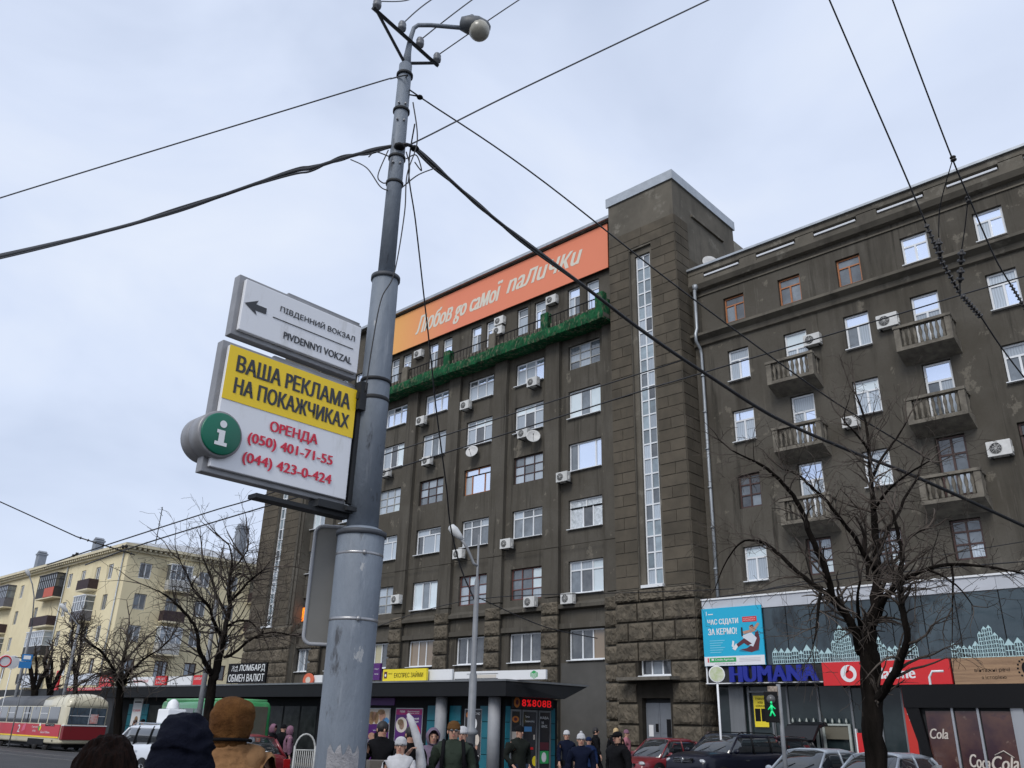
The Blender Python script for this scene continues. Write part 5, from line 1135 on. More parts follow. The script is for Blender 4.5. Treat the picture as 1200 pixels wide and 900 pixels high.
# ================================================================= AIR CONDITIONERS, DISHES, STREET LAMPS, SMALL SIGNS
def ac_master():
    r = thing('air_conditioner', 'x', 'air conditioner', (0, 0, 0), group='outdoor air conditioners on the brown facades')
    MB().box(-.4, .4, -.32, 0, 0, .56).build('casing', ACW, r, local=True, bevel=.015)
    MB().lathe([(.21, 0), (.21, .012)], (-.1, -.321, .28), 20, None, (0, -1, 0)).build('fan_recess', DGREY, r, local=True)
    g = MB()
    for k in range(4): rr_ = .05+.05*k; g.tube([V(-.1+rr_*math.cos(a*PI/8), -.338, .28+rr_*math.sin(a*PI/8)) for a in range(17)], .006, 4, caps=False)
    for k in range(4): a = k*PI/4; g.tube([V(-.1-.2*math.cos(a), -.34, .28-.2*math.sin(a)), V(-.1+.2*math.cos(a), -.34, .28+.2*math.sin(a))], .006, 4)
    g.build('fan_grille', ACW, r, local=True)
    for x in (-.3, .3): MB().box(x-.02, x+.02, -.3, .3, -.05, -.003).build('bracket', DGREY, r, local=True)
    MB().box(.401, .43, -.2, -.08, .1, .3).build('valve_cover', ACW, r, local=True)
    return r
acm = ac_master(); first = True
def ac(px, py, Y, label, sc=1.0):
    global first
    s, z = PY(Y).sz(px, py); o = acm if first else copy_tree(acm); first = False
    o.location = (s, Y, z-.28*sc); o.scale = (sc, 1, sc); o['label'] = label
def col(n): return ['first', 'second', 'third', 'fourth', 'fifth', 'sixth', 'seventh'][n]
for (px, py, lab) in [
    (627, 449, 'white air conditioner under the top window of the second bay from the tower'), (548, 476, 'white air conditioner below the top window of the third bay from the tower'),
    (496, 494, 'white air conditioner below the top window of the fourth bay from the tower'), (503, 541, 'white air conditioner under the second window down in the fourth bay'),
    (455, 555, 'white air conditioner just right of the pole under a second row window'), (616, 509, 'white air conditioner beside the satellite dish in the second bay'),
    (662, 560, 'white air conditioner left of the mirror like window in the bay next to the tower'), (596, 638, 'white air conditioner at the lower left of the fourth row window, second bay'),
    (540, 650, 'white air conditioner behind the small street lamp arm'), (467, 703, 'white air conditioner near the pole on the fifth window row'),
    (624, 706, 'white air conditioner under the red framed window'), (668, 702, 'white air conditioner under the fifth row window next to the tower base')]:
    ac(px, py, 35.33, lab)
ac(346, 681, 35.33, 'white air conditioner left of the big pole near the far stair tower')
for (px, py, lab) in [(493, 416, 'white air conditioner on the attic wall left end behind the netted balcony'), (588, 377.5, 'upper one of two stacked air conditioners on the attic wall'), (586.5, 389, 'lower one of two stacked air conditioners on the attic wall'), (649, 353, 'white air conditioner on the attic wall near the tower')]: ac(px, py, 35.58, lab)
ac(954, 400, 36.43, 'white air conditioner right of the upper left balcony'); ac(1042, 378, 36.43, 'white air conditioner left of the uppermost right balcony', 1.15); ac(999, 496, 36.43, 'white air conditioner behind the tree top', .9); ac(1173, 527, 36.43, 'white air conditioner right of the lower right balconies', 1.1)
DISH = mat('dish_white', (.55, .55, .54), .5, var=.15, vscale=4)
def dish(px, py, Y, r, ax, label):
    s, z = PY(Y).sz(px, py); t = thing('satellite_dish', label, 'satellite dish', (s, Y, z)); ax = Vector(ax).normalized(); c = V(s, Y, z)
    n = 24; mb = MB(); mb.lathe([(.02, -.10*r/.45), (r*.5, -.07*r/.45), (r*.85, -.02), (r, .02), (r-.012, .035), (r*.8, .0), (r*.5, -.05*r/.45), (.02, -.07*r/.45)], c, n, None, ax); mb.build('reflector', DISH, t)
    f = c+ax*.42+V(0, 0, -.12); MB().tube([c+V(0, 0, -r*.9), f], .012, 5).build('feed_arm', DGREY, t); MB().ell(f, (.04, .04, .04), 8, 6).build('feed_horn', DGREY, t)
    MB().tube([c-ax*.08, V(s, Y+.45, z-.1)], .02, 5).build('mount', DGREY, t)
dish(553, 529, 35.15, .42, (.35, -1, .35), 'round white satellite dish in the third bay above the orange framed window'); dish(625, 511, 35.1, .42, (.9, -1, .35), 'tilted white satellite dish beside an air conditioner in the second bay')
dd_ = onX = None
q = ray(832, 307); tt = -20.5/q[0]; c = V(-20.5, q[1]*tt, H+q[2]*tt)
t = thing('satellite_dish', 'oval white satellite dish on the side wall of the stair tower', 'satellite dish', tuple(c)); MB().lathe([(.02, -.1), (.25, -.06), (.45, .02), (.44, .035), (.25, -.03), (.02, -.06)], c, 24, None, (.9, -.9, .3)).build('reflector', DISH, t); MB().tube([c, V(-20.86, c.y+.1, c.z-.2)], .02, 5).build('mount', DGREY, t)

def lamp_post(px, d, top, head, arm, label, r0=.07, hh=.28, base_py=900, steps=None):
    """pole at photo column px (at base) and distance d; top/head/arm are photo points"""
    q = ray(px, base_py); k = d/math.hypot(q[0], q[1]); x, y = q[0]*k, q[1]*k; t = thing('street_lamp', label, 'street lamp', (x, y, 0)); zt_ = at_dist(top[0], top[1], d).z
    pr = steps or [(r0, 0), (r0*.9, zt_*.5), (r0*.6, zt_)]
    MB().lathe([(r, z) for r, z in pr], (x, y, 0), 12).build('post', POLEM2, t)
    pts = [V(x, y, zt_-.05)]+[at_dist(a, b, d) for a, b in arm]; MB().tube(pts, r0*.35, 6).build('arm', POLEM2, t)
    h_ = at_dist(head[0], head[1], d); hh = max(hh, (h_-at_dist(arm[-1][0], arm[-1][1], d)).length*1.2); ax = (h_-pts[-1]); ax = ax.normalized() if ax.length > .01 else V(-1, 0, 0)
    lh = MB().lathe([(r0*.4, -.1), (r0*.8, 0), (r0*1.1, hh*.5), (r0*.9, hh*.9), (r0*.3, hh)], pts[-1], 12, None, ax).build('lamp_head', LAMPW, t)
    return t
POLEM2 = mat('street_lamp_grey', (.22, .23, .245), .5, var=.25, vscale=4, coords='World'); LAMPW = mat('lamp_head_white', (.55, .56, .56), .4)
lamp_post(551, 16, (556, 660), (529, 618), [(555, 660), (547, 641), (538, 628)], 'slim stepped street lamp with bent arm in front of the banner building', .08, .2, base_py=880, steps=[(.085, 0), (.085, 1.55), (.12, 1.57), (.12, 1.62), (.072, 1.68), (.07, 2.55), (.052, 2.6), (.048, 4.2), (.022, 4.3), (.018, 5.1)])
lamp_post(237, 40, (248, 700), (228, 678), [(248, 699), (243, 692), (234, 683)], 'street lamp with white head beside the tall bare tree', .12, .4, base_py=813)
lamp_post(78, 66, (90, 732), (72, 709), [(90, 731), (85, 724), (78, 716)], 'street lamp with white head before the yellow house balconies', .13, .5, base_py=800)
lamp_post(22, 68, (40, 735), (31, 668), [(40, 700), (38, 685), (34, 674)], 'far street lamp at the left edge over the tram', .12, .4, base_py=800)
def round_sign(px, py, d, r, m, label, pole_py, extra=None):
    c = at_dist(px, py, d); t = thing('round_sign', label, 'sign', (c.x, c.y, 0)); ax = Vector((-c.x, -c.y, 0)).normalized()
    MB().tube([V(c.x-ax.x*.05, c.y-ax.y*.05, -.1), V(c.x-ax.x*.05, c.y-ax.y*.05, c.z)], .035 if d < 40 else .03, 8).build('post', WHITE, t)
    MB().lathe([(r-.01, -.02), (r, -.018), (r, .018), (r-.01, .02)], c, 28, None, ax, False).build('rim', WHITE, t); MB().lathe([(r*.88, .021), (r*.88, .026)], c, 28, None, ax, False).build('disc', m, t); return t, c, ax
round_sign(840, 790, 30, .26, mat('pale_green_print', (.42, .50, .25), .5, col2=(.6, .62, .5), vscale=6), 'round pale green sign on a white post before the shop corner', 855)
# pedestrian light
tl = at_dist(904, 826, 24); t = thing('traffic_light', 'black pedestrian signal showing a green walking man', 'traffic light', (tl.x, tl.y, 0))
ax = Vector((-tl.x, -tl.y, 0)).normalized(); pv = Vector((-ax.y, ax.x, 0))
Xm = Matrix.Translation(tl)@Matrix(((pv.x, -ax.x, 0, 0), (pv.y, -ax.y, 0, 0), (0, 0, 1, 0), (0, 0, 0, 1)))
MB().box(-.17, .17, -.12, .1, -.42, .32, None, Xm).build('housing', BLACK, t, bevel=.02)
for zz, m in ((.13, mat('lens_off', (.10, .10, .10), .3)), ):
    MB().lathe([(.11, 0), (.11, .02)], tl+ax*.121+V(0, 0, zz), 16, None, ax).build('lens', m, t)
GM = mat('walking_green', (.01, .6, .20), .5, emit=.45)
g = MB(); Pg = Plane((tl-pv+ax*.0)[:2], (tl+pv)[:2]); o_ = .13; 
if Pg.n[0]*ax.x+Pg.n[1]*ax.y < 0: o_ = -.13
g.tube([tl+ax*.13+V(0, 0, .0), tl+ax*.13+V(0, 0, -.14)], .03, 6); g.tube([tl+ax*.13+V(0, 0, -.14), tl+ax*.13+pv*.07+V(0, 0, -.27)], .02, 5); g.tube([tl+ax*.13+V(0, 0, -.14), tl+ax*.13-pv*.05+V(0, 0, -.27)], .02, 5); g.tube([tl+ax*.13+V(0, 0, -.02), tl+ax*.13-pv*.09+V(0, 0, -.12)], .015, 5); g.tube([tl+ax*.13+V(0, 0, -.02), tl+ax*.13+pv*.09+V(0, 0, -.10)], .015, 5); g.ell(tl+ax*.13+V(0, 0, .05), (.03, .03, .035), 8, 6)
g.build('walking_man', GM, t)
q = at_dist(914, 826, 24); MB().tube([V(q.x, q.y, -.1), V(q.x, q.y, q.z+.5)], .055, 10).build('post', POLEM2, t)
MB().tube([V(q.x, q.y, tl.z), tl-ax*.05], .025, 6).build('bracket', BLACK, t)
c = at_dist(906, 810, 24); tag(MB().box(c.x-.13, c.x+.13, c.y-.04, c.y+.04, c.z-.12, c.z+.12).build('small_plate', mat('rusty_plate', (.4, .33, .27), .6, col2=(.1, .07, .05), vscale=9)), 'small pale rusty plate above the pedestrian signal', 'plate')
# far traffic signs at the left edge
t, c, ax = round_sign(6, 775, 66, .42, mat('sign_pale', (.55, .56, .58), .5), 'round white road sign with red ring at the left edge', 860); MB().tube([c+ax*.05+Vector((-ax.y, ax.x, 0))*.33*math.cos(a)+V(0, 0, .33*math.sin(a)) for a in [2*PI*k/20 for k in range(21)]], .04, 5, caps=False).build('red_ring', RED, t)
round_sign(15, 776, 67, .42, mat('sign_pale', (.55, .56, .58), .5), 'round blank road sign second from the left edge', 860)
c = at_dist(33, 775, 64); t = thing('stop_sign', 'blue tram stop sign above the tram roof at left', 'sign', (c.x, c.y, 0)); ax = Vector((-c.x, -c.y, 0)).normalized(); P = Plane((c+Vector((-ax.y, ax.x, 0))*-.4)[:2], (c+Vector((-ax.y, ax.x, 0))*.4)[:2])
BL2 = mat('sign_blue', (.01, .16, .42), .4); MB().pbox(P, 0, .6, c.z-.0, c.z+.42, 0, .04, BL2).build('upper_plate', BL2, t); MB().pbox(P, -.08, .62, c.z-.42, c.z-.02, 0, .04, BL2).build('lower_plate', BL2, t); MB().pbox(P, .1, .5, c.z+.12, c.z+.34, -.002, .043, WHITE).build('tram_symbol', WHITE, t)
MB().tube([V(c.x, c.y, -.1), V(c.x, c.y, c.z)], .04, 6).build('post', POLEM2, t)
# arched railing beside the pole
c0, c1 = at_dist(344, 890, 24), at_dist(368, 890, 24); P = Plane(c0[:2], c1[:2]); rl = thing('railing', 'short arched grey railing left of the big pole', 'railing', P.p(P.len/2, 0)); w_ = P.len
g = MB()
for s in (0, w_): g.tube([P.p(s, 0), P.p(s, 1.15)], .03, 6)
g.tube([P.p(0, 1.05), P.p(w_, 1.05)], .02, 6); g.tube([P.p(0, .3), P.p(w_, .3)], .02, 6); g.tube([P.p(w_*(.5-.5*math.cos(a)), 1.05+.38*math.sin(a)) for a in [PI*k/10 for k in range(11)]], .025, 6); g.build('frame', OLDWHITE, rl)
for k in range(9): s = w_*(k+1)/10; MB().tube([P.p(s, .3), P.p(s, 1.04)], .012, 5).build('bar', OLDWHITE, rl)
# ================================================================= BARE TREES
BARK = mat('bark', (.016, .013, .011), .95, spec=.05, col2=(.006, .005, .004), vscale=6, bump=1.5, bscale=18, coords='World', stretch=(1, 1, .25))
BARK2 = mat('twig_bark', (.030, .024, .020), .9, spec=.1, col2=(.12, .10, .085), vscale=1.1, coords='World')
def bare_tree(label, limbs, d0, seed, twl=1.0, ntw=60, r_min=.006, droop=.15, lim_r=1.0, group=None, wobble=.3, levels=2):
    """limbs: list of lists of (px, py, dd, width_px); the first is the trunk"""
    rr = random.Random(seed); base = limbs[0][0]; b = at_dist(base[0], base[1], d0+base[2]); root = thing('bare_tree', label, 'tree', (b.x, b.y, 0), group=group)
    tr, tw = MB(), MB(); segs = []
    def cat(P, R, sub=4):
        out, ro = [], []
        for i in range(len(P)-1):
            p0, p1, p2, p3 = P[max(i-1, 0)], P[i], P[i+1], P[min(i+2, len(P)-1)]
            for k in range(sub):
                t = k/sub; out.append(.5*((2*p1)+(-p0+p2)*t+(2*p0-5*p1+4*p2-p3)*t*t+(-p0+3*p1-3*p2+p3)*t**3)+Vector([rr.uniform(-1, 1)*R[i]*(.10 if R[i] > .12 else .25) for _ in range(3)])*(1 if i or k else 0)); ro.append((R[i]*(1-t)+R[i+1]*t)*rr.uniform(.93, 1.1))
        out.append(P[-1]); ro.append(R[-1]); return out, ro
    for li, lb in enumerate(limbs):
        P = [at_dist(x, y, d0+dd) for x, y, dd, w_ in lb]; R = [max(wr(w_*(.92 if li == 0 else .78), p), r_min) for (x, y, dd, w_), p in zip(lb, P)]
        if li == 0: P[0].z = -.15; 
        o, ro = cat(P, R); tr.tube(o, ro, 9 if li < 4 else 7)
        for i in range(len(o)-1):
            if li > 0 or i > len(o)*.7: segs.append((o[i], o[i+1], ro[i], li))
    def grow(p, d, r, L, lev):
        n = rr.randint(4, 6); pts = [p]; rs = [r]; q = p.copy(); dd = d.copy(); kids = []
        for k in range(n):
            dd = (dd+Vector([rr.uniform(-1, 1)*wobble for _ in range(3)])+V(0, 0, .10-droop*(k/n)*1.5)).normalized(); q = q+dd*(L/n); pts.append(q.copy()); rs.append(max(r*(1-(k+1)/n*.75), r_min))
            if lev > 0 and rr.random() < (.85 if levels == 1 else .42):
                s = Vector([rr.uniform(-1, 1) for _ in range(3)]).normalized(); nd = (dd*.7+s*.8).normalized(); kids.append((q.copy(), nd, rs[-1]*.7, L*rr.uniform(.35, .65)))
        tw.tube(pts, rs, 5 if r > .015 else 3, smooth=True, caps=False)
        for kd in kids: grow(*kd, lev-1)
    for k in range(ntw):
        a, b_, r, li = rr.choice(segs); f = rr.random(); p = a+(b_-a)*f; ax = (b_-a).normalized(); s = Vector([rr.uniform(-1, 1) for _ in range(3)]); s = (s-ax*s.dot(ax)).normalized()
        d_ = (ax*rr.uniform(.3, .9)+s*.8+V(0, 0, .12)).normalized(); grow(p, d_, max(min(r*.45, .03*lim_r), r_min*1.3), twl*rr.uniform(.5, 1.3), levels)
    for lb in limbs[1:]:
        P = [at_dist(x, y, d0+dd) for x, y, dd, w_ in lb[-2:]]; d_ = (P[1]-P[0]).normalized()
        for _ in range(2): grow(P[1], (d_+Vector([rr.uniform(-.5, .5) for _ in range(3)])).normalized(), max(wr(lb[-1][3], P[1]), r_min*1.3), twl*rr.uniform(.6, 1.2), levels)
    tr.build('trunk', BARK, root, fix=False); tw.build('crown', BARK2, root, fix=False); return root
bare_tree('large bare street tree with dark forked trunk in front of the red shop sign', [
    [(1027, 905, 0, 29), (1025, 880, 0, 27), (1022, 830, 0, 25), (1019, 780, 0, 26), (1017, 750, 0, 24), (1018, 728, 0, 16)],
    [(1010, 765, 0, 16), (1000, 735, -.3, 13), (985, 712, -.5, 12), (975, 697, -.7, 11), (967, 665, -.9, 9), (950, 628, -1.1, 8), (940, 600, -1.2, 7), (925, 575, -1.4, 6), (900, 550, -1.6, 4.5), (878, 538, -1.8, 3), (858, 528, -2, 2)],
    [(976, 699, -.7, 9), (950, 683, -.5, 7), (928, 664, -.3, 6), (905, 643, -.1, 5), (888, 634, 0, 4), (868, 636, .2, 3), (850, 660, .3, 2), (838, 690, .3, 1.3)],
    [(1019, 735, 0, 18), (1026, 700, .2, 14), (1028, 660, .4, 12), (1025, 620, .6, 10), (1023, 590, .7, 8), (1020, 555, .8, 6), (1018, 520, .9, 5), (1013, 490, 1, 3.5), (1003, 462, 1.1, 2)],
    [(1025, 668, .3, 8), (1012, 648, 0, 7), (998, 625, -.3, 6), (982, 605, -.6, 5), (967, 585, -.8, 4.5), (950, 570, -1, 4), (934, 556, -1.2, 3), (918, 550, -1.4, 2)],
    [(1030, 650, .4, 7), (1040, 622, .8, 6), (1052, 603, 1.1, 5), (1062, 580, 1.4, 4), (1075, 560, 1.7, 3), (1083, 535, 1.9, 2)],
    [(1020, 738, 0, 12), (1038, 700, -.6, 9), (1055, 683, -.9, 8), (1078, 670, -1.2, 6), (1110, 662, -1.6, 5), (1150, 663, -2, 4), (1185, 669, -2.3, 3), (1212, 674, -2.5, 2)],
    [(1024, 826, 0, 14), (1042, 800, -.5, 12), (1056, 775, -.8, 11), (1063, 745, -1, 10), (1057, 710, -1.1, 9), (1055, 680, -1.2, 8), (1057, 650, -1.2, 7), (1052, 625, -1.2, 6), (1046, 598, -1.3, 3)],
    [(1010, 745, 0, 8), (1006, 722, -.5, 6), (1005, 700, -.9, 4), (1008, 680, -1.1, 3)],
    [(963, 688, -.8, 4), (960, 705, -1.1, 5), (957, 735, -1.3, 4), (956, 742, -1.4, 3), (953, 755, -1.4, 1.5)],
    [(1019, 680, .2, 9), (1017, 662, .2, 8)],
    [(1030, 700, .2, 7), (1042, 672, .5, 5), (1055, 648, .8, 4), (1068, 628, 1, 4), (1085, 620, 1.2, 3)],
    [(1085, 667, -1.2, 4), (1105, 675, -1.6, 3), (1125, 690, -2, 2.5), (1140, 710, -2.2, 1.5)],
    [(1115, 663, -1.6, 3.5), (1117, 680, -1.7, 3.5), (1116, 712, -1.7, 2)],
    [(1022, 560, .8, 5), (1035, 535, 1, 4), (1050, 515, 1.3, 3), (1062, 495, 1.5, 2)],
    [(1019, 530, .9, 4), (1005, 510, .6, 3), (990, 495, .3, 2)],
    [(1023, 600, .7, 5), (1040, 575, .2, 4), (1065, 555, -.3, 3), (1090, 540, -.8, 2)]], 17.5, 11, twl=.95, ntw=290, r_min=.0036, droop=.22, wobble=.33, levels=2)
bare_tree('tall bare tree in front of the yellow house, right of the white headed street lamp', [
    [(235, 905, 0, 13), (240, 870, 0, 12), (248, 805, 0, 11), (252, 790, 0, 11), (258, 765, 0, 9), (262, 750, 0, 8)],
    [(248, 792, 0, 8), (240, 775, -.5, 7), (233, 760, -.8, 6), (231, 742, -1, 5), (224, 727, -1.2, 4.5), (212, 713, -1.4, 4), (200, 702, -1.6, 3), (188, 694, -1.8, 2), (165, 684, -2, 1.2)],
    [(262, 752, 0, 8), (265, 730, .2, 7), (269, 709, .4, 6), (268, 690, .6, 5), (270, 672, .7, 4), (272, 655, .8, 3), (268, 638, .9, 2)],
    [(262, 748, 0, 6), (250, 728, -.5, 5), (246, 712, -.8, 4), (235, 700, -1, 4), (226, 690, -1.2, 3), (220, 675, -1.4, 2), (210, 655, -1.6, 1.5)],
    [(269, 705, .4, 4), (280, 695, 0, 4), (290, 683, -.3, 3.5), (298, 676, -.5, 3), (308, 668, -.7, 2)],
    [(263, 770, 0, 5), (275, 765, -.5, 4.5), (290, 752, -1, 4), (305, 744, -1.4, 3.5), (322, 741, -1.8, 3), (340, 744, -2, 2)],
    [(266, 722, .3, 5), (255, 700, .6, 4), (250, 685, .9, 4), (244, 668, 1.1, 3), (238, 655, 1.2, 2)],
    [(270, 685, .6, 4), (280, 672, 1, 3.5), (296, 680, 1.2, 3), (285, 652, 1.3, 2)], [(272, 668, .7, 3), (283, 655, .9, 2.5), (290, 645, 1, 1.8)],
    [(265, 735, .2, 4), (278, 728, -.4, 3), (292, 728, -.9, 2.5), (300, 735, -1.2, 2)]], 38, 21, twl=1.9, ntw=190, r_min=.0065, droop=.15, lim_r=1.3, levels=2)
bare_tree('bare tree with low drooping crown behind the tram end', [
    [(134, 905, 0, 11), (138, 860, 0, 10), (140, 815, 0, 9), (142, 803, 0, 8)],
    [(141, 808, 0, 7), (135, 790, -.5, 5), (127, 775, -1, 4), (117, 762, -1.4, 3.5), (106, 755, -1.8, 2.5)], [(143, 803, 0, 6), (150, 790, -.5, 5), (160, 780, -1, 4), (172, 770, -1.4, 3), (188, 760, -1.8, 2.5), (200, 748, -2, 1.5)],
    [(142, 803, 0, 6), (143, 785, .5, 5), (146, 765, .8, 4), (150, 752, 1, 3), (148, 742, 1.2, 2)], [(137, 795, 0, 4), (125, 790, 1, 3), (112, 790, 1.5, 2.5), (102, 798, 2, 2)], [(146, 775, .5, 4), (158, 762, 1, 3), (168, 752, 1.5, 2)]], 45, 31, twl=1.8, ntw=130, r_min=.008, droop=.6, lim_r=1.3, levels=1)
for k, (px, lab, dd) in enumerate([(40, 'pruned forked street tree over the tram, left one', 0), (58, 'pruned forked street tree over the tram, right one', 1)]):
    bare_tree(lab, [[(px-7, 905, 0, 8), (px, 830, 0, 8), (px+1, 808, 0, 8)], [(px, 810, 0, 6), (px-3, 790, 0, 6), (px-6, 775, 0, 5)], [(px+1, 810, 0, 7), (px+9, 795, .5, 6), (px+15, 784, .8, 5)], [(px, 805, 0, 5), (px+3, 785, .3, 4), (px+2, 770, .4, 3)]], 66+dd, 41+k, twl=1.0, ntw=14, r_min=.018, lim_r=1.4, levels=1)
bare_tree('dense bare bush like tree before the yellow house wall, left of the drooping tree', [[(88, 905, 0, 6), (88, 830, 0, 6), (89, 790, 0, 5)], [(89, 800, 0, 5), (86, 775, 0, 4), (84, 750, 0, 3), (86, 735, 0, 2)], [(89, 795, 0, 5), (93, 770, 0, 4), (95, 748, 0, 3), (97, 735, 0, 2)]], 69, 51, twl=1.3, ntw=70, r_min=.016, lim_r=1.4, levels=1)
# ================================================================= VEHICLES
GLASSC = mat('car_glass', (.018, .022, .026), .04, spec=.7, coat=1.0); CHROME = mat('chrome', (.55, .56, .58), .15, metal=1.0); TYRE = mat('tyre', (.018, .018, .018), .85)
HLG = mat('headlight_glass', (.55, .57, .58), .1, spec=.8, coat=1, col2=(.25, .26, .28), vscale=14); TLR = mat('tail_light_red', (.42, .008, .01), .2, coat=1); RIM = mat('alloy_rim', (.38, .39, .40), .35, metal=.7)
def paint(name, c): return mat(name, c, .3, coat=.6 if max(c) > .1 else .25, spec=.4 if max(c) > .1 else .25, var=.06, vscale=2)
def loft(secs, m, closed_ends=True):
    """secs: list of rings (lists of points, same count)"""
    mb = MB(); n = len(secs[0]); vs = [p for s in secs for p in s]
    fs = [(i*n+k, i*n+(k+1) % n, (i+1)*n+(k+1) % n, (i+1)*n+k) for i in range(len(secs)-1) for k in range(n)]
    if closed_ends: fs += [tuple(range(n))[::-1], tuple((len(secs)-1)*n+k for k in range(n))]
    mb.add(vs, fs, m, True); return mb
def wheel(parent, x, y, r=.32, w_=.2):
    sy = 1 if y > 0 else -1
    t = MB().lathe([(r*.62, -w_/2), (r*.95, -w_/2), (r, -w_/2+.03), (r, w_/2-.03), (r*.95, w_/2), (r*.62, w_/2)], (x, y, r), 24, None, (0, 1, 0)).build('wheel', TYRE, parent, local=True)
    mb = MB().lathe([(r*.64, -.02), (r*.64, .02), (r*.55, .0), (r*.2, .01), (r*.12, .03)], (x, y+sy*w_*.46, r), 20, None, (0, sy, 0))
    for k in range(5):
        a = 2*PI*k/5; mb.tube([V(x+.05*math.cos(a), y+sy*(w_*.46+.03), r+.05*math.sin(a)), V(x+r*.6*math.cos(a), y+sy*(w_*.46+.022), r+r*.6*math.sin(a))], .025, 5)
    mb.build('rim', RIM, t, local=True)
def car(label, cat, loc, rz, L, Wd, Ht, pm, kind='sedan', group=None, hatch_open=False, z0=0.0, emblem=None):
    """front towards +x"""
    o = thing('parked_car' if group else 'car', label, cat, (loc[0], loc[1], z0), rz, group); hw = Wd/2; sc = Ht/1.45; gnd = .2*sc if kind == 'sedan' else .26*sc
    sh = .86*sc if kind == 'sedan' else 1.0*sc*.98     # shoulder
    if kind == 'sedan': prof = [(-.5, .50, .78, .80), (-.49, .38, .93, .84), (-.42, .30, 1.0, .97), (-.30, .26, 1.03, 1.0), (-.1, .22, 1.01, 1.0), (.12, .22, .99, 1.0), (.27, .22, .96, 1.0), (.38, .24, .88, .97), (.46, .30, .76, .90), (.49, .36, .66, .80), (.5, .42, .58, .70)]
    else: prof = [(-.5, .45, .85, .84), (-.49, .36, 1.0, .92), (-.44, .30, 1.04, .98), (-.28, .26, 1.03, 1.0), (-.1, .24, 1.0, 1.0), (.12, .24, 1.0, 1.0), (.26, .25, 1.02, 1.0), (.38, .26, .98, .98), (.46, .30, .92, .93), (.49, .34, .80, .86), (.5, .40, .70, .78)]
    secs = []
    for (fx, zb, zt_, fw) in prof:
        x = fx*L; zb *= sc*.9; zt_ *= sh*.98/ .96 if kind != 'x' else 1; w_ = hw*fw; zm = zb+(zt_-zb)*.55
        half = [(w_*.90, zb), (w_*.99, zb+(zm-zb)*.45), (w_, zm), (w_*.97, zt_-.07), (w_*.86, zt_-.01), (w_*.5, zt_+.02)]
        secs.append([V(x, y, z) for y, z in half]+[V(x, -y, z) for y, z in reversed(half)])
    b = loft(secs, pm).build('body', pm, o, local=True); smooth_mesh(b, 1); bake(b)
    # greenhouse
    if kind == 'sedan': st = [(-.44, 0, .80), (-.27, .93, .66), (-.18, 1.0, .68), (.05, 1.0, .69), (.10, .97, .69), (.27, 0, .82)]
    elif kind == 'hatch': st = [(-.47, 0, .84), (-.40, .9, .68), (-.30, 1.0, .68), (.02, 1.0, .69), (.08, .97, .69), (.26, 0, .82)]
    else: st = [(-.49, 0, .88), (-.44, .92, .76), (-.36, 1.0, .76), (.02, 1.0, .77), (.07, .97, .76), (.22, 0, .86)]
    zl = sh*.98; H_ = Ht
    def sec(fx, f, fw, grow=0.0, zc=None):
        x = fx*L; zt_ = zl+.03+(H_-zl-.03)*f+grow; w0 = hw*.87+grow; w1 = hw*fw*(1 if f > .5 else 1.04)+grow
        half = [(w0, zl-.02), (w1+(w0-w1)*.15, zl+(zt_-zl)*.75), (w1*.93, zt_-.02), (w1*.5, zt_+.02)] if f > .3 else [(w0, zl-.03), (w0*.98, zl-.01), (w0*.8, zl+.0), (w0*.5, zl+.015)]
        return [V(x, y, z) for y, z in half]+[V(x, -y, z) for y, z in reversed(half)]
    g = loft([sec(*s) for s in st], GLASSC).build('window_glass', GLASSC, o, local=True)
    # roof skin
    rt = [s for s in st if s[1] > .85]; rs = []
    for k, s in enumerate(rt):
        ring_ = sec(s[0], s[1], s[2], .014); top = [ring_[i] for i in (1, 2, 3, 4, 5, 6)]; top[0] = ring_[1].lerp(ring_[2], .55); top[-1] = ring_[6].lerp(ring_[5], .55); low_ = [p-V(0, 0, .05) for p in reversed(top)]; low_ = [V(p.x, p.y*.98, p.z) for p in low_]; rs.append(top+low_)
    loft(rs, pm).build('roof', pm, o, local=True)
    # pillars
    for sy in (-1, 1):
        pr = []
        a, b_ = sec(*st[0], .012), sec(*st[1], .012); c, d = sec(*st[-1], .012), sec(*st[-2], .012); i = 1 if sy > 0 else 6; j = 0 if sy > 0 else 7
        pl_ = MB(); pl_.tube([a[j], b_[i].lerp(b_[2 if sy > 0 else 5], .6)], .045, 6); pl_.build('rear_pillar', pm, o, local=True)
        pl_ = MB(); pl_.tube([c[j], d[i].lerp(d[2 if sy > 0 else 5], .6)], .032, 6); pl_.build('front_pillar', pm, o, local=True)
        for fx in (-.06,) if kind == 'sedan' else (-.08, -.29):
            s_ = sec(fx, 1.0, st[2][2], .010); pl_ = MB(); pl_.tube([s_[j], s_[i], s_[2 if sy > 0 else 5]], .03, 6); pl_.build('door_pillar', BLACK if kind != 'sedan' else pm, o, local=True)
        mx_, mz = L*.185, zl+.07
        m_ = MB().ell((mx_, sy*(hw+.09), mz+.02), (.06, .11, .075), 10, 8); m_.tube([V(mx_, sy*(hw*.85), mz-.03), V(mx_, sy*(hw+.05), mz)], .02, 5); m_.build('mirror', pm, o, local=True)
        hx = L*.485; zz = (.62 if kind == 'sedan' else .78)*sc
        X_ = Matrix.Translation((L*.462, sy*hw*.66, zz))@Matrix.Rotation(sy*-.35, 4, 'Z')
        hb = MB().ell((0, 0, 0), (.10, .20, .085), 12, 8); hb.v = [tuple(X_@Vector(p)) for p in hb.v]; hb.build('headlight', HLG, o, local=True)
        tb = MB().box(-L*.497, -L*.47, sy*hw*.86-.12, sy*hw*.86+.03 if sy > 0 else sy*hw*.86+.12, zl*.72, zl*.95); tb.build('tail_light', TLR, o, local=True, bevel=.02)
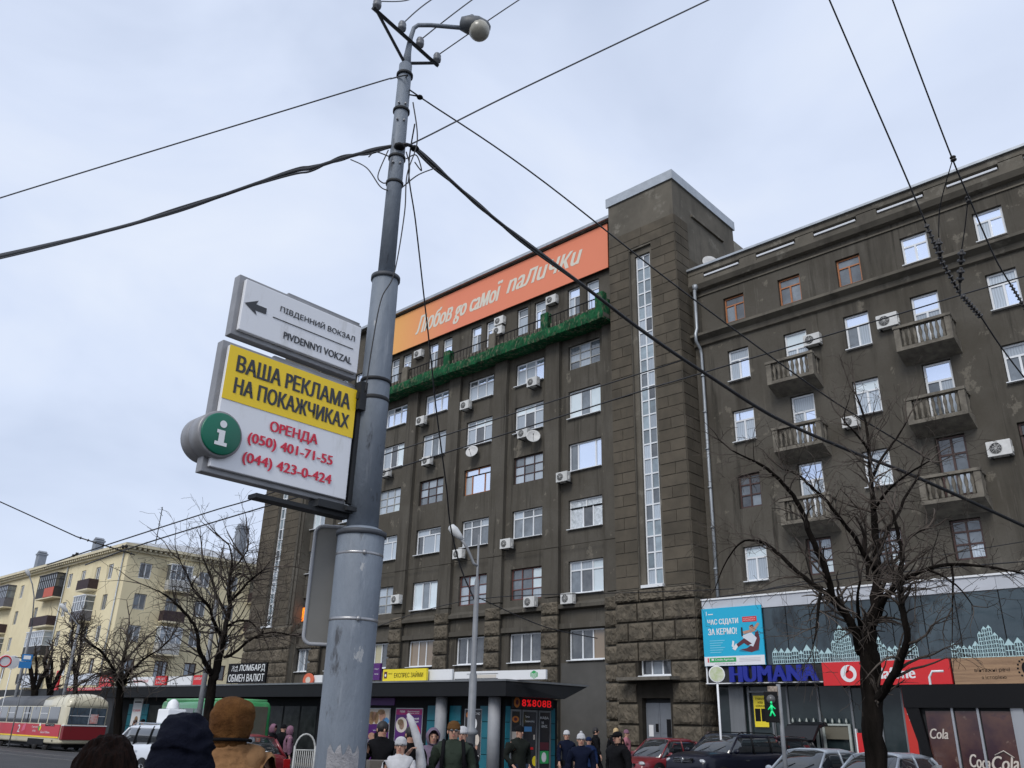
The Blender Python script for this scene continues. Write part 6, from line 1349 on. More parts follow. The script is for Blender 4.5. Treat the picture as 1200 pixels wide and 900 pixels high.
        MB().box(L*.02, L*.06, sy*(hw*1.0), sy*(hw*1.0)+sy*.02, zl*.84, zl*.87).build('door_handle', pm if kind == 'sedan' else CHROME, o, local=True); MB().box(-L*.2, -L*.16, sy*(hw*1.0), sy*(hw*1.0)+sy*.02, zl*.85, zl*.88).build('door_handle', pm, o, local=True)
        for wx in (L*.31, -L*.30): wheel(o, wx, sy*(hw-.1), .31*sc if kind == 'sedan' else .345*sc*.92)
        for wx in (L*.31, -L*.30): MB().lathe([(.36*sc*.97, 0), (.36*sc*.97, .02)], (wx, sy*(hw*.985), .33*sc), 24, None, (0, sy, 0)).build('wheel_arch', BLACK, o, local=True)
    gz = (.56 if kind == 'sedan' else .80)*sc
    gr = MB().box(L*.488, L*.503, -hw*.42, hw*.42, gz-.05, gz+.06); gr.build('grille', BLACK, o, local=True)
    ch = MB()
    for k in range(3): ch.box(L*.503, L*.508, -hw*.42+.03*k, hw*.42-.03*k, gz-.045+.045*k, gz-.03+.045*k)
    ch.build('grille_bars', CHROME, o, local=True)
    MB().prism([V(L*.508, 0, gz-.09), V(L*.508, .055, gz+.01), V(L*.508, 0, gz+.11), V(L*.508, -.055, gz+.01)], (.012, 0, 0)).build('badge', CHROME, o, local=True)
    MB().box(L*.500, L*.512, -.26, .26, .36*sc, .47*sc).build('number_plate', WHITE, o, local=True)
    MB().box(L*.49, L*.504, -hw*.55, hw*.55, .24*sc, .34*sc).build('air_intake', BLACK, o, local=True)
    wp = MB(); a = sec(*st[-1])[0]; wp.tube([V(st[-1][0]*L+.05, -.45, zl+.035), V(st[-1][0]*L-.28, -.05, zl+.24)], .01, 4); wp.tube([V(st[-1][0]*L+.05, .15, zl+.035), V(st[-1][0]*L-.28, .5, zl+.24)], .01, 4); wp.build('wiper', BLACK, o, local=True)
    if kind == 'suv':
        for sy in (-1, 1): MB().tube([V(-.40*L, sy*hw*.66, Ht+.01), V(-.36*L, sy*hw*.66, Ht+.07), V(0, sy*hw*.67, Ht+.08), V(.05*L, sy*hw*.67, Ht)], .018, 6).build('roof_rail', CHROME if pm.name != 'paint_dark_blue' else BLACK, o, local=True)
    return o
cars = 'cars parked before the shopfront'
def face(rzdeg): return math.radians(rzdeg)
def gpt(px, d, z=0):
    q = ray(px, 870); k = d/math.hypot(q[0], q[1]); return (q[0]*k, q[1]*k)
RD = paint('paint_dark_red', (.17, .012, .018)); DB = paint('paint_dark_blue', (.004, .005, .014)); SV = paint('paint_silver', (.34, .38, .43)); WT = paint('paint_white', (.62, .65, .70)); BK = paint('paint_black', (.010, .010, .012))
car('dark red sedan parked beside the grey tower door', 'car', gpt(779, 36), face(-97), 4.35, 1.70, 1.50, RD, 'sedan', cars, z0=.0)
car('dark blue off roader with chrome grille, nose towards the camera', 'car', gpt(852, 30.5), face(-100), 4.3, 1.82, 1.70, DB, 'suv', cars)
car('silver sedan nearest the dark off roader, parked under the blue letters', 'car', gpt(953, 26), face(-98), 4.2, 1.68, 1.38, SV, 'sedan', cars)
car('silver car half hidden behind the big tree trunk', 'car', gpt(1034, 23.5), face(-98), 4.2, 1.68, 1.36, SV, 'sedan', cars)
hb = car('black estate with its tailgate raised behind the dark off roader', 'car', gpt(897, 36.5), face(-102), 4.4, 1.8, 1.62, BK, 'suv', cars)
tg = MB(); tg.prism([V(-1.9, -.75, 1.60), V(-2.3, -.72, 2.15), V(-2.75, -.66, 2.28), V(-2.9, -.66, 2.15), V(-2.4, -.72, 2.02), V(-2.0, -.75, 1.52)], (0, 1.5, 0)); tg.build('raised_tailgate', BK, hb, local=True, bevel=.03)
wc = gpt(186, 30.5); wcar = car('white off roader with roof load behind the navy hooded person', 'car', (wc[0]-.4, wc[1]), face(181), 4.3, 1.8, 1.62, WT, 'suv', None, z0=-.12)
tx = at_dist(201, 838, 30.5); tag(MB().box(tx.x-.35, tx.x+.35, tx.y-.3, tx.y+.3, 1.58, 2.0, WHITE).lathe([(.2, 0), (.16, .2), (.06, .3)], (tx.x, tx.y, 2.0), 12, WHITE).build('roof_box', bevel=.04), 'white box load on the roof of the white off roader', 'roof box')
rc = gpt(256, 24); rcar = car('small dark red hatchback behind the brown hood, only its tail in view', 'car', (rc[0]-1.6, rc[1]+.9), face(188), 4.0, 1.68, 1.48, RD, 'hatch', None, z0=-.12)

# --- green minibus
bus = thing('minibus', 'green and grey minibus with big brown tinted end window near the pole', 'bus', (-38.0, 23.05, -.12)); BG = mat('bus_green', (.045, .30, .10), .35, coat=.6, var=.15, vscale=1.5); BTN = mat('bus_brown_glass', (.12, .115, .085), .15, spec=.6, coat=.6, var=.15, vscale=2)
L_, W_, Hb = 6.9, 2.2, 2.74
def rr_sec(x, w, z0, z1, r=.22):
    pts = rrect(-w/2, w/2, z0, z1, r, 4); return [V(x, y, z) for y, z in pts]
bb_ = loft([rr_sec(-L_, W_*.94, .4, Hb-.12), rr_sec(-L_+.15, W_, .32, Hb), rr_sec(-.15, W_, .32, Hb), rr_sec(0, W_*.95, .4, Hb-.1)], BG).build('body', BG, bus, local=True)
rfb = loft([rr_sec(-L_+.3, W_*.9, Hb-.02, Hb+.1, .04), rr_sec(-.3, W_*.9, Hb-.02, Hb+.1, .04)], BG).build('roof_ridge', mat('bus_roof', (.16, .50, .22), .4, var=.1), bus, local=True)
MB().box(.0, .035, -W_*.40, W_*.40, 1.15, 2.52).build('end_window', BTN, bus, local=True, bevel=.012)
for sy in (-1, 1): MB().box(.0, .04, sy*W_*.43-.06, sy*W_*.43+.06, .8, 1.05).build('tail_light', TLR, bus, local=True); wheel(bus, -1.4, sy*(W_/2-.12), .42, .25); wheel(bus, -5.3, sy*(W_/2-.12), .42, .25)
for i in range(6):
    x0 = -L_+.35+i*1.07; MB().box(x0, x0+1.0, -W_/2-.012, -W_/2+.01, 1.25, 2.38).build('side_window', GLASSC if i % 3 else mat('bus_pale_glass', (.12, .17, .16), .1, spec=.6), bus, local=True)
    MB().box(x0+.05, x0+.95, -W_/2-.02, -W_/2-.013, 2.0, 2.04).build('window_rail', SILV, bus, local=True)
MB().box(-L_+.2, -.1, -W_/2-.016, -W_/2+.0, .75, .92).build('stripe', WHITE, bus, local=True)
# --- tram
CRM = mat('tram_cream', (.62, .57, .42), .35, coat=.5, var=.08); TRD = mat('tram_red', (.52, .012, .03), .35, coat=.5); TDR = mat('tram_dark_red', (.20, .012, .018), .4, coat=.4); TGR = mat('tram_roof_grey', (.085, .09, .10), .55, var=.2)
tr = thing('tram', 'red and cream tram with advertising on its side standing at the left edge', 'tram', (-54, 22.05, -.12))
TL, TW, TH = 14.4, 2.5, 3.12
def tsec(x, w, z0, z1, r=.3): return [V(x, y, z) for y, z in rrect(-w/2, w/2, z0, z1, r, 5)]
loft([tsec(-TL, TW*.8, .45, 2.4, .1), tsec(-TL+.5, TW*.97, .40, 2.45, .12), tsec(-TL+1, TW, .38, 2.5, .12), tsec(-1.0, TW, .38, 2.5, .12), tsec(-.3, TW*.97, .40, 2.5, .12), tsec(-.02, TW*.90, .45, 2.45, .12)], CRM).build('body', CRM, tr, local=True)
def roofsec(x, w, z0, z1): 
    n = 10; pts = [V(x, -w/2*math.cos(PI*k/n), z0+(z1-z0)*math.sin(PI*k/n)**.6) for k in range(n+1)]; return pts+[V(x, w/2, z0-.05), V(x, -w/2, z0-.05)]
loft([roofsec(-TL+.05, TW*.80, 2.45, 2.75), roofsec(-TL+.5, TW*.96, 2.45, 3.05), roofsec(-TL+2.6, TW, 2.45, 3.1)], CRM).build('roof_end', CRM, tr, local=True)
loft([roofsec(-TL+2.6, TW*.995, 2.45, 3.07), roofsec(-3.6, TW*.995, 2.45, 3.07)], TGR).build('roof', TGR, tr, local=True)
loft([roofsec(-3.6, TW, 2.45, 3.08), roofsec(-2.2, TW, 2.45, 3.12), roofsec(-.6, TW*.98, 2.45, 3.14), roofsec(-.1, TW*.93, 2.45, 2.95), roofsec(.0, TW*.88, 2.45, 2.7)], CRM).build('roof_end', CRM, tr, local=True)
for i in range(9):
    x0 = -TL+1.15+i*1.36; ww_ = 1.2 if i < 8 else 1.5; q_ = MB().box(x0, x0+ww_, -TW/2-.015, -TW/2+.01, 1.48, 2.38).build('side_window', GLASSC, tr, local=True)
    if i % 2: MB().box(x0+.05, x0+ww_-.05, -TW/2-.025, -TW/2-.016, 2.0, 2.03).build('vent_rail', WHITE, q_, local=True)
MB().box(-.05, .03, -TW*.42, TW*.42, 1.45, 2.36).build('end_window', mat('tram_end_glass', (.035, .05, .07), .06, spec=.7, coat=1, col2=(.09, .12, .15), vscale=2), tr, local=True)
MB().box(.031, .045, -TW*.40, TW*.40, 1.9, 1.93).box(.031, .045, .1, .13, 1.46, 2.35).build('end_window_bars', WHITE, tr, local=True)
MB().box(.031, .05, .18, .62, 1.52, 2.02).build('window_notice', mat('notice_red_white', (.6, .15, .12), .5, col2=(.6, .6, .6), vscale=4), tr, local=True)
MB().box(-TL+.6, -.35, -TW/2-.02, -TW/2+.0, .78, 1.42).build('advert_panel', TRD, tr, local=True)
MB().box(-.4, .04, -TW/2+.04, TW/2-.04, .62, 1.36).build('end_panel', TDR, tr, local=True, bevel=.03); MB().box(-.3, .06, -TW/2+.02, TW/2-.02, 1.37, 1.42).build('end_trim', WHITE, tr, local=True)
MB().box(-TL+.6, -.35, -TW/2-.025, -TW/2+.0, .70, .775).build('yellow_stripe', SYEL, tr, local=True)
PTr = Plane((-54-TL, 22.05-TW/2-.022), (-54, 22.05-TW/2-.022)); t = MB(); S_ = lambda x: TL+x
text_on(t, PTr, '2', S_(-6.9), S_(-6.5), .80, 1.22, .004, WHITE, bold=.03); text_on(t, PTr, 'Смачний', S_(-4.6), S_(-3.7), 1.08, 1.2, .004, WHITE); text_on(t, PTr, 'обід', S_(-4.4), S_(-3.9), .85, .98, .004, WHITE); text_on(t, PTr, 'Good Client', S_(-3.1), S_(-1.7), .72+.09, .93, .004, WHITE, bold=.02)
t.build('advert_lettering', None, tr); t = MB(); poly(t, PTr, [(S_(-6.2), .82), (S_(-5.7), .95), (S_(-5.6), 1.35), (S_(-6.1), 1.2)], .003, mat('ad_pink', (.6, .12, .2), .5))
t.build('advert_patch', None, tr); t = MB()
for k in range(6): disc(t, PTr, S_(-3.35)+.12*math.cos(k*1.9), 1.12+.16*math.sin(k*1.9), .10, .09, .005+.001*k, [YEL, WHITE, PGREEN, YEL, WHITE, PGREEN][k])
t.build('flower_print', None, tr); t = MB(); t.pbox(PTr, S_(-2.55), S_(-2.0), 1.2, 1.34, .002, .008, BLACK); t.pbox(PTr, S_(-1.95), S_(-1.2), 1.2, 1.34, .002, .008, BLACK); text_on(t, PTr, 'App Store', S_(-2.45), S_(-2.05), 1.24, 1.30, .012, WHITE); text_on(t, PTr, 'Google Play', S_(-1.9), S_(-1.25), 1.24, 1.30, .012, WHITE)
t.build('store_badges', None, tr)
for x0 in (-TL+2.1, -4.9):
    MB().box(x0, x0+2.5, -TW/2-.01, TW/2+.01, .3, .62).build('bogie_cutout', BLACK, tr, local=True)
    for dx in (.4, 2.0): 
        for sy in (-1, 1): MB().lathe([(.33, 0), (.36, .02), (.36, .12), (.1, .14)], (x0+dx, sy*.85, .34), 20, None, (0, sy, 0)).build('wheel', STEEL, tr, local=True)
MB().box(-TL+1, -.6, -.9, .9, .2, .5).build('underframe', BLACK, tr, local=True)
MB().lathe([(.05, 0), (.05, .02)], (-1.1, -TW/2-.02, .55), 10, None, (0, -1, 0)).build('round_cap', BLACK, tr, local=True)
import mathutils.noise as mnoise
# ================================================================= PEOPLE
def wrinkle(me, amp, fr, sq=(1, 1, 1)):
    off = Vector((random.random()*50, random.random()*50, 0)); no = [v.normal.copy() for v in me.vertices]
    for v, n_ in zip(me.vertices, no):
        q = Vector((v.co.x*sq[0], v.co.y*sq[1], v.co.z*sq[2]))*fr+off; f = 1-abs(mnoise.noise(q))*2.2+.5*mnoise.noise(q*2.3)
        v.co += n_*amp*(f-.6)
    me.update()
def skin_obj(name, nodes, edges, m, parent, root=0, sub=1, local=True):
    me = bpy.data.meshes.new(name); keys = list(nodes); me.from_pydata([nodes[k][0] for k in keys], [(keys.index(a), keys.index(b)) for a, b in edges], [])
    o = bpy.data.objects.new(name, me); COL.objects.link(o); md = o.modifiers.new('skin', 'SKIN'); md.use_smooth_shade = True
    sv = me.skin_vertices[0].data
    for i, k in enumerate(keys):
        r = nodes[k][1]; sv[i].radius = (r, r) if not isinstance(r, tuple) else r; sv[i].use_root = (i == root)
    if sub: s2 = o.modifiers.new('sub', 'SUBSURF'); s2.levels = sub; s2.render_levels = sub
    bake(o); o.data.materials.clear(); o.data.materials.append(m); o.parent = parent
    for p in o.data.polygons: p.use_smooth = True
    if name in ('coat', 'trousers'): wrinkle(o.data, .012, 9, (1, 1, 1.5))
    return o
def cloth(name, c, **k): return mat('cloth_'+name, tuple(v*.75 for v in c), .9, spec=.08, var=k.pop('var', .25), vscale=6, bump=.6, bscale=30, **k)
CL = dict(black=cloth('black', (.012, .012, .014)), navy=cloth('navy', (.010, .014, .034)), green=cloth('olive_green', (.045, .060, .045)), grey=cloth('grey', (.10, .10, .11)), mauve=cloth('mauve', (.22, .17, .24)), pink=cloth('pink', (.50, .20, .24)), white=cloth('white', (.70, .70, .72)), brown=cloth('brown', (.15, .075, .028)), jeans=cloth('jeans', (.03, .045, .08)), dgreen=cloth('dark_green', (.022, .026, .022)), rose=cloth('rose', (.30, .16, .22)), blue=cloth('blue', (.015, .03, .09)), tan=cloth('tan', (.33, .185, .09), var=.12))
HAIRS = dict(black=mat('hair_black', (.010, .008, .008), .6), brown=mat('hair_brown', (.035, .018, .012), .55), blond=mat('hair_blond', (.45, .32, .16), .6))
SHOE = mat('shoe_black', (.015, .014, .013), .5); EYE = mat('eye_dark', (.03, .02, .02), .3); LIP = mat('lips', (.32, .10, .09), .5)
def person(label, px, d, face_deg, h=1.72, coat='black', legs='black', head=('hat', 'black'), arms='down', stride=.0, z0=0.0, longcoat=False, build_=1.0, lean=0.0, extra=None, group='pedestrians', hpx=870, turn=0.0):
    q = ray(px, hpx); k = d/math.hypot(q[0], q[1]); x0, y0 = q[0]*k, q[1]*k
    o = thing('person', label, 'person', (x0, y0, z0), math.radians(face_deg), group); s = h/1.75; b = build_
    sx = .19*b; st = stride
    def P(x, y, z): return (x*s+lean*max(0, z-.9)*s, y*s, z*s)
    # arm chains by pose: shoulder, elbow, wrist
    def arm(sy, pose):
        sh = (0, sy*sx, 1.43)
        if pose == 'hold': return sh, (.04, sy*(sx+.07), 1.16), (.27, sy*.09, 1.12)
        if pose == 'pocket': return sh, (-.07, sy*(sx+.09), 1.17), (.10, sy*(sx-.01), .98)
        if pose == 'swing': return sh, (-.10*sy, sy*(sx+.06), 1.16), (.06-.14*sy, sy*(sx+.05), .92)
        if pose == 'phone' and sy < 0: return sh, (.10, sy*(sx+.06), 1.18), (.22, sy*(sx-.05), 1.38)
        return sh, (-.02, sy*(sx+.07), 1.16), (.03, sy*(sx+.07), .90)
    N = {'pel': (P(0, 0, .95), .125*b*s), 'waist': (P(0, 0, 1.08), .115*b*s), 'chest': (P(0, 0, 1.30), (.12*b*s, .09*b*s)), 'up': (P(0, 0, 1.42), .075*b*s), 'neck': (P(0, 0, 1.50), .055*s), 'chin': (P(.012, 0, 1.56), .066*s), 'face': (P(.015, 0, 1.635), .083*s), 'crown': (P(.0, 0, 1.70), .078*s)}
    E_ = [('pel', 'waist'), ('waist', 'chest'), ('chest', 'up'), ('up', 'neck'), ('neck', 'chin'), ('chin', 'face'), ('face', 'crown')]
    C_ = {'hem': (P(0, 0, .60 if longcoat else .84), (.20*b*s, .19*b*s)), 'pel': (P(0, 0, 1.0), (.155*b*s, .15*b*s)), 'chest': (P(0, 0, 1.27), (.185*b*s, .145*b*s)), 'up': (P(-.005, 0, 1.42), (.125*b*s, .115*b*s)), 'col': (P(0, 0, 1.51), .075*s)}
    C_['col2'] = (P(.0, 0, 1.555), .083*s)
    CE = [('col', 'col2'), ('hem', 'pel'), ('pel', 'chest'), ('chest', 'up'), ('up', 'col')]
    T_ = {'pel': (P(0, 0, .93), .13*b*s)}; TE = []; hands = []
    for sy, n in ((1, 'l'), (-1, 'r')):
        a, e, w_ = arm(sy, arms)
        N.update({n+'sh': (P(*a), .042*s), n+'el': (P(*e), .034*s), n+'wr': (P(*w_), .026*s)}); E_ += [('up', n+'sh'), (n+'sh', n+'el'), (n+'el', n+'wr')]
        C_.update({n+'sh': (P(*a), .082*b*s), n+'el': (P(*e), .068*s), n+'wr': (P(*[e[i]+(w_[i]-e[i])*.93 for i in range(3)]), .052*s)}); CE += [('up', n+'sh'), (n+'sh', n+'el'), (n+'el', n+'wr')]
        dv = (Vector(P(*w_))-Vector(P(*e))).normalized(); W_v = Vector(P(*w_)); pm_ = W_v+dv*.075*s
        N[n+'pl'] = (tuple(pm_), .034*s); E_.append((n+'wr', n+'pl')); side = dv.cross(V(0, 0, 1)); side = side.normalized() if side.length > .1 else V(1, 0, 0); cur = side.cross(dv).normalized()
        for fi in range(4):
            off = (fi-1.5)*.019*s; ln = (.075, .085, .08, .06)[fi]*s; p1 = pm_+dv*.02*s+side*off; p2 = p1+(dv*.75-cur*.35).normalized()*ln*.55; p3 = p2+(dv*.4-cur*.8).normalized()*ln*.45
            N.update({f'{n}f{fi}a': (tuple(p1), .0095*s), f'{n}f{fi}b': (tuple(p2), .0085*s), f'{n}f{fi}c': (tuple(p3), .007*s)}); E_ += [(n+'pl', f'{n}f{fi}a'), (f'{n}f{fi}a', f'{n}f{fi}b'), (f'{n}f{fi}b', f'{n}f{fi}c')]
        p1 = W_v+dv*.04*s-side*sy*.038*s; p2 = p1+(dv-side*sy*.6-cur*.4).normalized()*.045*s; N.update({n+'t1': (tuple(p1), .012*s), n+'t2': (tuple(p2), .009*s)}); E_ += [(n+'wr', n+'t1'), (n+'t1', n+'t2')]
        fx = st*sy; kx = fx*.55+.03; hp = P(0, sy*.09, .9); kn = P(kx+.02, sy*.10, .50); an = P(fx-.02, sy*.10, .09); to = P(fx+.13, sy*.11, .04)
        N.update({n+'hp': (hp, .08*s), n+'kn': (kn, .055*s), n+'an': (an, .04*s), n+'to': (to, .035*s)}); E_ += [('pel', n+'hp'), (n+'hp', n+'kn'), (n+'kn', n+'an'), (n+'an', n+'to')]
        T_.update({n+'hp': (hp, .105*b*s), n+'kn': (kn, .075*s), n+'an': (P(fx-.02, sy*.10, .10), .062*s)}); TE += [('pel', n+'hp'), (n+'hp', n+'kn'), (n+'kn', n+'an')]
        MB().ell((fx*s+.05*s, sy*.105*s, .05*s), (.145*s, .052*s, .055*s), 12, 8).build('shoe', SHOE, o, local=True)
    skin_obj('body', N, E_, SKIN, o); skin_obj('coat', C_, CE, CL[coat], o, root=1, sub=2); skin_obj('trousers', T_, TE, CL[legs], o)
    hc = Vector(P(.012, 0, 1.64)); fc = MB()
    R_ = Matrix.Rotation(math.radians(turn), 3, 'Z')
    def hp_(x, y, z): return hc+R_@(V(x, y, z)*s)
    fc.ell(hp_(.092, 0, -.012), (.018*s, .014*s, .026*s), 8, 6, SKIN, ); 
    for sy in (-1, 1): fc.ell(hp_(.080, sy*.032, .016), (.010*s, .015*s, .008*s), 8, 5, EYE); fc.tube([hp_(.086, sy*.018, .036), hp_(.080, sy*.048, .036)], .005*s, 5, HAIRS['brown']); fc.ell(hp_(.0, sy*.084, -.005), (.018*s, .012*s, .03*s), 8, 6, SKIN)
    fc.tube([hp_(.083, -.022, -.055), hp_(.090, 0, -.055), hp_(.083, .022, -.055)], .007*s, 5, LIP); fc.build('face', None, o, local=True)
    kind, c = head[0], head[1]
    def cap(mb, r, top, z_, m, back=1.0): mb.ell(hp_(-.006, 0, z_), (r*back*s, r*s, top*s), 16, 10, m)
    if kind == 'hat':
        hm = MB(); pr = [(.088, -.005), (.098, .0), (.099, .035), (.094, .04), (.092, .07), (.075, .10), (.04, .122), (.005, .128)]; hm.lathe([(r*s, z*s) for r, z in pr], hp_(-.005, 0, .025), 18, CL[c]); hm.build('knitted_hat', None, o, local=True)
        if len(head) > 2: MB().ell(hp_(0, 0, .16), (.035*s, .035*s, .035*s), 10, 8).build('pompom', CL[c], o, local=True)
    elif kind == 'cap':
        hm = MB(); hm.ell(hp_(-.01, 0, .045), (.10*s, .095*s, .07*s), 16, 10, CL[c]); hm.ell(hp_(.10, 0, .035), (.075*s, .07*s, .012*s), 12, 6, CL[c]); hm.build('cap', None, o, local=True)
    elif kind == 'hair':
        hm = MB(); cap(hm, .094, .10, .03, HAIRS[c]); hm.ell(hp_(-.04, 0, -.01), (.075*s, .09*s, .085*s), 12, 8, HAIRS[c])
        if len(head) > 2: hm.ell(hp_(-.06, 0, -.10), (.055*s, .095*s, .17*s), 12, 10, HAIRS[c])
        hm.v = [(p[0], p[1], p[2]) for p in hm.v]
        hm.build('hair', None, o, local=True)
    elif kind == 'hood':
        n = 20; mb = MB(); rings = []
        for (x_, ry, rz_, dz) in [(.085, .088, .115, .0), (.06, .112, .14, .0), (.0, .125, .155, .005), (-.06, .115, .145, .0), (-.105, .08, .10, -.01), (-.125, .02, .03, -.02)]:
            rings.append([hp_(x_, ry*math.cos(2*PI*k/n)*(1+.05*math.sin(5*2*PI*k/n)), dz+rz_*math.sin(2*PI*k/n)) for k in range(n)])
        mb.add([p for r in rings for p in r], [(i*n+k, i*n+(k+1) % n, (i+1)*n+(k+1) % n, (i+1)*n+k) for i in range(5) for k in range(n)], CL[c], True); mb.add(rings[-1], [tuple(range(n))], CL[c], True); mb.build('hood', None, o, local=True)
    if extra: extra(o, P, s)
    return o
TOWARD = lambda px: math.degrees(math.atan2(-ray(px, 870)[1], -ray(px, 870)[0]))   # heading that faces the camera
p1 = person('young man in black jacket with short hair looking down, standing right of the big pole', 447, 14, TOWARD(447)+12, 1.72, 'black', 'black', ('hair', 'black'), 'hold', turn=8)
q = p1.location; t = MB().box(.25, .50, -.26, .22, 1.02, 1.20); ob = t.build('carried_box', mat('cardboard_grey', (.13, .115, .10), .8, var=.3, vscale=8), None, bevel=.01); ob.location = p1.location; ob.rotation_euler = p1.rotation_euler; tag(ob, 'grey brown box held by the young man in the black jacket', 'box')
def scarf(o, P, s):
    m = MB(); m.tube([V(.14*s, -.14*s, 1.93*s), V(.16*s, -.10*s, 1.86*s), V(.19*s, -.05*s, 1.74*s), V(.20*s, .0, 1.62*s), V(.21*s, .06*s, 1.45*s), V(.20*s, .10*s, 1.25*s), V(.19*s, .09*s, 1.0*s), V(.22*s, .12*s, .7*s)], [.018, .045, .05, .06, .055, .075, .065, .11], 12); m.build('white_drape', CL['white'], o, local=True)
person('figure in black and white costume with long white drape rising past the head', 481, 13, TOWARD(481)+25, 1.66, 'black', 'white', ('hair', 'black'), 'phone', extra=scarf)
def bag(o, P, s): MB().box(.17, .24, -.20, .04, .92, 1.12).build('black_bag', CL['black'], o, local=True, bevel=.015)
person('woman in white jacket holding a dark bag, left of the white draped figure', 470, 12.6, TOWARD(470)-10, 1.50, 'white', 'grey', ('hat', 'white'), 'hold', extra=bag)
person('woman in mauve hooded coat walking beside the man with the backpack', 507, 14.5, TOWARD(507)+8, 1.62, 'mauve', 'grey', ('hood', 'mauve'), 'down')
def straps(o, P, s):
    for sy in (-1, 1): MB().tube([V(-.1*s, sy*.13*s, 1.50*s), V(.06*s, sy*.14*s, 1.52*s), V(.175*s, sy*.15*s, 1.38*s), V(.19*s, sy*.16*s, 1.15*s), V(.05, sy*.21*s, 1.02*s)], .026*s, 6).build('strap', CL['black'], o, local=True)
    MB().box(-.34*s, -.12*s, -.17*s, .17*s, 1.0*s, 1.48*s).build('backpack', CL['black'], o, local=True, bevel=.05)
    for sy in (-1, 1): MB().ell(V(.103*s, sy*.032*s, 1.657*s), (.006*s, .026*s, .018*s), 10, 6).build('spectacle_lens', GLASSC, o, local=True)
    for k in range(6): MB().lathe([((.182-.004*k)*s, 0), ((.186-.004*k)*s, .006)], (0, 0, (1.0+.07*k)*s), 20).build('quilt_seam', CL['dgreen'], o, local=True)
person('man in olive quilted jacket, brown knitted hat and black backpack, facing the camera', 531, 13.2, TOWARD(531)+3, 1.72, 'green', 'jeans', ('hat', 'brown'), 'down', build_=1.18, extra=straps)
person('woman in white hat half hidden behind the man with the backpack', 542, 15.5, TOWARD(542)-15, 1.66, 'black', 'black', ('hat', 'white'), 'down')
person('man in dark green jacket and black hat walking past the kiosk doors', 608, 19.5, TOWARD(608)+35, 1.72, 'dgreen', 'jeans', ('hat', 'black'), 'pocket', .12, build_=1.1, turn=15)
person('woman in long navy coat and white hat near the kiosk corner', 664, 25, TOWARD(664)+10, 1.66, 'navy', 'black', ('hat', 'white'), 'swing', .1, longcoat=True)
person('woman in navy hooded coat and white pompom hat walking towards the camera', 681, 18.5, TOWARD(681)+5, 1.60, 'navy', 'black', ('hat', 'white', 1), 'down', .08, longcoat=True, build_=1.1)
person('child in blue hat between the two women in navy', 690, 27, TOWARD(690), 1.50, 'blue', 'jeans', ('hat', 'blue'), 'down')
person('slim person in black walking right beside the grey wall', 698, 31, TOWARD(698)+80, 1.80, 'black', 'black', ('hair', 'black'), 'swing', .22)
person('blond person seen above the man in the black cap', 722, 30.5, TOWARD(722)+170, 1.80, 'black', 'jeans', ('hair', 'blond', 1), 'down')
person('woman in pink coat and red hat beside the red sedan', 734, 32, TOWARD(734)+70, 1.74, 'pink', 'rose', ('hat', 'rose'), 'down', longcoat=True)
person('man in black jacket and black peaked cap looking left', 724, 17, TOWARD(724)-50, 1.68, 'black', 'black', ('cap', 'black'), 'down', build_=1.2)
person('woman in grey jacket behind the dark off roader holding something to her face', 831, 34, TOWARD(831)+20, 1.78, 'grey', 'jeans', ('hair', 'brown'), 'phone')
person('woman in rose patterned coat in the dark passage left of the pole', 338, 27, TOWARD(338)+100, 1.58, 'rose', 'black', ('hood', 'rose'), 'down', .1, longcoat=True)
person('person in black beside the minibus end', 318, 28, TOWARD(318)+60, 1.62, 'black', 'black', ('hood', 'rose'), 'down')
person('person in black standing in shade beside the rose coat', 330, 28.5, TOWARD(330)+150, 1.62, 'black', 'black', ('hat', 'black'), 'down')
person('dark dressed woman by the white poster, left of two', 154, 41, TOWARD(154)+20, 1.66, 'black', 'black', ('hair', 'brown', 1), 'down'); person('dark dressed man by the teal cladding, right of two', 163, 41, TOWARD(163)-20, 1.70, 'navy', 'black', ('cap', 'black'), 'down')
person('small figure in black cap behind the bonnet of the white off roader', 173, 40, TOWARD(173), 1.55, 'black', 'black', ('hat', 'black'), 'down')

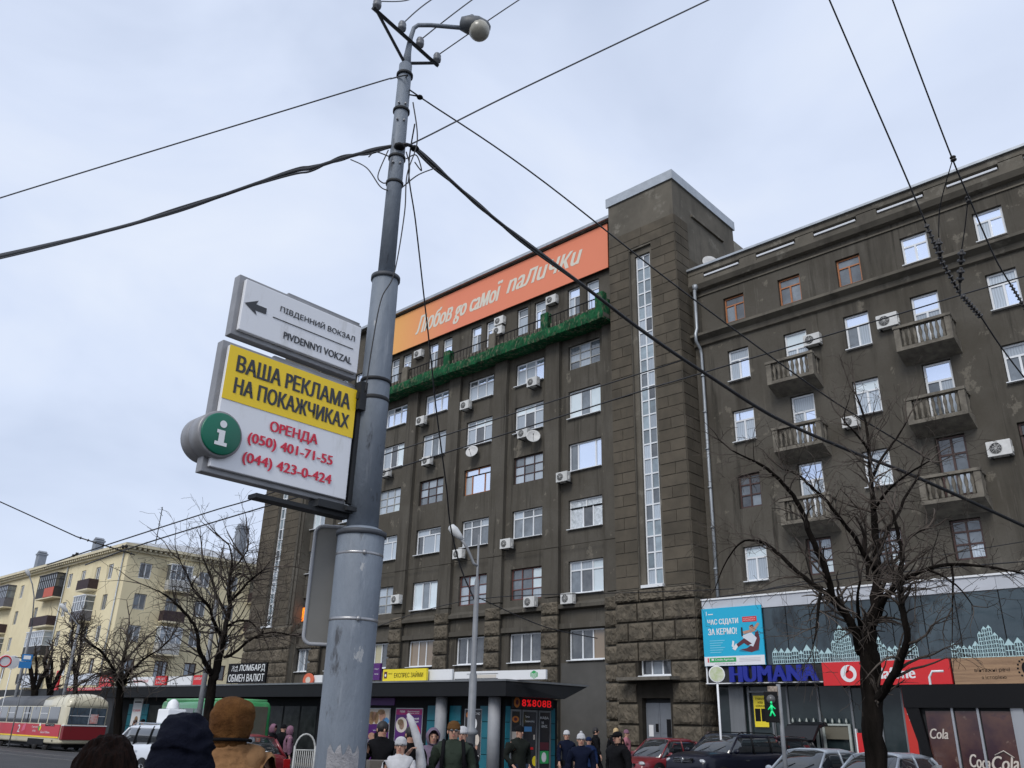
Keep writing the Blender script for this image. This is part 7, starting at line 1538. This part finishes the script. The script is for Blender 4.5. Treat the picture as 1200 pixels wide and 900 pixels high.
# --- three people close by, seen from behind
def away(px): return TOWARD(px)+180
def blob(o, name, m, rings, n=72, wr_=.0, seed=1, ripple=0, amp=.006, fr=11, sq=(1, 1, 1.6), steps=5, dimple=None):
    """closed surface from rings (z, cx, rx, ry) in the local frame, +x is the way the person faces"""
    rr = random.Random(seed); ph = [rr.uniform(0, 6.28) for _ in range(8)]; mb = MB(); R_ = []; full = []
    for i in range(len(rings)-1):
        q = [rings[max(i-1, 0)], rings[i], rings[i+1], rings[min(i+2, len(rings)-1)]]
        for k in range(steps):
            t = k/steps; full.append(tuple(.5*((2*q[1][j])+(-q[0][j]+q[2][j])*t+(2*q[0][j]-5*q[1][j]+4*q[2][j]-q[3][j])*t*t+(-q[0][j]+3*q[1][j]-3*q[2][j]+q[3][j])*t**3) for j in range(4)))
    full.append(rings[-1])
    for i, (z, cx, rx, ry) in enumerate(full):
        ring_ = []
        for k in range(n):
            a = 2*PI*k/n; w_ = 1+wr_*(math.sin(2*a+ph[0]+i*.14)+.7*math.sin(3*a+ph[1]-i*.2))+ripple*math.sin(29*a+ph[3]+i*.02)+ripple*math.sin(47*a+ph[5]+i*.05)
            if dimple: w_ *= 1-dimple*math.exp(-((a-PI)/.09)**2)      # the seam down the back
            ring_.append(V(cx+max(rx, .002)*math.cos(a)*w_, max(ry, .002)*math.sin(a)*w_, z))
        R_.append(ring_)
    mb.add([p for r in R_ for p in r], [(i*n+k, i*n+(k+1) % n, (i+1)*n+(k+1) % n, (i+1)*n+k) for i in range(len(R_)-1) for k in range(n)]+[tuple(range(n))[::-1], tuple((len(R_)-1)*n+k for k in range(n))], m, True)
    ob = mb.build(name, m, o, local=True)
    if amp: wrinkle(ob.data, amp, fr, sq)
    return ob
TANF = mat('tan_jacket_fabric', (.27, .145, .065), .9, spec=.15, col2=(.21, .11, .05), vscale=9, bump=1.2, bscale=14); HOODF = mat('brown_hood_fabric', (.15, .068, .022), .85, spec=.1, col2=(.085, .036, .012), vscale=7, bump=1.2, bscale=40)
NAVF = mat('navy_down_fabric', (.004, .005, .012), .8, spec=.08, bump=1.5, bscale=16); HRF = mat('dark_long_hair', (.005, .003, .0025), .7, spec=.08, col2=(.018, .008, .006), vscale=3, stretch=(30, 30, 1.0), bump=1.0, bscale=10)
a = person('person in tan brown hooded jacket seen from behind in the foreground', 267, 6.7, away(267), 1.75, 'tan', 'jeans', ('none', ''), 'down', build_=1.3, hpx=880)
blob(a, 'hood', HOODF, [(1.47, -.02, .115, .13), (1.50, -.02, .125, .135), (1.53, -.03, .118, .122), (1.57, -.03, .135, .138), (1.63, -.03, .150, .148), (1.69, -.03, .152, .148), (1.75, -.025, .140, .138), (1.79, -.015, .115, .112), (1.815, -.0, .075, .07), (1.822, .0, .02, .02)], wr_=.022, seed=4, amp=.009, fr=6.5, dimple=.06)
blob(a, 'collar', TANF, [(1.36, -.01, .20, .27), (1.42, -.015, .16, .21), (1.47, -.02, .135, .155), (1.51, -.02, .128, .14)], wr_=.015, seed=5, amp=.012)
MB().tube([V(-.155*math.cos(t_)-.015, .145*math.sin(t_), 1.535+.01*math.cos(t_)) for t_ in [-1.6+.2*k for k in range(17)]], .012, 6).build('hood_gap_shade', CL['black'], a, local=True)  # black band stands in for the shaded gap between hood and collar
b = person('person in navy hooded down jacket seen from behind between the other two', 212, 5.0, away(212)+10, 1.66, 'navy', 'black', ('none', ''), 'down', build_=1.25, hpx=880)
blob(b, 'hood', NAVF, [(1.20, -.05, .18, .22), (1.30, -.05, .18, .20), (1.38, -.045, .165, .178), (1.43, -.045, .17, .172), (1.50, -.04, .152, .152), (1.54, -.04, .158, .152), (1.60, -.03, .135, .130), (1.645, -.01, .11, .108), (1.68, .01, .08, .078), (1.695, .02, .03, .03)], wr_=.014, seed=8, amp=.014, fr=8, sq=(1, 1, 2.2), dimple=.05)
c = person('person with long straight dark hair seen from behind at the lower left', 126, 3.9, away(126)-5, 1.60, 'black', 'black', ('none', ''), 'down', build_=1.1, hpx=885)
blob(c, 'long_hair', HRF, [(1.05, -.09, .05, .13), (1.2, -.085, .085, .16), (1.33, -.07, .10, .150), (1.41, -.055, .11, .138), (1.475, -.035, .115, .118), (1.53, -.02, .105, .098), (1.565, -.01, .082, .074), (1.588, .0, .05, .044), (1.594, .0, .015, .015)], wr_=.012, seed=9, ripple=.010, n=180, amp=.012, fr=9, sq=(3, 3, .25))
